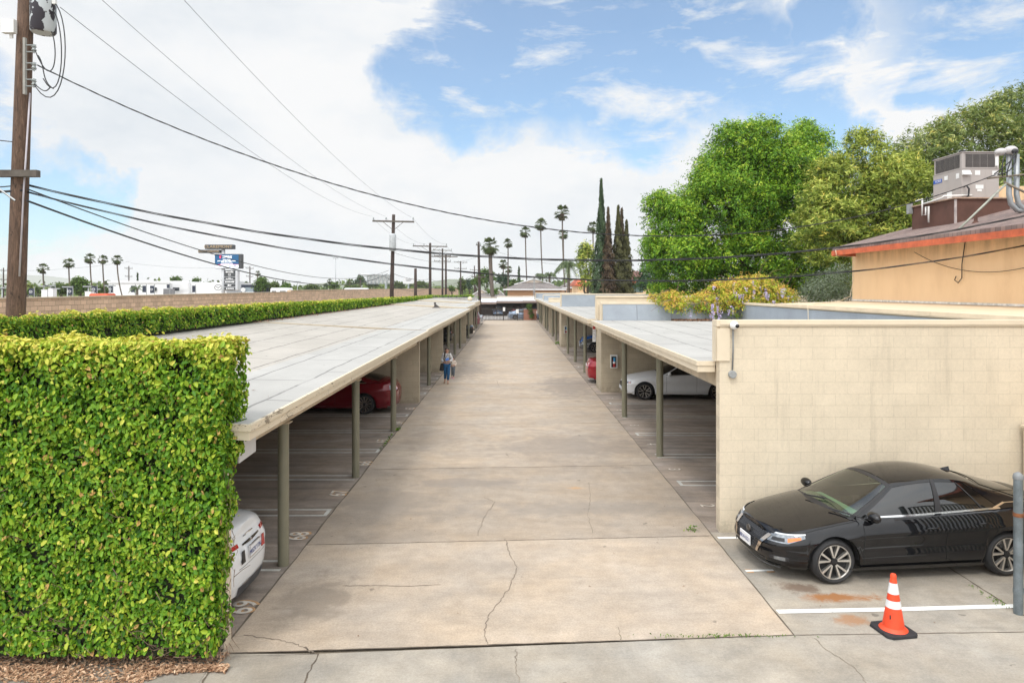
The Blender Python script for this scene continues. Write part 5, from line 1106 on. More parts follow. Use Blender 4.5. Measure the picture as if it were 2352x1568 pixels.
n = 1500; Pt = np.stack([6.6 + 2.8 * rs.rand(n), 28.0 - .75 * rs.rand(n) ** 1.5, 2.98 + .05 * rs.rand(n)], 1)
litter('dry_leaves', Pt, .09, .4, M_CHIP, 'brown dry leaves piled on the right carport roof under the wisteria', 'leaves', np.clip(rs.normal(.2, .15, n), 0, 1))
n = 110; Pt = np.stack([-9 + 6 * rs.rand(n), 9 + 26 * rs.rand(n), np.full(n, 0)], 1); Pt[:, 2] = 2.70 + np.clip((-4.8 - Pt[:, 0]) / 4.65, 0, 1) * .33 + .012
litter('roof_debris', Pt, .05, .5, M_CHIP, 'scattered dry leaves on the left carport roof', 'leaves', np.full(n, .1), .15)
n = 70; Pt = np.stack([-3 + 9 * rs.rand(n), 8.2 + 14 * rs.rand(n), np.full(n, .012)], 1)
litter('ground_debris', Pt, .03, .6, M_CHIP, 'tiny scattered bits of leaf and grit on the concrete', 'debris', np.full(n, .05), .1)

M_WEED = leafmat('weed_leaf', [(0, (.03, .07, .01)), (.5, (.09, .19, .02)), (1, (.30, .36, .08))], .5, .2)
def weed(cx, cy, rx, ry, n, size, label, h=.08):
    Pt = np.stack([cx + rs.normal(size=n) * rx, cy + rs.normal(size=n) * ry, .01 + h * rs.rand(n)], 1)
    V, F = small_leaves(Pt, np.array([0, -.4, .6]) + rs.normal(size=(n, 3)) * .6, np.array([0, 0, .8]) + rs.normal(size=(n, 3)) * .8, size * (.5 + rs.rand(n)), .4)
    tag(link('weed', arrmesh('weed', V, F, np.repeat(np.clip(rs.normal(.4, .2, n), 0, 1), 4)), M_WEED), label, 'weed', 'weeds in the concrete joints', 'stuff')
weed(3.22, 12.02, .07, .04, 40, .05, 'small weed growing in the joint near the corner of the beige block wall')
weed(2.5, 8.34, .45, .012, 160, .03, 'line of fine grass in the front joint of the alley', .03)
weed(-3.42, 18.9, .02, .6, 60, .06, 'thin weeds along the left joint by the third carport post')
weed(-3.40, 20.6, .05, .12, 60, .07, 'small weed at the foot of the third carport post')
weed(3.70, 52.6, .12, .3, 90, .12, 'low green weed at the far pillar of the right carport', .2)
weed(6.6, 9.4, .04, .25, 60, .03, 'dry weeds in the joint beside the steel gate post', .03)

# ---------------------------------------------------------------- trees
M_BARK = mat('bark', (.10, .075, .055), .95, var=.3, vs=6, bump=.6, bs=20)
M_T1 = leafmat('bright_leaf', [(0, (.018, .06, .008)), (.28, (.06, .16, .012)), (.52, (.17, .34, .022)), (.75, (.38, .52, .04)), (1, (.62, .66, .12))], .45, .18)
M_T2 = leafmat('olive_leaf', [(0, (.04, .075, .014)), (.3, (.12, .18, .026)), (.5, (.29, .36, .055)), (.75, (.55, .58, .13)), (1, (.74, .56, .10))], .45, .18)
M_T3 = leafmat('dull_leaf', [(0, (.035, .06, .018)), (.4, (.14, .20, .05)), (.7, (.34, .38, .13)), (1, (.60, .50, .12))], .45, .18)
M_BLUE = leafmat('bluegreen_leaf', [(0, (.015, .035, .02)), (.5, (.05, .10, .055)), (1, (.12, .19, .10))], .6, .15)
M_SAGE = leafmat('sage_leaf', [(0, (.06, .08, .05)), (.5, (.17, .21, .14)), (1, (.34, .39, .28))], .6, .15)
M_DK = leafmat('dark_leaf', [(0, (.015, .03, .008)), (.5, (.06, .10, .02)), (1, (.18, .24, .05))], .5, .2)
M_MID = leafmat('mid_leaf', [(0, (.02, .05, .012)), (.5, (.08, .15, .03)), (1, (.22, .32, .07))], .5, .25)

def bl(items):
    """(px, py, rpx, rpy, Y, depth) measured ellipses -> ellipsoids"""
    out = []
    for (px, py, rx, ry, Y, d) in items:
        p = P(px, py, Y); s = Y / 1568; out.append((p.x, Y, p.z, rx * s, d, ry * s))
    return out
def tree(name, label, items, n, size, m, seed, trunkpx, asp=.4, group=None, base_y=None, r0=.25, **kw):
    B_ = bl(items); Y = base_y or items[0][4]; bx = P(trunkpx, 664, Y).x; t = thing(name, label, 'tree', (bx, Y, 0), group)
    tops = [(b[0] * .8 + bx * .2, b[1], b[2]) for b in B_[:5]]; trunk('trunk', (bx, Y, 0), tops, r0, M_BARK, t, seed)
    crown('crown', B_, n, size, m, t, seed, asp, **kw)
    return t
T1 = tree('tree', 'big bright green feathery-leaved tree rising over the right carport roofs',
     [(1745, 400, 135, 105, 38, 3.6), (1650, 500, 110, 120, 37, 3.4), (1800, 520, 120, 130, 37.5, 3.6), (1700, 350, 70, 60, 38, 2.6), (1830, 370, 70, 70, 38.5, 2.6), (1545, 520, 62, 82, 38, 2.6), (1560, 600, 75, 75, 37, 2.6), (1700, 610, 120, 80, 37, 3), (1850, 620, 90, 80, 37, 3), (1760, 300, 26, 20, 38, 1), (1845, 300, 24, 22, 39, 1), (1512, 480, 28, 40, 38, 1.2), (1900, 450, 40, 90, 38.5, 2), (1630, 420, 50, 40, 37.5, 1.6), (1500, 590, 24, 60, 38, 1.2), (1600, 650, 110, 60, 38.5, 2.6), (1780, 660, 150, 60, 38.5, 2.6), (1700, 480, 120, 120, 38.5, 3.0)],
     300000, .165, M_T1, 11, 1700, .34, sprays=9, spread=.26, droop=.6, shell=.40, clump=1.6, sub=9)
T2 = tree('tree', 'yellow green tree with long narrow leaflets between the bright tree and the air conditioner',
     [(1960, 450, 110, 110, 31, 2.4), (1900, 520, 70, 70, 30, 1.8), (2040, 480, 90, 110, 31, 2.2), (1985, 350, 45, 50, 31, 1.1), (2060, 400, 50, 50, 31, 1.3), (1880, 470, 40, 30, 30.5, 1.2), (1950, 560, 110, 50, 30, 1.8), (2080, 560, 90, 60, 30.5, 1.8), (1900, 590, 40, 30, 29.5, 1), (1910, 400, 40, 40, 31, 1.1), (2000, 630, 60, 50, 30, 1.5)],
     80000, .21, M_T2, 12, 1990, .2, base_y=31, r0=.16, sprays=8, spread=.20, droop=.1, shell=.5, topt=.4, clump=1.4, sub=9)
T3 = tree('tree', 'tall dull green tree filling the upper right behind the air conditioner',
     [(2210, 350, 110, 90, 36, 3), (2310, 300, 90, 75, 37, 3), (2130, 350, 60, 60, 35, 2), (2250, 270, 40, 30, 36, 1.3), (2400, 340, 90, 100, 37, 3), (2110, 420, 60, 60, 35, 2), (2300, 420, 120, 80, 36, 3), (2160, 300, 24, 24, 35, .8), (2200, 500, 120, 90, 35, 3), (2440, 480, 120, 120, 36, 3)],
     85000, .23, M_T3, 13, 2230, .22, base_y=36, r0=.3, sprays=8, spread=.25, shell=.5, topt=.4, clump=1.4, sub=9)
tree('tree', 'sprig of dark hanging foliage at the right edge, highest', [(2372, 225, 26, 48, 20, .7)], 900, .11, M_DK, 14, 2400, .25, base_y=20, r0=.1, sprays=7, spread=.2)
sb = thing('shrub', 'silvery grey green bush beside the far corner of the orange building', 'shrub', (12.4, 26, 0))
crown('foliage', bl([(1900, 670, 46, 40, 26, .9), (1930, 640, 26, 26, 26, .6), (1865, 680, 30, 26, 26, .7), (1940, 690, 30, 30, 26, .7)]), 9000, .085, M_SAGE, sb, 15, .22, sprays=9, spread=.22, droop=-.5, shell=.6)
trunk('stems', (12.4, 26, 0), [(12.4, 26, 3.6), (12.9, 26, 4.2), (11.8, 26, 3.8)], .08, M_BARK, sb)
tree('tree', 'blue green juniper between the cypresses and the big bright tree', [(1500, 640, 34, 32, 75, 2.2), (1480, 655, 18, 20, 75, 1.4), (1522, 650, 18, 24, 75, 1.4), (1500, 615, 14, 12, 75, 1)], 5200, .32, M_BLUE, 16, 1500, .35, spread=.35, droop=.4)
tree('tree', 'yellow green leafy tree just left of the tall cypress', [(1348, 610, 20, 45, 88, 1.4), (1344, 580, 16, 24, 88, 1.2), (1352, 650, 20, 24, 88, 1.4), (1335, 600, 9, 20, 88, .8)], 4200, .30, M_T2, 17, 1348, .45, spread=.35)
# wisteria
M_WIS = leafmat('wisteria_leaf', [(0, (.10, .24, .02)), (.3, (.34, .50, .04)), (.5, (.68, .58, .08)), (.75, (.80, .47, .14)), (1, (.70, .33, .12))], .5, .3)
M_FLW = leafmat('lilac_flower', [(0, (.40, .32, .62)), (.6, (.62, .53, .78)), (1, (.80, .72, .82))], .6, .2)
WI = thing('wisteria', 'wisteria with yellow orange leaves and lilac flower clusters sprawling over the grey parapet', 'climbing plant', (9, 28.5, 3))
wb = [(1540, 690, 46, 20, 28.2, .7), (1545, 705, 26, 20, 27.8, .5), (1620, 695, 40, 26, 28.2, .7), (1680, 680, 60, 36, 28.4, 1.0), (1740, 680, 70, 36, 28.4, 1.0), (1790, 685, 34, 24, 28.4, .8), (1725, 650, 46, 18, 28.6, .8), (1770, 664, 34, 16, 28.6, .7), (1640, 712, 14, 16, 27.8, .4), (1700, 706, 60, 20, 27.9, .6), (1510, 684, 20, 8, 28.2, .3), (1660, 660, 20, 14, 28.5, .5)]
crown('foliage', bl(wb), 30000, .11, M_WIS, WI, 18, .30, sub=6, sprays=9, spread=.16, droop=.7, shell=.6, topt=.45)
rs2 = np.random.RandomState(4); Pts = []
for k in range(46):
    q = wb[rs2.randint(2, 9)]; px = q[0] + rs2.uniform(-1, 1) * q[2]; py = q[1] + rs2.uniform(-.8, .9) * q[3]; c = P(px, py, q[4] - q[5] - .08)
    m_ = rs2.randint(14, 40); Lz = rs2.uniform(.12, .42); tt = rs2.rand(m_)
    Pts.append(np.stack([c.x + rs2.normal(0, .035, m_) * (1.2 - tt), c.y + rs2.normal(0, .035, m_), c.z - tt * Lz], 1))
Pts = np.concatenate(Pts); n = len(Pts); V, F = small_leaves(Pts, rs2.normal(size=(n, 3)) + np.array([0, -1, .3]), rs2.normal(size=(n, 3)), .055 * (.6 + .7 * rs2.rand(n)), .8)
link('flowers', arrmesh('flowers', V, F, np.repeat(rs2.rand(n), 4)), M_FLW, WI)
def wt(rg):
    q = rg.choice(wb); c = P(q[0] + rg.uniform(-1, 1) * q[2], q[1] - q[3] * rg.uniform(.2, .9), q[4] - .3); return c, (rg.uniform(-1, 1), -.2, rg.uniform(-.4, .7))
twigs(110, wt, .7, .010, 8).build('twigs', M_TWIG, WI)['kind'] = 'stuff'
vine = thing('vine', 'small green vine climbing the board fence by the gate', 'climbing plant', (2.6, 92.9, 0))
crown('foliage', [(2.55, 92.8, 1.75, .4, .15, .35), (2.8, 92.8, 1.1, .3, .12, .4), (2.95, 92.8, .5, .25, .12, .4)], 900, .14, M_MID, vine, 19, .5, spread=.2, sprays=6)

def cypress(px, pt, pb_w, Y, label, m, seed, n=9000, dead=.0, sway=0):
    top = P(px, pt, Y); base = Vector((top.x, Y, 0)); H = top.z; w = pb_w * Y / 1568 / 2
    rs = np.random.RandomState(seed); t = thing('cypress', label, 'tree', base, 'cypresses')
    MB().tube([base, base + Vector((0, 0, H * .96))], [.22, .04], 7).build('trunk', M_BARK, t, True)
    h = rs.rand(n) ** 1.25; th = rs.rand(n) * 6.283
    prof = w * .88 * (1 - h) ** 1.0 * (.75 + .5 * np.sin(np.pi * np.clip(h * .9 + .12, 0, 1))) + .07
    lump = 1 + .22 * np.sin(th * 3 + h * 26 + seed) + .15 * np.sin(th * 5 - h * 55) + dead * .3 * np.sin(h * 90 + th * 2)
    r = prof * lump * (1 - .35 * rs.rand(n) ** 2)
    Pt = np.stack([base.x + r * np.cos(th) + sway * np.sin(h * 4) * h, Y + r * np.sin(th), .3 + h * (H - .3)], 1)
    N = np.stack([np.cos(th), np.sin(th), np.full(n, .2)], 1) + rs.normal(size=(n, 3)) * .4; A = np.array([0, 0, 1.0]) + rs.normal(size=(n, 3)) * .35
    V, F = small_leaves(Pt, N, A, .42 * (Y / 80) * (.5 + .8 * rs.rand(n)), .28)
    link('crown', arrmesh('crown', V, F, np.repeat(np.clip(.45 + .2 * np.sin(th * 3 + h * 26 + seed) + rs.normal(0, .15, n), 0, 1), 4)), m, t)
M_CYP = leafmat('cypress_green', [(0, (.015, .03, .015)), (.5, (.05, .085, .04)), (1, (.11, .16, .075))], .7, .1)
M_CYB = leafmat('cypress_brown', [(0, (.03, .02, .014)), (.5, (.09, .06, .04)), (1, (.17, .13, .075))], .8, .1)
M_CYM = leafmat('cypress_mixed', [(0, (.025, .025, .012)), (.5, (.085, .085, .035)), (1, (.16, .16, .07))], .8, .1)
cypress(1381, 412, 50, 80, 'tallest cypress, dark green and pencil shaped, leftmost of the group', M_CYP, 31, 12000)
cypress(1397, 478, 40, 79, 'brown half-dead cypress touching the tall green one', M_CYB, 32, 7000, 1)
cypress(1420, 474, 52, 80, 'olive brown cypress in the middle of the group, with a thick top', M_CYM, 33, 9000, .7)
cypress(1428, 479, 40, 81, 'slim brownish cypress close behind the middle one', M_CYB, 34, 6000, 1)
cypress(1439, 507, 46, 80, 'shortest olive cypress at the right of the group', M_CYM, 35, 8000, .8)
cypress(1192, 614, 11, 170, 'small dark cypress above the tan house, among the palms', M_CYP, 36, 1500)
cypress(316, 628, 6, 190, 'tiny dark cypress above the white building', M_CYP, 37, 500)
for k, (px, pt) in enumerate([(650, 642), (655, 645), (751, 651)]): cypress(px, pt + 3, 6, 260, ['thin distant cypress left of the far bushes', 'thinner distant cypress close to another one', 'distant dark cypress above the wall cap left of the billboard'][k] if k < 3 else '', M_CYP, 40 + k, 400)

# palms
M_FAN = leafmat('palm_leaf', [(0, (.09, .065, .035)), (.35, (.035, .05, .018)), (.7, (.075, .11, .035)), (1, (.17, .21, .08))], .5, .15)
M_PTR = mat('palm_trunk', (.13, .105, .085), .95, var=.25, vs=3)
def fan_crown(r, seed, nf=44, skirt=.22):
    rs = np.random.RandomState(seed); VV = []; T = []
    for i in range(nf):
        dead = i < nf * skirt; el = rs.uniform(-1.35, -.75) if dead else rs.uniform(-.75, 1.35); az = rs.rand() * 6.283
        d = np.array([math.cos(az) * math.cos(el), math.sin(az) * math.cos(el), math.sin(el)]); L = r * (.5 if dead else rs.uniform(.45, .6)); c = d * L
        side = np.cross(d, [0, 0, 1.0]); side /= np.linalg.norm(side) + 1e-6; up = np.cross(side, d)
        VV.append([c * 0, c * 0 + side * .03 * r, c + side * .02 * r, c]); T.append(.3)
        for k in range(-5, 6):
            a = k * .24; bd = d * math.cos(a) + side * math.sin(a); bl_ = r * rs.uniform(.42, .55) * (.7 if dead else 1); tip = c + bd * bl_ + np.array([0, 0, -.14 * r * abs(k) / 5 - (.10 * r)])
            mid = c + bd * bl_ * .55; w = side * math.cos(a) * .05 * r - d * math.sin(a) * .05 * r
            VV.append([c, mid + w, tip, mid - w]); T.append(.08 + .1 * rs.rand() if dead else np.clip(rs.normal(.6, .18), .25, 1))
    V = np.array(VV).reshape(-1, 3); return V, np.arange(len(V)).reshape(-1, 4), np.repeat(T, 4)
fans = []
for k in range(4):
    V, F, T = fan_crown(1.0, 50 + k); fans.append(arrmesh('crown', V, F, T)); fans[-1].materials.append(M_FAN)
def fan_palm(px, py, rpx, Y, label, k, lean=0.0, tr=.13, seed_rot=0):
    c = P(px, py, Y); R_ = rpx * 1.18 * Y / 1568; t = thing('palm_tree', label, 'palm tree', (c.x + lean, Y, 0), 'fan palms')
    pts = [(c.x + lean * (1 - i / 8) ** 2 * 1.0, Y, c.z * i / 8) for i in range(9)]; b = MB(); b.tube(pts, [tr * 1.35] + [tr] * 8, 9); b.build('trunk', M_PTR, t, True)
    b = MB(); b.tube([(c.x, Y, c.z - R_ * .55), (c.x, Y, c.z - R_ * .1)], [tr * 1.2, R_ * .25], 9); b.build('skirt', mat('dead_fronds', (.13, .10, .07), .95, var=.3), t)
    o = bpy.data.objects.new('crown', fans[k % 4]); COL.objects.link(o); o.parent = t; o.matrix_parent_inverse = Matrix.Translation(-t.location); o.location = c; o.scale = (R_, R_, R_); o.rotation_euler = (0, 0, px * 1.3)
L_ = [(99, 617, 12, 130, 'fan palm nearest the wooden pole, lowest of the five in a row', -.6), (158, 604, 12, 135, 'fan palm, second from the left of the five in a row', -.8), (207, 594, 12, 140, 'fan palm, third and tallest of the five in a row', -1.2), (236, 596, 10.5, 142, 'fan palm, fourth of the five in a row', -1.0), (269, 597, 11.5, 142, 'fan palm, last of the five in a row, beside the white building', -2.0)]
for k, (px, py, r_, Y, lab_, ln) in enumerate(L_): fan_palm(px, py, r_, Y, lab_, k, -ln)
R_l = [(243, 650, 6, 200, 'tiny distant fan palm by the corner of the white building', 0), (592, 628, 6.5, 210, 'small distant fan palm just right of the sign', 0), (828, 636, 7, 260, 'distant fan palm leaning over the left of the billboard', -.5), (757, 646, 6, 230, 'ragged distant palm below the tall steel pole', 0), (803, 646, 4.5, 300, 'far tiny palm under the billboard', 0),
       (1207, 533.5, 13, 185, 'slim fan palm left of the two taller ones', -.8), (1242, 515, 15, 180, 'slim fan palm, middle of the three over the tan house', -1.2), (1291.5, 489, 18, 165, 'tallest fan palm, above the feathery palm', -1.0), (1294, 538, 12, 185, 'fan palm directly below the tallest one', -.6), (1362, 522, 13, 170, 'fan palm half hidden behind the tall cypress', -.8), (1167, 558.5, 11, 190, 'slim fan palm right of the big near one', 0), (1156, 607, 11, 200, 'lower fan palm right of the big near one', -.5), (1168, 618.5, 9, 205, 'lowest fan palm beside the small cypress', 0)]
for k, (px, py, r_, Y, lab_, ln) in enumerate(R_l): fan_palm(px, py, r_, Y, lab_, k + 1, -ln, .16)
fan_palm(1126, 566, 21, 120, 'big near fan palm with curved thick trunk beyond the gate', 2, .75, .34)

def feather_palm(px, py, rpx, Y, label, seed, nf=26, hang=.9):
    rs = np.random.RandomState(seed); c = np.array(P(px, py, Y)); r = rpx * Y / 1568; t = thing('palm_tree', label, 'palm tree', (c[0], Y, 0), 'feather palms')
    MB().tube([(c[0], Y, 0), (c[0], Y, c[2])], [.28, .2], 10).build('trunk', M_PTR, t, True)
    VV = []; T = []
    for i in range(nf):
        az = rs.rand() * 6.283; el = rs.uniform(.0, 1.2); d = np.array([math.cos(az), math.sin(az), 0]); prev = c; nseg = 12
        for s in range(nseg):
            f = (s + 1) / nseg; p = c + d * r * math.cos(el) * f * 1.1 + np.array([0, 0, r * (math.sin(el) * f * 1.2 - hang * f * f)])
            ax = p - prev; side = np.cross(ax, [0, 0, 1.0]); side /= np.linalg.norm(side) + 1e-6
            for sg in (-1, 1):
                ll = r * .38 * (1 - .5 * f); tip = p + side * sg * ll * .55 + ax * .5 + np.array([0, 0, -ll * .75]); w = ax * .28
                VV.append([p - w, p + w, tip + w * .3, tip - w * .3]); T.append(np.clip(rs.normal(.55, .2), 0, 1))
            VV.append([prev - side * .03, prev + side * .03, p + side * .02, p - side * .02]); T.append(.8); prev = p
    V = np.array(VV).reshape(-1, 3); link('crown', arrmesh('crown', V, np.arange(len(V)).reshape(-1, 4), np.repeat(T, 4)), M_FEA, t)
M_FEA = leafmat('feather_leaf', [(0, (.03, .05, .025)), (.5, (.085, .125, .06)), (1, (.20, .25, .12))], .5, .2)
feather_palm(1306, 608, 32, 105, 'feathery drooping palm beside the dark pole, left of the cypresses', 61, 34)
feather_palm(1240, 632, 17, 140, 'small feather palm behind the ridge of the tan house', 62); feather_palm(1262, 630, 18, 142, 'small feather palm right behind the tan house roof', 63)
feather_palm(315, 662, 16, 125, 'low spreading palm in front of the white building', 64, 16, .6); feather_palm(1528, 634, 9, 180, 'distant feather palm just left of the big bright tree', 65, 14)

def bush(px, py, rx, ry, Y, label, m, seed, n=1800, size=.5, name='tree'):
    r_ = random.Random(seed); items = [(px + r_.uniform(-.5, .5) * rx, py + r_.uniform(-.35, .5) * ry, rx * r_.uniform(.45, .7), ry * r_.uniform(.45, .75), Y, rx * Y / 1568 * .5) for _ in range(6)]
    return tree(name, label, items, n, size, m, seed, px, .6, 'trees beyond the tan wall', Y, .2, spread=.5, sprays=6)
BU = [(184, 657, 18, 22, 125, 'green upright tree in front of the palms, behind the navy banner', M_MID, 3200, .40), (143, 666, 24, 13, 150, 'low olive green tree left of the green upright tree', M_DK, 2600, .45), (64, 663, 13, 14, 150, 'pale green trees right of the near wooden pole', M_T3, 2600, .45), (235, 668, 15, 9, 150, 'low trees between the navy banner and the white building', M_DK, 1400, .4), (88, 666, 15, 10, 170, 'dark low tree below the leftmost palm', M_DK, 900, .45),
      (402, 642, 11, 7, 190, 'round tree top above the white building', M_MID, 900, .45), (451, 644.5, 7, 4, 190, 'small tree top above the right of the white building', M_MID, 500, .4), (600, 655, 16, 20, 150, 'bright green tree right of the dark showroom', M_MID, 2200, .38), (624, 662, 17, 12, 160, 'olive round tree behind the travel trailer', M_DK, 1800, .4), (657, 660, 14, 9, 170, 'low green tree right of the travel trailer', M_MID, 1000, .45),
      (715, 661, 22, 8, 260, 'low dark trees left of the tall steel pole', M_DK, 1200, .7), (765, 658, 12, 9, 230, 'green bush by the tall steel pole', M_MID, 900, .6), (810, 662, 20, 7, 280, 'dark low trees below the billboard', M_DK, 1000, .7), (826, 645, 14, 9, 300, 'greyish tree touching the left of the billboard', M_BLUE, 900, .8), (858, 655, 18, 12, 330, 'dark trees behind the billboard', M_DK, 1400, .8), (912, 657, 18, 12, 330, 'trees right of the billboard behind the transformer pole', M_DK, 1400, .8), (969, 655, 20, 10, 300, 'round green tree right of the cut-off pole', M_DK, 1600, .7),
      (1063, 655, 10, 17, 190, 'dark clipped tree right of the tan wall end', M_DK, 1200, .5), (1078, 655, 8, 14, 200, 'second dark clipped tree, beyond the wall end', M_BLUE, 900, .5), (1113, 640, 22, 24, 185, 'light green tree between the gate pole and the fan palm', M_MID, 2800, .5), (1160, 645, 22, 16, 200, 'dull blue green tree right of the big fan palm', M_BLUE, 2000, .6), (1185, 652, 16, 10, 175, 'greyish tree behind the tan house', M_DK, 1200, .5),
      (1131, 670, 12, 6, 125, 'small bright shrub at the foot of the big fan palm', M_MID, 700, .3), (1095, 652, 12, 14, 160, 'bushy green tree just right of the gate pole', M_MID, 1400, .4), (1037, 664, 8, 8, 200, 'green shrubs at the end of the tan wall', M_MID, 600, .4), (1455, 655, 12, 12, 120, 'dark tree right of the cypresses', M_DK, 900, .4), (1230, 655, 30, 8, 200, 'low green trees behind the tan house ridge', M_MID, 900, .6)]
for k, (px, py, rx, ry, Y, lab_, m_, n_, s_) in enumerate(BU): bush(px, py, rx, ry, Y, lab_, m_, 100 + k, n_, s_)
# far wooded belt
rs = np.random.RandomState(9); n = 9000; xx = rs.uniform(-420, 120, n); yy = rs.uniform(330, 520, n); zz = rs.rand(n) ** .8 * (6.0 + 2.5 * np.sin(xx * .06) + 1.5 * np.sin(xx * .21 + 1))
V, F = small_leaves(np.stack([xx, yy, zz], 1), np.array([0, -1, .4]) + rs.normal(size=(n, 3)) * .5, rs.normal(size=(n, 3)), 2.4 * (.5 + rs.rand(n)), .7)
tag(link('distant_woods', arrmesh('distant_woods', V, F, np.repeat(rs.rand(n), 4)), M_DK), 'far belt of dark trees along the horizon beyond the wall', 'woods', kind='stuff')
# ---------------------------------------------------------------- cars
M_TYRE = mat('tyre_rubber', (.022, .022, .023), .75, var=.15, vs=30, bump=.3, bs=60)
M_RIM = mat('machined_alloy', (.62, .60, .56), .28, .85, var=.05); M_RIMD = mat('black_alloy', (.02, .02, .022), .3, .3)
M_BLKP = mat('black_trim', (.015, .015, .017), .45, var=.1); M_CHR = mat('chrome', (.75, .75, .76), .12, 1, var=0); M_UND = mat('underbody', (.008, .008, .008), .9, var=0)
M_LAMPC = mat('clear_lamp', (.22, .24, .26), .10, .5, var=.55, vs=22, coat=1); M_LAMPR = mat('red_lamp', (.42, .012, .012), .1, coat=1, var=.2, vs=14); M_AMB = mat('amber_lamp', (.75, .17, .015), .15, coat=1, var=.15)
M_SEAT = mat('dark_interior', (.17, .19, .155), .8, var=.2); M_PLATE = mat('plate_white', (.75, .76, .78), .4, var=.05); M_PLB = mat('plate_blue', (.03, .05, .2), .5, var=0)
def glassmat(name, tint, trans, gl=.9, f0=.06):
    m = bpy.data.materials.new(name); m.use_nodes = True; t = NT(m.node_tree); t.n.remove(t.n['Principled BSDF'])
    tr = t.new('ShaderNodeBsdfTransparent', inp={0: (*tint, 1)}); df = t.new('ShaderNodeBsdfDiffuse', inp={0: (tint[0] * .06, tint[1] * .06, tint[2] * .06, 1)})
    m1 = t.new('ShaderNodeMixShader', inp={0: trans}); t.l.new(df.outputs[0], m1.inputs[1]); t.l.new(tr.outputs[0], m1.inputs[2])
    g_ = t.new('ShaderNodeBsdfGlossy', inp={'Color': (gl, gl, gl, 1), 'Roughness': .03}); gm = t.new('ShaderNodeNewGeometry'); dp = t.vmath('DOT_PRODUCT', gm.outputs['Normal'], gm.outputs['Incoming']); fr = t.math('MULTIPLY_ADD', t.math('POWER', t.math('SUBTRACT', 1.0, t.math('ABSOLUTE', dp.outputs['Value'])), 5.0), .94, f0)
    m2 = t.new('ShaderNodeMixShader'); t.l.new(fr, m2.inputs[0]); t.l.new(m1.outputs[0], m2.inputs[1]); t.l.new(g_.outputs[0], m2.inputs[2]); t.l.new(m2.outputs[0], t.n['Material Output'].inputs[0]); return m
M_WSH = glassmat('windscreen_glass', (.66, .94, .70), .95, .9, .13); M_TINT = glassmat('tinted_glass', (.10, .11, .11), .25, .9, .09)
def paint(name, col, metal=0, rough=.25):
    return mat(name, col, rough, metal, var=.03, vs=3, coat=1, spec=.0)

def smooth_interp(tab, x):
    xs = [p[0] for p in tab]; zs = [p[1] for p in tab]
    if xs[0] > xs[-1]: xs = xs[::-1]; zs = zs[::-1]
    x = min(max(x, xs[0]), xs[-1])
    for i in range(len(xs) - 1):
        if x <= xs[i + 1]:
            t = (x - xs[i]) / (xs[i + 1] - xs[i]); m0 = (zs[i + 1] - zs[max(i - 1, 0)]) / (xs[i + 1] - xs[max(i - 1, 0)]) if i > 0 else (zs[1] - zs[0]) / (xs[1] - xs[0])
            j = min(i + 2, len(xs) - 1); m1 = (zs[j] - zs[i]) / (xs[j] - xs[i]); h = xs[i + 1] - xs[i]
            return zs[i] * (2 * t ** 3 - 3 * t * t + 1) + m0 * h * (t ** 3 - 2 * t * t + t) + zs[i + 1] * (-2 * t ** 3 + 3 * t * t) + m1 * h * (t ** 3 - t * t)
    return zs[-1]

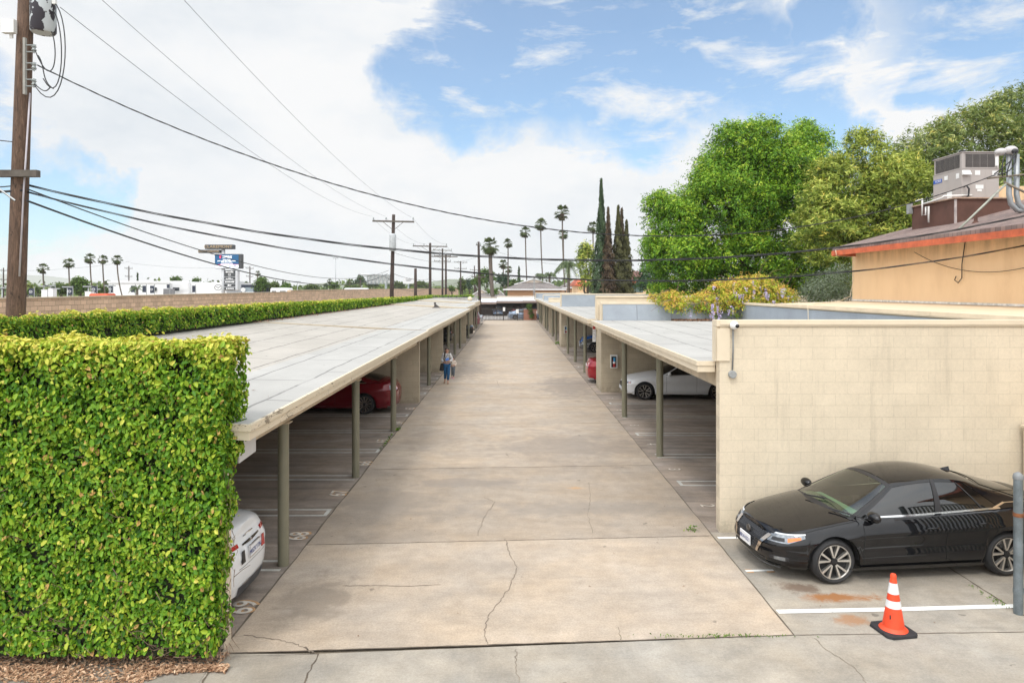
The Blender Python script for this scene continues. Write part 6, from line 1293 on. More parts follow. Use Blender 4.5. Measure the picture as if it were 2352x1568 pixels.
SEDAN = dict(L=4.64, W=1.82, H=1.45, wb=2.71, fo=.93, r=.325, zb=.20, n=6.0, m=4.0,
             belt=[(2.32, .62), (2.0, .69), (1.5, .78), (.95, .87), (0, .91), (-1.2, .965), (-1.9, .99), (-2.32, .95)],
             top=[(2.32, .63), (2.1, .72), (1.6, .86), (1.1, .96), (.8, 1.01), (-1.4, 1.04), (-1.85, 1.08), (-2.15, 1.09), (-2.32, 1.0)],
             cowl=1.10, hdr=.30, rhdr=-1.10, deck=-1.86, yb=.80, yr=.54, bpil=-.30)
def car(name, label, body, P_, group=None, cat='car', seg=130, detail=False, wsh=None, side=None):
    """three-box or two-box car from a plan outline, a belt line and a centre line; x is forward"""
    D = dict(SEDAN); D.update(P_); L, W_, H, r = D['L'], D['W'], D['H'], D['r']; a = L / 2; b_ = W_ / 2
    xf = a - D['fo']; xr = xf - D['wb']; zb0 = D['zb']; ra = r + .055
    belt = lambda x: smooth_interp(D['belt'], x); top = lambda x: smooth_interp(D['top'], x)
    t = thing(name, label, cat, (0, 0, 0), group)
    # outline by arc length
    th = np.linspace(0, math.pi, 1500); X = a * np.sign(np.cos(th)) * np.abs(np.cos(th)) ** (2 / D['n']); Y = b_ * np.abs(np.sin(th)) ** (2 / D['m'])
    s = np.concatenate([[0], np.cumsum(np.hypot(np.diff(X), np.diff(Y)))]); S_ = s[-1]
    def plan(u):
        x = float(np.interp(u * S_, s, X)); y = float(np.interp(u * S_, s, Y)); e = .004 * S_
        x1, y1 = float(np.interp(u * S_ + e, s, X)), float(np.interp(u * S_ + e, s, Y)); x0, y0 = float(np.interp(u * S_ - e, s, X)), float(np.interp(u * S_ - e, s, Y))
        tx, ty = x1 - x0, y1 - y0; l = math.hypot(tx, ty) or 1; return x, y, -(-ty) / l * 1 if False else ty / l * 1, -tx / l
    def side_pt(u, z, out=0.0):
        x, y, nx, ny = plan(u); front = max(0, nx); rear = max(0, -nx); zt = belt(x)
        h = (z - zb0) / max(zt - zb0, .1)
        o = -.085 * max(0, 1 - h / .35) ** 2 * (1 - .4 * (front + rear)) - .05 * max(0, (h - .72) / .28) ** 2
        o += .018 * math.exp(-((h - .72) / .07) ** 2) - .022 * math.exp(-((h - .42) / .16) ** 2) * (1 - front - rear)
        o -= D.get('nose', .16) * front * max(0, (h - .35)) ** 1.3 + D.get('tail', .10) * rear * max(0, h - .55) ** 1.2
        o -= .06 * (front + rear) * max(0, .45 - h)
        k = 1.0 / max(1e-3, 1); q = o + out
        return Vector((x + nx * q, max(0.0, y + ny * q) if y > .02 else 0.0 + 0 * y, z)) if y > .02 else Vector((x + nx * q, 0, z))
    nv = 16; us = np.linspace(0, 1, seg)
    V = []; F = []
    def top_pt(u, f):
        p = side_pt(u, belt(plan(u)[0])); x, y = p.x, p.y; xc = x * (1 - .0)
        cut = .12 * f * (1 if abs(x) > a * .9 else 0)
        xx = x - math.copysign(cut, x) * (1 - y / b_) if False else x
        zt = top(x); crown_ = 1 - (1 - f) ** 2.4
        zz = p.z + (zt - p.z) * crown_
        return Vector((xx, y * (1 - f), zz))
    ntop = 9
    for sgn in (1, -1):
        base = len(V)
        for u in us:
            x, y, nx, ny = plan(u); z0 = zb0 + (.04 if x > a - .3 else 0) + (.06 if x < -a + .25 else 0)
            for xc in (xf, xr):
                if abs(x - xc) < ra and y > b_ * .5: z0 = max(z0, r + math.sqrt(ra * ra - (x - xc) ** 2))
            zt = belt(x)
            for k in range(nv): p = side_pt(u, z0 + (zt - z0) * (k / (nv - 1))); V.append((p.x, p.y * sgn, p.z))
            for k in range(1, ntop + 1): p = top_pt(u, k / ntop); V.append((p.x, p.y * sgn, p.z))
        n_ = nv + ntop
        for i in range(seg - 1):
            for k in range(n_ - 1):
                q = (base + i * n_ + k, base + (i + 1) * n_ + k, base + (i + 1) * n_ + k + 1, base + i * n_ + k + 1); F.append(q if sgn > 0 else q[::-1])
    me = bpy.data.meshes.new('body'); 
    cow, dk = D['cowl'], D['deck']
    keep = []
    for q in F:
        cx_ = sum(V[i][0] for i in q) / 4; cy_ = abs(sum(V[i][1] for i in q) / 4)
        istop = all((i % (nv + ntop)) >= nv for i in q)
        if istop and dk + .08 < cx_ < cow - .12 and cy_ < D['yb'] - .10: continue
        keep.append(q)
    me.from_pydata(V, [], keep); bm = bmesh.new(); bm.from_mesh(me); bmesh.ops.remove_doubles(bm, verts=bm.verts, dist=.0008); bmesh.ops.recalc_face_normals(bm, faces=bm.faces); bm.to_mesh(me); bm.free()
    bo = link('body', me, body, t, True); me.set_sharp_from_angle(angle=R(48))
    # greenhouse
    xA0, xA1, xC1, xC0 = D['cowl'], D['hdr'], D['rhdr'], D['deck']; yb, yr = D['yb'], D['yr']
    def roofz(x):
        c = (xA1 + xC1) / 2; hl = (xA1 - xC1) / 2; return H - .085 * ((x - c) / hl) ** 2 - (.0 if x > c else .03 * ((x - c) / hl) ** 2)
    def side_g(u, v, out=0):
        x0_ = xA0 + (xC0 - xA0) * u; x1_ = xA1 + (xC1 - xA1) * u; x = x0_ + (x1_ - x0_) * v
        yB = yb - .05 * abs(2 * u - 1) ** 3 * 1.0; yT = yr - .02 * abs(2 * u - 1) ** 2
        z0_ = belt(x0_) - .0 + .02; z1_ = roofz(x1_) - .065
        y = yB + (yT - yB) * v + .035 * math.sin(math.pi * v); z = z0_ + (z1_ - z0_) * v
        return Vector((x, y + out, z + out * .45))
    def gridobj(nm, fn, nu, nv_, m, both=True, par=t, sm=True):
        if both:
            gridobj(nm, fn, nu, nv_, m, False, par, sm); return gridobj(nm, lambda u, v: (lambda p: Vector((p.x, -p.y, p.z)))(fn(u, v)), nu, nv_, m, False, par, sm)
        V = []; F = []
        for sgn in ((1, -1) if both else (1,)):
            b0 = len(V)
            for i in range(nu + 1):
                for j in range(nv_ + 1): p = fn(i / nu, j / nv_); V.append((p.x, p.y * sgn, p.z))
            for i in range(nu):
                for j in range(nv_):
                    q = (b0 + i * (nv_ + 1) + j, b0 + (i + 1) * (nv_ + 1) + j, b0 + (i + 1) * (nv_ + 1) + j + 1, b0 + i * (nv_ + 1) + j + 1); F.append(q if sgn > 0 else q[::-1])
        me = bpy.data.meshes.new(nm); me.from_pydata(V, [], F); me.update(); return link(nm, me, m, par, sm)
    # roof skin incl. pillars: built as strips so the windows stay open
    def roof_fn(u, w):
        x1_ = xA1 + (xC1 - xA1) * u; e = side_g(u, 1.0); f = abs(2 * w - 1); s_ = 1 if w < .5 else -1
        return Vector((x1_ - .0, e.y * (1 - 2 * w) , e.z + (roofz(x1_) - e.z) * (1 - f ** 2.6)))
    gridobj('roof', roof_fn, 16, 18, body, False)
    uA, uC = D.get('uA', .045), D.get('uC', .80)
    gridobj('pillar', lambda u, v: side_g(u * uA, v), 2, 8, body)
    gridobj('pillar', lambda u, v: side_g(uC + (1 - uC) * u, v), 6, 8, body)
    bp = (xA0 + xA1) / 2 - D['bpil']; ub = bp / ((xA0 + xA1) / 2 - (xC0 + xC1) / 2)
    gridobj('pillar', lambda u, v: side_g(ub - .018 + .036 * u, v, .002), 2, 8, M_BLKP)
    gridobj('roof_rail', lambda u, v: side_g(uA + (uC - uA) * u, .92 + .08 * v), 16, 2, body)
    gridobj('window_sill', lambda u, v: side_g(uA + (uC - uA) * u, .06 * v), 16, 2, M_CHR if D.get('chrome') else M_BLKP)
    for sgn, dr in ((1, 'near'), (-1, 'far')):
        for (a0, a1) in ((uA, ub - .018), (ub + .018, uC)):
            gridobj('side_window', lambda u, v: (lambda p: Vector((p.x, p.y * sgn, p.z)))(side_g(a0 + (a1 - a0) * u, .055 + .87 * v, -.006)), 8, 6, side or M_TINT, False)
    def scr(u0, bulge, x_b, x_t):
        def fn(w, v):
            e = side_g(u0, v); f = abs(2 * w - 1); bl_ = bulge * (1 - f ** 2)
            zt_ = roofz(x_t); e2 = e.z + (zt_ - side_g(u0, 1).z) * (1 - f ** 2.6) * v + (top(x_b) - e.z) * 0
            z = e.z * 1.0 + (1 - f ** 2) * ((top(x_b + bulge) - side_g(u0, 0).z + .01) * (1 - v)) + (zt_ - side_g(u0, 1).z) * (1 - f ** 2.6) * v
            return Vector((e.x + bl_ * (1 - v * .75), e.y * (1 - 2 * w), z))
        return fn
    ws = scr(0, .12, xA0, xA1); gridobj('windscreen', lambda w, v: ws(.04 + .92 * w, .05 + .91 * v), 16, 10, wsh or M_WSH, False)
    gridobj('screen_surround', lambda w, v: ws(w, v) - Vector((.006, 0, .012)), 16, 10, M_BLKP, False) if not detail else gridobj('cowl_panel', lambda w, v: ws(w, -.10 + .16 * v), 12, 2, M_BLKP, False)
    if detail:
        gridobj('header', lambda w, v: ws(w, .93 + .07 * v) + Vector((0, 0, .004)), 12, 2, M_BLKP, False)
        for s0 in (0, .965): gridobj('screen_surround', lambda w, v: ws(s0 + .035 * w, v) + Vector((0, 0, .002)), 2, 8, M_BLKP, False)
    rs_ = scr(1, -.12, xC0, xC1); gridobj('rear_window', lambda w, v: rs_(.06 + .88 * w, .10 + .82 * v) + Vector((-.004, 0, .006)), 14, 8, M_TINT, False)
    gridobj('rear_surround', lambda w, v: rs_(w, v), 14, 8, body, False)
    # floor and interior
    b = MB(); b.hexa([(a - .42, -b_ * .78, zb0), (a - .42, b_ * .78, zb0), (-a + .42, b_ * .78, zb0), (-a + .42, -b_ * .78, zb0)][::-1], [(a - .42, -b_ * .74, .62), (a - .42, b_ * .74, .62), (-a + .42, b_ * .74, .62), (-a + .42, -b_ * .74, .62)][::-1]); b.build('underbody', M_UND, t)
    b = MB(); b.box(xA0 - .45, xA0 + .02, -b_ * .8, b_ * .8, .75, belt(xA0) + .02); b.build('dashboard', M_SEAT, t, bevel=.06)
    for (sx, hh) in ((xA0 - 1.35, 0), (xC1 + .28, .0)):
        for sy in (-.38, .38):
            b = MB(); b.hexa([(sx - .08, sy - .24, .55), (sx + .1, sy - .24, .55), (sx + .1, sy + .24, .55), (sx - .08, sy + .24, .55)], [(sx - .22, sy - .2, 1.10), (sx - .12, sy - .2, 1.10), (sx - .12, sy + .2, 1.10), (sx - .22, sy + .2, 1.10)]); b.box(sx - .25, sx - .15, sy - .11, sy + .11, 1.14, min(1.27, D['H'] - .20)); b.build('seat', M_SEAT, t, bevel=.03)
    # wheels
    rimr = r * D.get('rim', .70)
    def wheel(x, sg):
        yo = (b_ - .035) * sg; yi = yo - .205 * sg
        b = MB(); b.lathe([(rimr, yo - .012 * sg), (r * .86, yo), (r - .012, yo - .03 * sg), (r, yo - .06 * sg), (r, yi + .04 * sg), (r - .03, yi), (rimr, yi)], 40, (x, 0, r), 'y', caps=False); w = b.build('wheel', M_TYRE, t, 'auto')
        b = MB(); b.lathe([(rimr + .003, yo - .10 * sg), (rimr * .5, yo - .12 * sg), (.001, yo - .12 * sg)], 32, (x, 0, r), 'y', caps=False); b.build('brake_side', M_RIMD, w)
        b = MB(); b.lathe([(rimr - .004, yo - .10 * sg), (rimr - .014, yo - .022 * sg), (rimr - .008, yo - .012 * sg), (rimr + .006, yo - .012 * sg), (rimr + .008, yo - .10 * sg)], 40, (x, 0, r), 'y', caps=False)
        ns = D.get('spokes', 5); dbl = D.get('dbl', True); sp = []
        for k in range(ns):
            for e in ((-.20, .20) if dbl else (0,)):
                an = 2 * math.pi * k / ns + math.pi / 2 + .0; a1_ = an + e * 1.35; a0_ = an + e * .55
                ci, si, co, so = math.cos(a0_), math.sin(a0_), math.cos(a1_), math.sin(a1_); wi, wo_ = (.010, .021) if dbl else (.010, .026)
                pi_ = Vector((ci * .055, 0, si * .055)); po = Vector((co * (rimr - .004), 0, so * (rimr - .004))); tn = Vector((-so, 0, co))
                q = [pi_ - tn * wi, pi_ + tn * wi, po + tn * wo_ * .8, po - tn * wo_ * .8]
                lo = [(x + p.x, yo - .065 * sg, r + p.z) for p in q]; hi = [(x + p.x, yo - (.030 if i < 2 else .016) * sg, r + p.z) for i, p in enumerate(q)]; b.hexa(lo, hi)
        b.build('rim', D.get('rimmat', M_RIM), w)
        b = MB(); b.lathe([(.05, yo - .07 * sg), (.048, yo - .026 * sg), (.03, yo - .022 * sg)], 16, (x, 0, r), 'y'); b.build('hub_cap', M_RIMD, w, 'auto')
    for x in (xf, xr):
        for sg in (1, -1): wheel(x, sg)
    for xc in (xf, xr):   # wheel housings
        b = MB(); n2 = 18; ring0 = []; 
        for sg in (1, -1):
            vv = []
            for i in range(n2 + 1):
                an = math.pi * i / n2; vv.append((xc + ra * math.cos(an), r + ra * math.sin(an)))
            for i in range(n2):
                b.poly([(vv[i][0], sg * (b_ - .05), vv[i][1]), (vv[i + 1][0], sg * (b_ - .05), vv[i + 1][1]), (vv[i + 1][0], sg * (b_ - .42), vv[i + 1][1]), (vv[i][0], sg * (b_ - .42), vv[i][1])])
            b.poly([(v[0], sg * (b_ - .42), v[1]) for v in vv])
        b.build('wheel_housing', M_UND, t)
    # patches on the side surface (u0,u1 along outline, z0,z1), both sides
    def patch(nm, u0, u1, zf0, zf1, m, out=.006, sides=(1, -1), nu=14, nv_=5, par=t, solid=True):
        rr = []
        for sg in sides:
            def fn(u, v):
                uu = u0 + (u1 - u0) * u; z0_ = zf0(u) if callable(zf0) else zf0; z1_ = zf1(u) if callable(zf1) else zf1
                p = side_pt(uu, z0_ + (z1_ - z0_) * v, out); return Vector((p.x, p.y * sg, p.z))
            o = gridobj(nm, fn, nu, nv_, m, False, par); rr.append(o)
        return rr
    xs_ = lambda x: float(np.interp(-x, -X, s)) / S_     # outline fraction for a given x on the flank
    T = dict(t=t, patch=patch, side_pt=side_pt, side_g=side_g, belt=belt, top=top, plan=plan, xs=xs_, grid=gridobj, ws=ws, a=a, b=b_, xf=xf, xr=xr, body=bo, ub=ub, uA=uA, uC=uC, roofz=roofz, D=D)
    # door gaps, handles, mirrors
    M_GAP = mat('panel_gap', (.006, .006, .006), .8, var=0)
    def gap(x, z0=zb0 + .10, z1=None, w=.007, cur=0):
        u = xs_(x); patch('panel_gap', u - w / S_ / 2, u + w / S_ / 2, z0, z1 or belt(x) - .0, M_GAP, .0025, nu=1, nv_=12)
    xd0 = xA0 - .14; xd1 = D['bpil'] - .02; xd2 = xr + ra * .55
    gap(xd0); gap(xd1); gap(xd2, r + ra * .9)
    for xh in (xd1 + .24, xd2 + .22):
        if xh > xr + .1:
            for sg in (1, -1):
                u = xs_(xh); p = side_pt(u, belt(xh) - .13, .03); b = MB(); b.ball((p.x, p.y * sg, p.z), (.105, .016, .016), 12, 6); b.build('door_handle', D.get('handlemat', body), t, True)
    for sg in (1, -1):
        p = side_g(.10, .0); b = MB(); b.ball((p.x + .02, (p.y + .135) * sg, p.z + .065), (.075, .13, .075), 16, 10); mo = b.build('mirror', body, t, True)
        b = MB(); b.box(p.x - .02, p.x + .06, (p.y - .01) * sg, (p.y + .1) * sg, p.z + .005, p.z + .04); b.build('mirror_arm', M_BLKP, mo)
    return T
def place(T, x, y, rz):
    t = T['t']; t.location = (x, y, 0); t.rotation_euler = (0, 0, R(rz)); return t
def basic_front(T, z=.62, lamp=M_LAMPC, grille=True, w=.16, plate=True, lamph=.13, amber=True):
    S0 = .0
    T['patch']('headlight', .062, .062 + w * .42, lambda u: z - .02 + .05 * u, lambda u: z + lamph - .02 + .03 * u - .03 * (u > .9), lamp)
    if amber: T['patch']('indicator', .062 + w * .42 + .001, .062 + w * .52, z + .03, z + .10, M_AMB)
    if grille: T['patch']('grille', .0, .042, z - .12, z + .06, M_BLKP); T['patch']('lower_grille', .0, .075, .27, .38, M_BLKP)
    if plate:
        p = T['side_pt'](0.002, .46, .02); b = MB(); b.box(p.x, p.x + .012, -.155, .155, p.z - .07, p.z + .08); b.build('number_plate', M_PLATE, T['t'])
def basic_rear(T, z=.82, lamp=M_LAMPR, u0=.925, u1=.962, plate=True, h=.14):
    T['patch']('tail_lamp', u0 - .03, u1, lambda u: z + .02 * (1 - u), z + h, lamp)
    T['patch']('bumper_insert', .95, .999, .26, .36, M_BLKP)
    if plate:
        p = T['side_pt'](.998, .74, .02); b = MB(); b.box(p.x - .012, p.x, -.155, .155, p.z - .07, p.z + .08); b.build('number_plate', M_PLATE, T['t'])

# --- black sedan, foreground right
M_BLACK = paint('black_car_paint', (.006, .006, .007), 0, .12)
T = car('car', 'glossy black sedan with two-tone alloy wheels parked beside the beige block wall', M_BLACK, dict(chrome=True, spokes=5, rim=.76, uC=.80, handlemat=M_BLACK), detail=True, seg=200)
t = T['t']; pt = T['patch']
pt('headlight', .086, .190, lambda u: .555 + .035 * u + .075 * max(0, u - .6) / .4, lambda u: .655 + .05 * u + .01 * u * u, M_LAMPC, .006, nu=26)
pt('headlight_trim', .084, .192, lambda u: .647 + .05 * u + .01 * u * u, lambda u: .662 + .05 * u + .01 * u * u, mat('white_led', (.62, .64, .66), .3, var=0), .009, nu=20)
pt('lamp_shadow', .100, .140, lambda u: .578 + .014 * u, lambda u: .618 + .02 * u, M_BLKP, .010, nu=8)
pt('indicator', .148, .180, lambda u: .592 + .055 * u, lambda u: .642 + .035 * u, M_AMB, .0105, nu=8)
pt('grille', 0, .066, lambda u: .33 + .06 * u, lambda u: .615, mat('mesh_black', (.012, .012, .014), .35), .004)
pt('grille_trim', .060, .076, lambda u: .36 + .0 * u, lambda u: .44 + .2 * (1 - u), M_BLACK, .004)
for sg in (1, -1):
    def vfn(u, v, sg=sg):
        zz = .34 + .29 * v; uu = .054 + .022 * v ** 1.5 + .008 * u * (1 + v * 1.2); p = T['side_pt'](uu, zz, .014); return Vector((p.x, p.y * sg, p.z))
    T['grid']('chrome_grille_bar', vfn, 3, 10, mat('dark_chrome', (.62, .54, .46), .18, 1, var=0), False)
b = MB(); p = T['side_pt'](.0, .55, .02); b.lathe([(.055, p.x), (.055, p.x + .02), (.045, p.x + .026)], 24, (0, 0, .56), 'x'); b.build('emblem', mat('dark_emblem', (.10, .09, .08), .3, .5), t, 'auto')
p = T['side_pt'](.0, .42, .022); b = MB(); b.box(p.x + .0, p.x + .016, -.165, .165, .35, .50); b.build('number_plate', M_PLATE, t); text('lettering', '8RVH321', .085, M_PLB, t, (p.x + .018, 0, .42), (0, 1, 0), (0, 0, 1), .001)
# honeycomb texture of the grille: rows of small bright edges
b = MB()
for i in range(7):
    for j in range(-6, 7):
        y = j * .062 + (.031 if i % 2 else 0); z = .40 + i * .036; q = T['side_pt'](max(0, abs(y) / 5.4), z, .006); b.tube([(q.x + .002, y - .02, z), (q.x + .004, y, z + .012), (q.x + .002, y + .02, z)], .0035, 4)
b.build('grille_mesh', mat('mesh_edge', (.05, .05, .055), .3), t)
pt('lower_intake', 0, .085, .245, .30, M_BLKP, .004); pt('splitter', 0, .13, .205, .228, mat('satin_lip', (.10, .11, .13), .3, .5), .03)
pt('fog_lamp', .115, .142, lambda u: .335 - .01 * u, lambda u: .375 + .005 * u, M_LAMPC, .008, nu=8); pt('fog_surround', .102, .15, .325, .385, M_BLKP, .005)
pt('sill_skirt', .30, .66, .185, .235, M_BLACK, .035, nu=30); 
T['grid']('chrome_strip', lambda u, v: T['side_g'](.045 + .755 * u, .02 + .035 * v, .008), 24, 2, M_CHR)
T['grid']('chrome_strip', lambda u, v: T['side_g'](.765 + .10 * u, .02 + .05 * v + .17 * u, .009), 8, 2, M_CHR); T['grid']('chrome_strip', lambda u, v: T['side_g'](.865 + .13 * u, .19 + .03 * v, .009), 8, 2, M_CHR)
T['grid']('quarter_pillar', lambda u, v: T['side_g'](.70 + .012 * u, .06 + .85 * v, .0), 2, 6, M_BLKP)
for sg, y0_ in ((1, -.25), (1, .45)):
    q0 = T['ws'](.5 - y0_ * .6, .02) + Vector((.05, 0, .03)); q1 = T['ws'](.5 - y0_ * .6 - .28 * (1), .14) + Vector((.02, 0, .03)); b = MB(); b.tube([q0, q1], .011, 6); b.tube([q1 + Vector((0, -.18, .0)), q1 + Vector((.0, .2, .0))], .006, 5); b.build('wiper', M_BLKP, t)
b = MB(); b.ball((.22, 0, 1.25), (.05, .12, .035), 12, 6); b.build('rear_view_mirror', M_BLKP, t, True)
b = MB(); b.hexa([(-1.06, -.035, 1.34), (-.90, -.012, 1.38), (-.90, .012, 1.38), (-1.06, .035, 1.34)], [(-1.06, -.006, 1.42), (-.96, -.004, 1.405), (-.96, .004, 1.405), (-1.06, .006, 1.42)]); b.build('roof_fin', M_BLACK, t)
from mathutils.bvhtree import BVHTree
bm_ = T['body'].data; bvh = BVHTree.FromPolygons([v.co[:] for v in bm_.vertices], [tuple(p.vertices) for p in bm_.polygons])
def on_body(pts, w, name, m=None):
    V = []
    for i, p in enumerate(pts):
        a_ = Vector(pts[max(i - 1, 0)]); c_ = Vector(pts[min(i + 1, len(pts) - 1)]); d = (c_ - a_).normalized(); n_ = Vector((-d.y, d.x)) * w / 2
        for s_ in (-1, 1):
            q = Vector((p[0] + n_.x * s_, p[1] + n_.y * s_, 2)); h = bvh.ray_cast(q, Vector((0, 0, -1)))[0]
            V.append((q.x, q.y, (h.z if h else .9) + .003))
    bb = MB(); bb.v = V
    for i in range(len(pts) - 1): bb.face((2 * i, 2 * i + 2, 2 * i + 3, 2 * i + 1))
    bb.build(name, m or mat('panel_gap', (.006, .006, .006)), t)
for sg in (1, -1):      # bonnet shut lines
    on_body([(1.06 + 1.12 * f, sg * (.80 - .04 * f - .22 * max(0, f - .7) / .3 * 1), 0)[:2] for f in [k / 20 for k in range(21)]], .012, 'panel_gap')
on_body([(2.18 + .06 * (1 - (y / .55) ** 2), y) for y in [(-.55 + 1.1 * k / 20) for k in range(21)]], .012, 'panel_gap')
basic_rear(T, .80)
place(T, 5.96, 10.82, 186.0)

# --- white sedan, rear, in the nearest left bay
M_WHC = paint('white_car_paint', (.74, .75, .76), 0, .2)
T = car('car', 'white sedan backed toward the alley in the nearest left bay, number plate showing', M_WHC, dict(L=4.85, W=1.88, H=1.47, wb=2.75, r=.335, tail=.14, belt=[(2.42, .66), (2.0, .74), (1.5, .82), (.95, .90), (0, .94), (-1.2, .99), (-2.0, 1.0), (-2.42, .97)],
      top=[(2.42, .68), (2.1, .80), (1.6, .92), (1.0, 1.02), (.7, 1.04), (-1.5, 1.09), (-1.85, 1.13), (-2.25, 1.12), (-2.42, 1.06)], cowl=1.05, rhdr=-1.05, deck=-1.80), seg=160)
t = T['t']; pt = T['patch']
pt('chrome_bar', .955, .9999, lambda u: .845 + .02 * (1 - u), lambda u: .885, M_CHR, .012, nu=16); pt('tail_lamp', .90, .940, lambda u: .87, lambda u: .92, M_LAMPR, .008, nu=12)
pt('lower_valance', .93, .9999, .225, .37, mat('grey_plastic', (.05, .055, .065), .5), .008, nu=16); pt('valance_chrome', .945, .985, .372, .386, M_CHR, .012, nu=16)
pt('bumper_crease', .93, .9999, .60, .606, mat('panel_gap', (.006, .006, .006)), .002)
p = T['side_pt'](.999, .74, 0); x_ = p.x - .018
MB().box(x_, x_ + .02, -.17, .17, .66, .83).build('plate_frame', M_CHR, t); MB().box(x_ - .003, x_ - .0005, -.155, .155, .675, .815).build('number_plate', M_PLATE, t); text('lettering', 'M0ZKY7N', .088, M_PLB, t, (x_ - .005, 0, .735), (0, -1, 0), (0, 0, 1), .001)
for sg, m_, y_ in ((1, M_LAMPR, -.32), (-1, M_BLKP, .34)):
    b = MB(); q = T['side_pt'](.985, .73, .0); b.hexa([(q.x - .012, y_ - .05, .66), (q.x - .008, y_ + .05, .66), (q.x, y_ + .05, .66), (q.x, y_ - .05, .66)], [(q.x - .004, y_ - .03, .82), (q.x - .001, y_ + .03, .82), (q.x + .006, y_ + .03, .82), (q.x + .006, y_ - .03, .82)]); b.build('sticker', m_, t)
b = MB(); b.hexa([(T['a'] * -1 + .075, -.16, .945), (T['a'] * -1 + .085, 0, .925), (T['a'] * -1 + .075, .16, .945), (T['a'] * -1 + .1, 0, .95)], [(T['a'] * -1 + .085, -.16, .95), (T['a'] * -1 + .09, 0, .955), (T['a'] * -1 + .085, .16, .95), (T['a'] * -1 + .11, 0, .96)]); b.build('emblem', M_CHR, t)
place(T, -3.50 - 2.42, 9.34, 180 - 1)

# --- white sedan nose out, right bay
T = car('car', 'white sedan parked nose out in the right carport, beside the divider wall', M_WHC, dict(L=4.70, W=1.81, H=1.44, wb=2.84, fo=.80, r=.33, rim=.74, spokes=5, nose=.12,
      belt=[(2.35, .66), (2.1, .74), (1.5, .84), (.95, .90), (0, .93), (-1.2, .95), (-1.9, .94), (-2.35, .88)], top=[(2.35, .68), (2.15, .80), (1.6, .93), (1.0, 1.02), (.7, 1.04), (-1.4, 1.06), (-1.75, 1.07), (-2.15, 1.03), (-2.35, .92)], cowl=.86, hdr=.12, rhdr=-1.05, deck=-1.75, bpil=-.42), seg=160, wsh=M_TINT)
t = T['t']; pt = T['patch']
pt('headlight', .075, .150, lambda u: .585 + .045 * u, lambda u: .655 + .06 * u, mat('dark_clear_lamp', (.16, .17, .20), .08, .6, var=.5, vs=25, coat=1), .006, nu=16)
pt('indicator', .128, .146, .64, .665, M_AMB, .009, nu=6); pt('grille', 0, .055, .46, .62, M_BLKP, .005); pt('chrome_bar', 0, .055, .53, .545, M_CHR, .012)
pt('air_intake', .085, .125, lambda u: .30 + .02 * u, lambda u: .39 - .05 * u, M_BLKP, .006, nu=10); pt('sill_trim', .33, .62, .20, .215, M_CHR, .02, nu=20)
p = T['side_pt'](0, .40, .012); MB().box(p.x, p.x + .012, -.155, .155, .36, .48).build('number_plate', M_PLATE, t)
place(T, 4.36 + 2.35, 27.05, 180)

# --- maroon sedan tail out, left bay before the first divider
M_MAR = paint('maroon_car_paint', (.15, .006, .012), .2, .25)
T = car('car', 'dark red sedan with chrome multi-spoke wheels parked tail out under the left carport', M_MAR, dict(L=4.75, W=1.80, H=1.47, wb=2.72, fo=.97, r=.34, rim=.76, spokes=13, dbl=False, rimmat=M_CHR, chrome=True, tail=.22,
      belt=[(2.37, .66), (2.0, .74), (1.5, .82), (.95, .90), (0, .95), (-1.2, 1.02), (-1.95, 1.04), (-2.37, .96)], top=[(2.37, .68), (2.1, .80), (1.6, .92), (1.0, 1.02), (.7, 1.04), (-1.5, 1.12), (-1.8, 1.15), (-2.15, 1.13), (-2.37, 1.0)], cowl=1.05, rhdr=-.95, deck=-1.85, uC=.84))
pt = T['patch']
pt('tail_lamp', .868, .93, lambda u: .80 + .02 * (1 - u), lambda u: .96, M_LAMPC, .006, nu=14); pt('indicator', .880, .912, lambda u: .89, lambda u: .945, M_AMB, .010, nu=8); pt('tail_lamp', .93, .965, .80, .95, M_LAMPR, .007, nu=10)
place(T, -3.88 - 2.37, 24.1, 180 - 2)

# --- red sedan tail out, right section two
T = car('car', 'red sedan parked tail out in the right carport, cut off by the divider pillar', paint('red_car_paint', (.28, .012, .02), .2, .25), dict(tail=.16))
T['patch']('tail_lamp', .905, .965, lambda u: .76, lambda u: .93, M_LAMPR, .007, nu=12); T['patch']('reverse_lamp', .91, .955, .70, .757, M_LAMPC, .007, nu=12)
p = T['side_pt'](.999, .80, .01); MB().box(p.x - .014, p.x, -.16, .16, .72, .86).build('number_plate', M_PLATE, T['t'])
place(T, 3.48 + 2.32, 31.35, 0)
# --- grey sedan and blue hatchback, noses out
T = car('car', 'grey sedan nose out behind the third post of the right carport', paint('grey_car_paint', (.16, .165, .165), .6, .3), dict(rim=.66, spokes=5, dbl=False), wsh=M_TINT); basic_front(T, .60, lamph=.12, w=.18); place(T, 4.72 + 2.32, 46.6, 180)
T = car('car', 'bright blue hatchback nose out next to the grey sedan', paint('blue_car_paint', (.01, .13, .45), .3, .25), dict(H=1.5, rhdr=-1.5, deck=-2.0, belt=[(2.32, .70), (2.0, .78), (1.5, .86), (.95, .93), (0, .97), (-1.9, 1.03), (-2.32, 1.0)], top=[(2.32, .72), (2.1, .84), (1.6, .96), (1.0, 1.06), (.7, 1.08), (-1.9, 1.1), (-2.32, 1.02)]), wsh=M_TINT); basic_front(T, .66, lamph=.10, w=.20); place(T, 4.95 + 2.32, 48.95, 180)
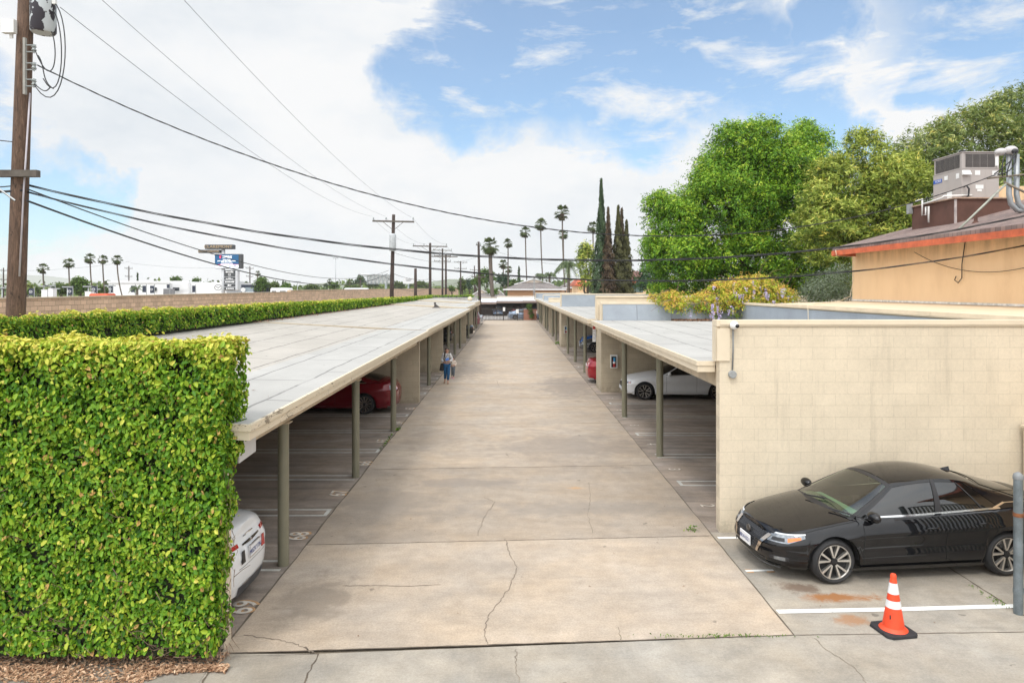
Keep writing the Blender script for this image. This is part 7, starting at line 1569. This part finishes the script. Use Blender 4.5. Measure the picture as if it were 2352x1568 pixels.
# --- black SUV tail, left
SUV = dict(L=4.7, W=1.88, H=1.72, zb=.26, r=.37, wb=2.75, n=8, m=5, belt=[(2.35, .85), (2.0, .95), (1.5, 1.03), (.9, 1.08), (-2.0, 1.12), (-2.35, 1.08)], top=[(2.35, .87), (2.1, 1.0), (1.6, 1.1), (1.0, 1.17), (.7, 1.2), (-2.0, 1.2), (-2.35, 1.1)], cowl=.95, hdr=.3, rhdr=-1.95, deck=-2.25, yb=.84, yr=.66, uC=.93, tail=.08)
T = car('suv', 'black sport utility vehicle parked tail out under the left carport, red tail lamp showing', M_BLACK, SUV); T['patch']('tail_lamp', .90, .945, .92, 1.06, M_LAMPR, .008); basic_rear(T, .9, plate=True); place(T, -4.42 - 2.35, 52.55, 180)
# --- pickup nose
PK = dict(L=5.5, W=2.0, H=1.9, zb=.36, r=.40, wb=3.6, fo=.92, n=11, m=6, nose=.04, rim=.6, belt=[(2.75, 1.02), (2.4, 1.08), (1.5, 1.12), (0, 1.15), (-2.75, 1.15)], top=[(2.75, 1.05), (2.5, 1.13), (1.6, 1.2), (1.3, 1.22), (-.8, 1.22), (-.9, 1.16), (-2.75, 1.16)], cowl=1.35, hdr=.8, rhdr=-.6, deck=-.85, yb=.9, yr=.74, uC=.90, bpil=-.5)
T = car('pickup_truck', 'black pickup truck nose out past the left divider wall with a big chrome bumper', M_BLACK, PK, cat='pickup'); T['patch']('headlight', .055, .105, .84, 1.0, M_LAMPC, .01); T['patch']('bumper', 0, .12, .46, .66, M_CHR, .08); T['patch']('grille', 0, .05, .72, 1.0, M_BLKP, .01); T['patch']('indicator', .088, .104, .88, .97, M_AMB, .014)
place(T, -3.18 - 2.75, 59.9, 0)
# --- minivan tail
VAN = dict(L=4.8, W=1.95, H=1.80, zb=.28, r=.34, n=10, m=6, belt=[(2.4, .85), (2.0, .98), (1.6, 1.06), (-2.2, 1.12), (-2.4, 1.1)], top=[(2.4, .87), (2.1, 1.02), (1.6, 1.15), (-2.2, 1.2), (-2.4, 1.12)], cowl=1.5, hdr=.7, rhdr=-2.15, deck=-2.32, yb=.88, yr=.74, uC=.95, tail=.02, bpil=-.1)
T = car('van', 'dusty maroon minivan parked tail out near the far end of the left carport', paint('dusty_maroon', (.20, .075, .085), 0, .5), VAN, cat='van'); T['patch']('tail_lamp', .925, .945, .95, 1.35 * .82, M_LAMPR, .01); T['patch']('bumper', .93, .999, .36, .48, M_BLKP, .03)
b = MB(); b.tube([(-2.45, 0, .35), (-2.68, 0, .35), (-2.68, 0, .42)], .03, 6); b.build('tow_bar', M_BLKP, T['t']); p = T['side_g'](.99, .3)
place(T, -3.42 - 2.4, 77.9, 180)
M_SIL = paint('silver_car_paint', (.42, .45, .49), .6, .28)
T = car('car', 'silver car just beyond the maroon minivan at the end of the left carport', M_SIL, {}); basic_rear(T); place(T, -3.3 - 2.32, 84.0, 180)
T = car('car', 'silver blue coupe standing across behind the iron gate, tail to the left', paint('silver_blue_paint', (.30, .38, .50), .5, .28), dict(rhdr=-1.1, deck=-1.95, rim=.72)); basic_rear(T, .86); place(T, 2.0, 96.3, 0)
T = car('car', 'white car low behind the tail of the silver blue coupe', M_WHC, {}); basic_front(T); place(T, 1.9, 99.5, 180)
T = car('car', 'light blue sedan facing the gate from under the dark brown carport', paint('light_blue_paint', (.17, .27, .42), .5, .3), dict(W=1.75)); basic_front(T, plate=True); place(T, -1.95, 111.0, -90)
T = car('car', 'red car under the dark brown carport, mostly hidden', M_MAR, {}); basic_rear(T); place(T, 1.05, 111.0, 90)
T = car('car', 'dark blue car under the dark brown carport beside the red one', paint('dark_blue_paint', (.015, .02, .06), .3, .3), {}); basic_rear(T); place(T, .9 + 3.0, 111.0, 90)
# ---------------------------------------------------------------- traffic cone
cx, cy = 4.77, 8.50
tc_ = thing('traffic_cone', 'orange traffic cone with two white bands and black base in front of the black sedan', 'traffic cone', (cx, cy, 0))
M_ORG = mat('cone_orange', (.80, .07, .02), .5, var=.22, vs=7, fine=.06); M_RFL = mat('reflective_white', (.70, .71, .72), .35, var=.14, vs=22); M_CBL = mat('cone_rubber', (.022, .022, .025), .8, var=.3, vs=12, bump=.3, bs=40)
rad = lambda z: .030 + (.690 - z) * .150
b = MB(); b.lathe([(.165, .036), (.150, .05), (rad(.08) + .004, .07), (rad(.30), .30), (rad(.395), .395), (rad(.48), .48), (rad(.60), .60), (rad(.66), .66), (.036, .662), (.036, .69), (.028, .71), (.02, .711)], 40, (cx, cy, 0)); b.build('body', M_ORG, tc_, 'auto')
for (za, zb_) in ((.305, .395), (.475, .605)):
    b = MB(); b.lathe([(rad(za) + .0035, za), (rad(zb_) + .0035, zb_)], 40, (cx, cy, 0), caps=False); b.build('reflective_band', M_RFL, tc_, 'auto')
b = MB(); h_ = .212; c_ = .055; rg_ = math.radians(9)
oct_ = [(-h_ + c_, -h_), (h_ - c_, -h_), (h_, -h_ + c_), (h_, h_ - c_), (h_ - c_, h_), (-h_ + c_, h_), (-h_, h_ - c_), (-h_, -h_ + c_)]
rt = lambda p, s: (cx + (p[0] * math.cos(rg_) - p[1] * math.sin(rg_)) * s, cy + (p[0] * math.sin(rg_) + p[1] * math.cos(rg_)) * s)
b.hexa([(*rt(p, 1), .001) for p in oct_], [(*rt(p, .97), .036) for p in oct_]); b.build('base', M_CBL, tc_, bevel=.006)
b = MB(); b.lathe([(.158, .037), (.150, .044)], 32, (cx, cy, 0), caps=False); b.build('collar', M_CBL, tc_, 'auto')
b = MB(); b.box(cx - .105, cx - .094, cy - .115, cy - .105, .20, .245); b.build('scribble', M_CBL, tc_)

# ---------------------------------------------------------------- steel post and chain-link gate, right edge
gp_ = thing('gate_post', 'round galvanised steel post with domed cap at the right edge of the photo', 'post', (6.66, 8.95, 0))
M_GALV2 = mat('weathered_galvanised', (.17, .20, .215), .5, .35, var=.35, vs=5, fine=.12)
b = MB(); b.lathe([(.054, 0), (.054, 1.78)], 28, (6.66, 8.95, 0)); b.build('post', M_GALV2, gp_, 'auto')
b = MB(); b.lathe([(.062, 1.765), (.062, 1.80), (.052, 1.83), (.025, 1.85), (.001, 1.86)], 28, (6.66, 8.95, 0)); b.build('cap', mat('cast_cap', (.22, .23, .235), .6, .2, var=.2), gp_, 'auto')
M_RUST = mat('rust', (.20, .075, .03), .9, var=.4, vs=20)
for z in (1.30, .30):
    b = MB(); b.lathe([(.060, z - .025), (.060, z + .025)], 24, (6.66, 8.95, 0)); b.box(6.73, 6.80, 8.93, 8.97, z - .03, z + .03); b.build('hinge_band', M_RUST if z > 1 else M_GALV2, gp_, 'auto')
gt_ = thing('chain_link_gate', 'chain link gate with pale slats hinged on the steel post at the right edge', 'gate', (7.4, 8.95, 0))
b = MB(); b.tube([(6.80, 8.96, .06), (6.80, 8.96, 1.70)], .024, 12); b.tube([(8.3, 9.1, .06), (8.3, 9.1, 1.70)], .024, 12); b.tube([(6.80, 8.96, 1.70), (8.3, 9.1, 1.70)], .024, 12); b.tube([(6.80, 8.96, .08), (8.3, 9.1, .08)], .024, 12); b.build('frame', M_GALV2, gt_, 'auto')
b = MB(); n_ = 30
for i in range(-n_, n_ + 1):
    for s in (1, -1):
        x0_ = 6.80 + (i * .075 if s > 0 else i * .075); pts = []
        for k in range(0, 40):
            z = .1 + k * .0405; x = x0_ + s * (z - .1) * .72
            if 6.81 < x < 8.29: pts.append((x, 8.96 + (x - 6.8) * .093 + .004 * s, z))
        if len(pts) > 1: b.tube([pts[0], pts[-1]], .0022, 4, caps=False)
b.build('wire_mesh', M_GALV2, gt_)
b = MB(); x = 6.86
while x < 8.25: b.box(x, x + .045, 8.975 + (x - 6.8) * .093, 8.979 + (x - 6.8) * .093, .12, 1.66); x += .075
b.build('slats', mat('pale_green_slats', (.42, .46, .42), .6, var=.15), gt_)
uc = thing('utility_cabinet', 'beige utility cabinet standing against the block wall behind the black sedan', 'cabinet', (8.7, 11.5, 0))
MB().box(8.90, 9.5, 11.25, 11.85, 0, 1.86).build('body', M_TRIMD, uc, bevel=.01); MB().box(8.87, 9.53, 11.22, 11.87, 1.862, 1.90).build('lid', M_TRIM, uc)
b = MB()
for k in range(1, 3): b.box(8.92, 9.48, 11.243, 11.249, .55 * k, .55 * k + .01)
b.build('panel_gap', mat('panel_gap', (.006, .006, .006)), uc)

# ---------------------------------------------------------------- people
def skinned(name, chains, m, parent, sub=2):
    """chains: list of lists of (x,y,z,r); chains sharing a coordinate are welded; first vertex is the root"""
    vs = []; idx = {}; es = []; rs_ = []
    for ch in chains:
        prev = None
        for (x, y, z, r) in ch:
            k = (round(x, 4), round(y, 4), round(z, 4))
            if k not in idx: idx[k] = len(vs); vs.append((x, y, z)); rs_.append(r)
            if prev is not None and prev != idx[k]: es.append((prev, idx[k]))
            prev = idx[k]
    me = bpy.data.meshes.new(name); me.from_pydata(vs, es, []); o = bpy.data.objects.new(name, me); COL.objects.link(o)
    sk = o.modifiers.new('skin', 'SKIN'); sk.use_smooth_shade = True; o.modifiers.new('sub', 'SUBSURF').levels = sub
    o.modifiers['sub'].render_levels = sub
    for i, v in enumerate(me.skin_vertices[0].data): v.radius = (rs_[i], rs_[i] * (.82 if rs_[i] > .09 else 1)); v.use_root = (i == 0)
    dg = bpy.context.evaluated_depsgraph_get(); out = bpy.data.meshes.new_from_object(o.evaluated_get(dg)); bpy.data.objects.remove(o); out.name = name
    out.materials.clear(); return link(name, out, m, parent, True)
def person(loc, label, sc, sweater, trouser, shoe, child=False, rz=0):
    t = thing('person', label, 'person', (0, 0, 0))
    skin_ = mat('skin', (.50, .27, .19), .55, var=.06); hair = mat('dark_hair', (.02, .012, .008), .5, var=.3, vs=30)
    pel = (0, 0, .88, .115); sp_ = (0, .005, 1.04, .105); chs = (0, 0, 1.22, .125); nk = (0, .01, 1.375, .052); hd0 = (0, -.012, 1.455, .072); hd1 = (0, -.01, 1.53, .082); hd2 = (0, 0, 1.585, .055)
    La = [(.155, .01, 1.315, .052), (.235, .03, 1.08, .040), (.125, -.15, 1.02, .028), (.07, -.205, 1.035, .026)]
    Ra = [(-.155, .01, 1.315, .052), (-.235, .03, 1.09, .040), (-.175, -.10, .96, .028), (-.10, -.185, .985, .026)]
    Ll = [(.085, 0, .84, .09), (.07, -.10, .47, .056), (.045, -.10, .09, .036), (.045, -.20, .035, .030)]
    Rl = [(-.085, 0, .84, .09), (-.075, .0, .47, .056), (-.095, .12, .115, .036), (-.115, .03, .045, .030)]
    skinned('body', [[pel, sp_, chs, nk, hd0, hd1, hd2], [chs] + La, [chs] + Ra, [pel] + Ll, [pel] + Rl], skin_, t)
    g = lambda c, k, a=0, b_=None: [(x, y, z, r * k + a) for (x, y, z, r) in (c[:b_] if b_ else c)]
    skinned('sweater', [[(0, 0, .90, .155), (0, .005, 1.04, .15), (0, 0, 1.22, .165), (0, .008, 1.335, .09)], [(0, 0, 1.22, .165)] + g(La, 1.0, .032, 3), [(0, 0, 1.22, .165)] + g(Ra, 1.0, .032, 3)], sweater, t)
    skinned('trousers', [[(0, 0, .90, .135)] + [(Ll[0][0], 0, .84, .115), (Ll[1][0], Ll[1][1], .47, .082), (Ll[2][0], Ll[2][1], .15, .06)], [(0, 0, .90, .135)] + [(Rl[0][0], 0, .84, .115), (Rl[1][0], Rl[1][1], .47, .08), (Rl[2][0], Rl[2][1], .17, .055)]], trouser, t)
    for (l, s) in ((Ll, 1), (Rl, -1)):
        fx, fy, fz = l[3][:3]; b = MB(); b.hexa([(fx - .042, fy - .10, fz - .034), (fx + .042, fy - .10, fz - .034), (fx + .038, fy + .15, fz - .034), (fx - .038, fy + .15, fz - .034)], [(fx - .03, fy - .085, fz + .01), (fx + .03, fy - .085, fz + .01), (fx + .032, fy + .14, fz + .055), (fx - .032, fy + .14, fz + .055)]); b.build('shoe', shoe, t, bevel=.012)
    # hands with four fingers and a thumb, loosely closed
    for (a, s) in ((La, 1), (Ra, -1)):
        hx, hy, hz = a[3][:3]; d = Vector((hx, hy, hz)) - Vector(a[2][:3]); d.normalize(); up = Vector((0, 0, 1)); sd_ = d.cross(up).normalized()
        ch = [[(*(Vector((hx, hy, hz)) - d * .02), .026), (*(Vector((hx, hy, hz)) + d * .035), .026)]]
        palm = Vector((hx, hy, hz)) + d * .035
        for k in range(4):
            o_ = palm + up * (.024 - .016 * k); L_k = (.040, .046, .042, .032)[k]; e1 = o_ + d * L_k; e2 = e1 + (d * .5 - sd_ * s * -.8).normalized() * L_k * .6
            ch.append([(*palm, .026), (*o_, .0085), (*e1, .0080), (*e2, .0068)])
        th0 = Vector((hx, hy, hz)) + up * .024; ch.append([(*(Vector((hx, hy, hz)) - d * .02), .026), (*th0, .010), (*(th0 + up * .02 + d * .03), .0085)])
        skinned('hand', ch, skin_, t, 1)
    # head details
    b = MB(); b.ball((0, .022, 1.555), (.090, .088, .085), 18, 12); b.ball((0, .05, 1.50), (.082, .062, .09), 14, 10)
    b.tube([(-.05, .045, 1.49), (-.10, -.02, 1.40), (-.105, -.10, 1.30), (-.10, -.125, 1.18)], [.035, .036, .034, .012], 10); b.build('hair', hair, t, True)
    b = MB(); b.ball((0, -.092, 1.495), (.013, .018, .02), 8, 6); b.build('nose', skin_, t, True)
    for s in (-1, 1):
        b = MB(); b.ball((.030 * s, -.082, 1.523), (.013, .008, .007), 8, 6); b.build('eye', M_BLKP, t, True)
        b = MB(); b.ball((.084 * s, .005, 1.505), (.010, .02, .028), 8, 6); b.build('ear', skin_, t, True)
    b = MB(); b.ball((0, -.084, 1.452), (.024, .008, .007), 10, 6); b.build('mouth', mat('lips', (.32, .06, .06), .5, var=0), t, True)
    if not child:
        b = MB()
        for s in (-1, 1): b.tube([(s * .03 + .022 * math.cos(a_), -.096, 1.522 + .017 * math.sin(a_)) for a_ in np.linspace(0, 6.283, 14)], .0022, 4, caps=False)
        b.tube([(-.01, -.098, 1.524), (.01, -.098, 1.524)], .0022, 4); b.build('glasses', M_BLKP, t)
        M_STR = mat('olive_strap', (.07, .065, .035), .8, var=.1)
        b = MB(); b.tube([(.12, .10, 1.36), (.115, .02, 1.395), (.105, -.10, 1.34), (.115, -.155, 1.20), (.15, -.09, 1.02), (.17, .08, 1.0)], .014, 6); b.build('backpack_strap', M_STR, t, True)
        b = MB(); b.tube([(.06, .08, 1.395), (.05, -.03, 1.395), (.03, -.12, 1.31), (-.07, -.165, 1.16), (-.16, -.12, .99), (-.20, -.04, .90)], .010, 6); b.build('bag_strap', M_BLKP, t, True)
        b = MB(); b.tube([(.10, .04, .125), (.045, -.10, .145)], .0, 3) if False else None
    t.scale = (sc, sc, sc); t.location = loc; t.rotation_euler = (0, 0, R(rz)); return t
M_SWT = mat('pale_grey_knit', (.50, .49, .48), .9, var=.10, vs=8, bump=.3, bs=60); M_JEAN = mat('blue_denim', (.015, .085, .20), .85, var=.25, vs=7)
WX, WY = -2.86, 30.85
person((WX, WY, 0), 'woman with dark ponytail walking in a pale grey sweater and blue jeans', .985, M_SWT, M_JEAN, mat('tan_shoe', (.30, .19, .12), .7), rz=4)
person((WX + .13, WY + 1.75, 0), 'small child in cream top and pink shoes walking behind the woman', .62, mat('cream_top', (.62, .53, .45), .9, var=.08), mat('grey_leggings', (.13, .15, .17), .9), mat('pink_shoe', (.72, .25, .42), .5), True, rz=3)
hb = thing('handbag', 'black handbag hanging at the hip of the walking woman', 'bag', (WX - .22, WY - .02, .62))
MB().hexa([(WX - .34, WY - .10, .58), (WX - .17, WY - .12, .56), (WX - .15, WY + .06, .56), (WX - .32, WY + .08, .58)], [(WX - .29, WY - .07, .90), (WX - .17, WY - .08, .90), (WX - .16, WY + .03, .90), (WX - .28, WY + .05, .90)]).build('pouch', M_BLKP, hb, bevel=.02)
o = MB().hexa([(WX - .03, WY - .27, 1.03), (WX + .12, WY - .25, 1.07), (WX + .12, WY - .22, 1.07), (WX - .03, WY - .24, 1.03)], [(WX - .05, WY - .25, 1.13), (WX + .10, WY - .23, 1.19), (WX + .10, WY - .20, 1.19), (WX - .05, WY - .22, 1.13)]).build('packet', mat('blue_packet', (.06, .18, .55), .4, var=.15, vs=20), None, bevel=.01)
tag(o, 'blue packet held against the chest of the walking woman', 'packet')
bk = thing('backpack', 'olive backpack on the back of the walking woman', 'backpack', (WX, WY + .2, .95)); MB().ball((WX + .02, WY + .20, 1.12), (.19, .11, .24), 16, 10).build('pouch', mat('olive_canvas', (.09, .08, .045), .9, var=.15), bk, True)
# ---------------------------------------------------------------- haze
hb_ = MB().box(-6200, 6200, -450, 6300, -8, 190).build('haze', None)
hm = bpy.data.materials.new('haze_air'); hm.use_nodes = True; ht = NT(hm.node_tree); ht.n.remove(ht.n['Principled BSDF'])
pvn = ht.new('ShaderNodeVolumePrincipled', inp={'Color': (.96, .98, 1, 1), 'Density': .00017, 'Anisotropy': .25}); ht.l.new(pvn.outputs[0], ht.n['Material Output'].inputs['Volume'])
hb_.data.materials.append(hm); hb_['kind'] = 'stuff'
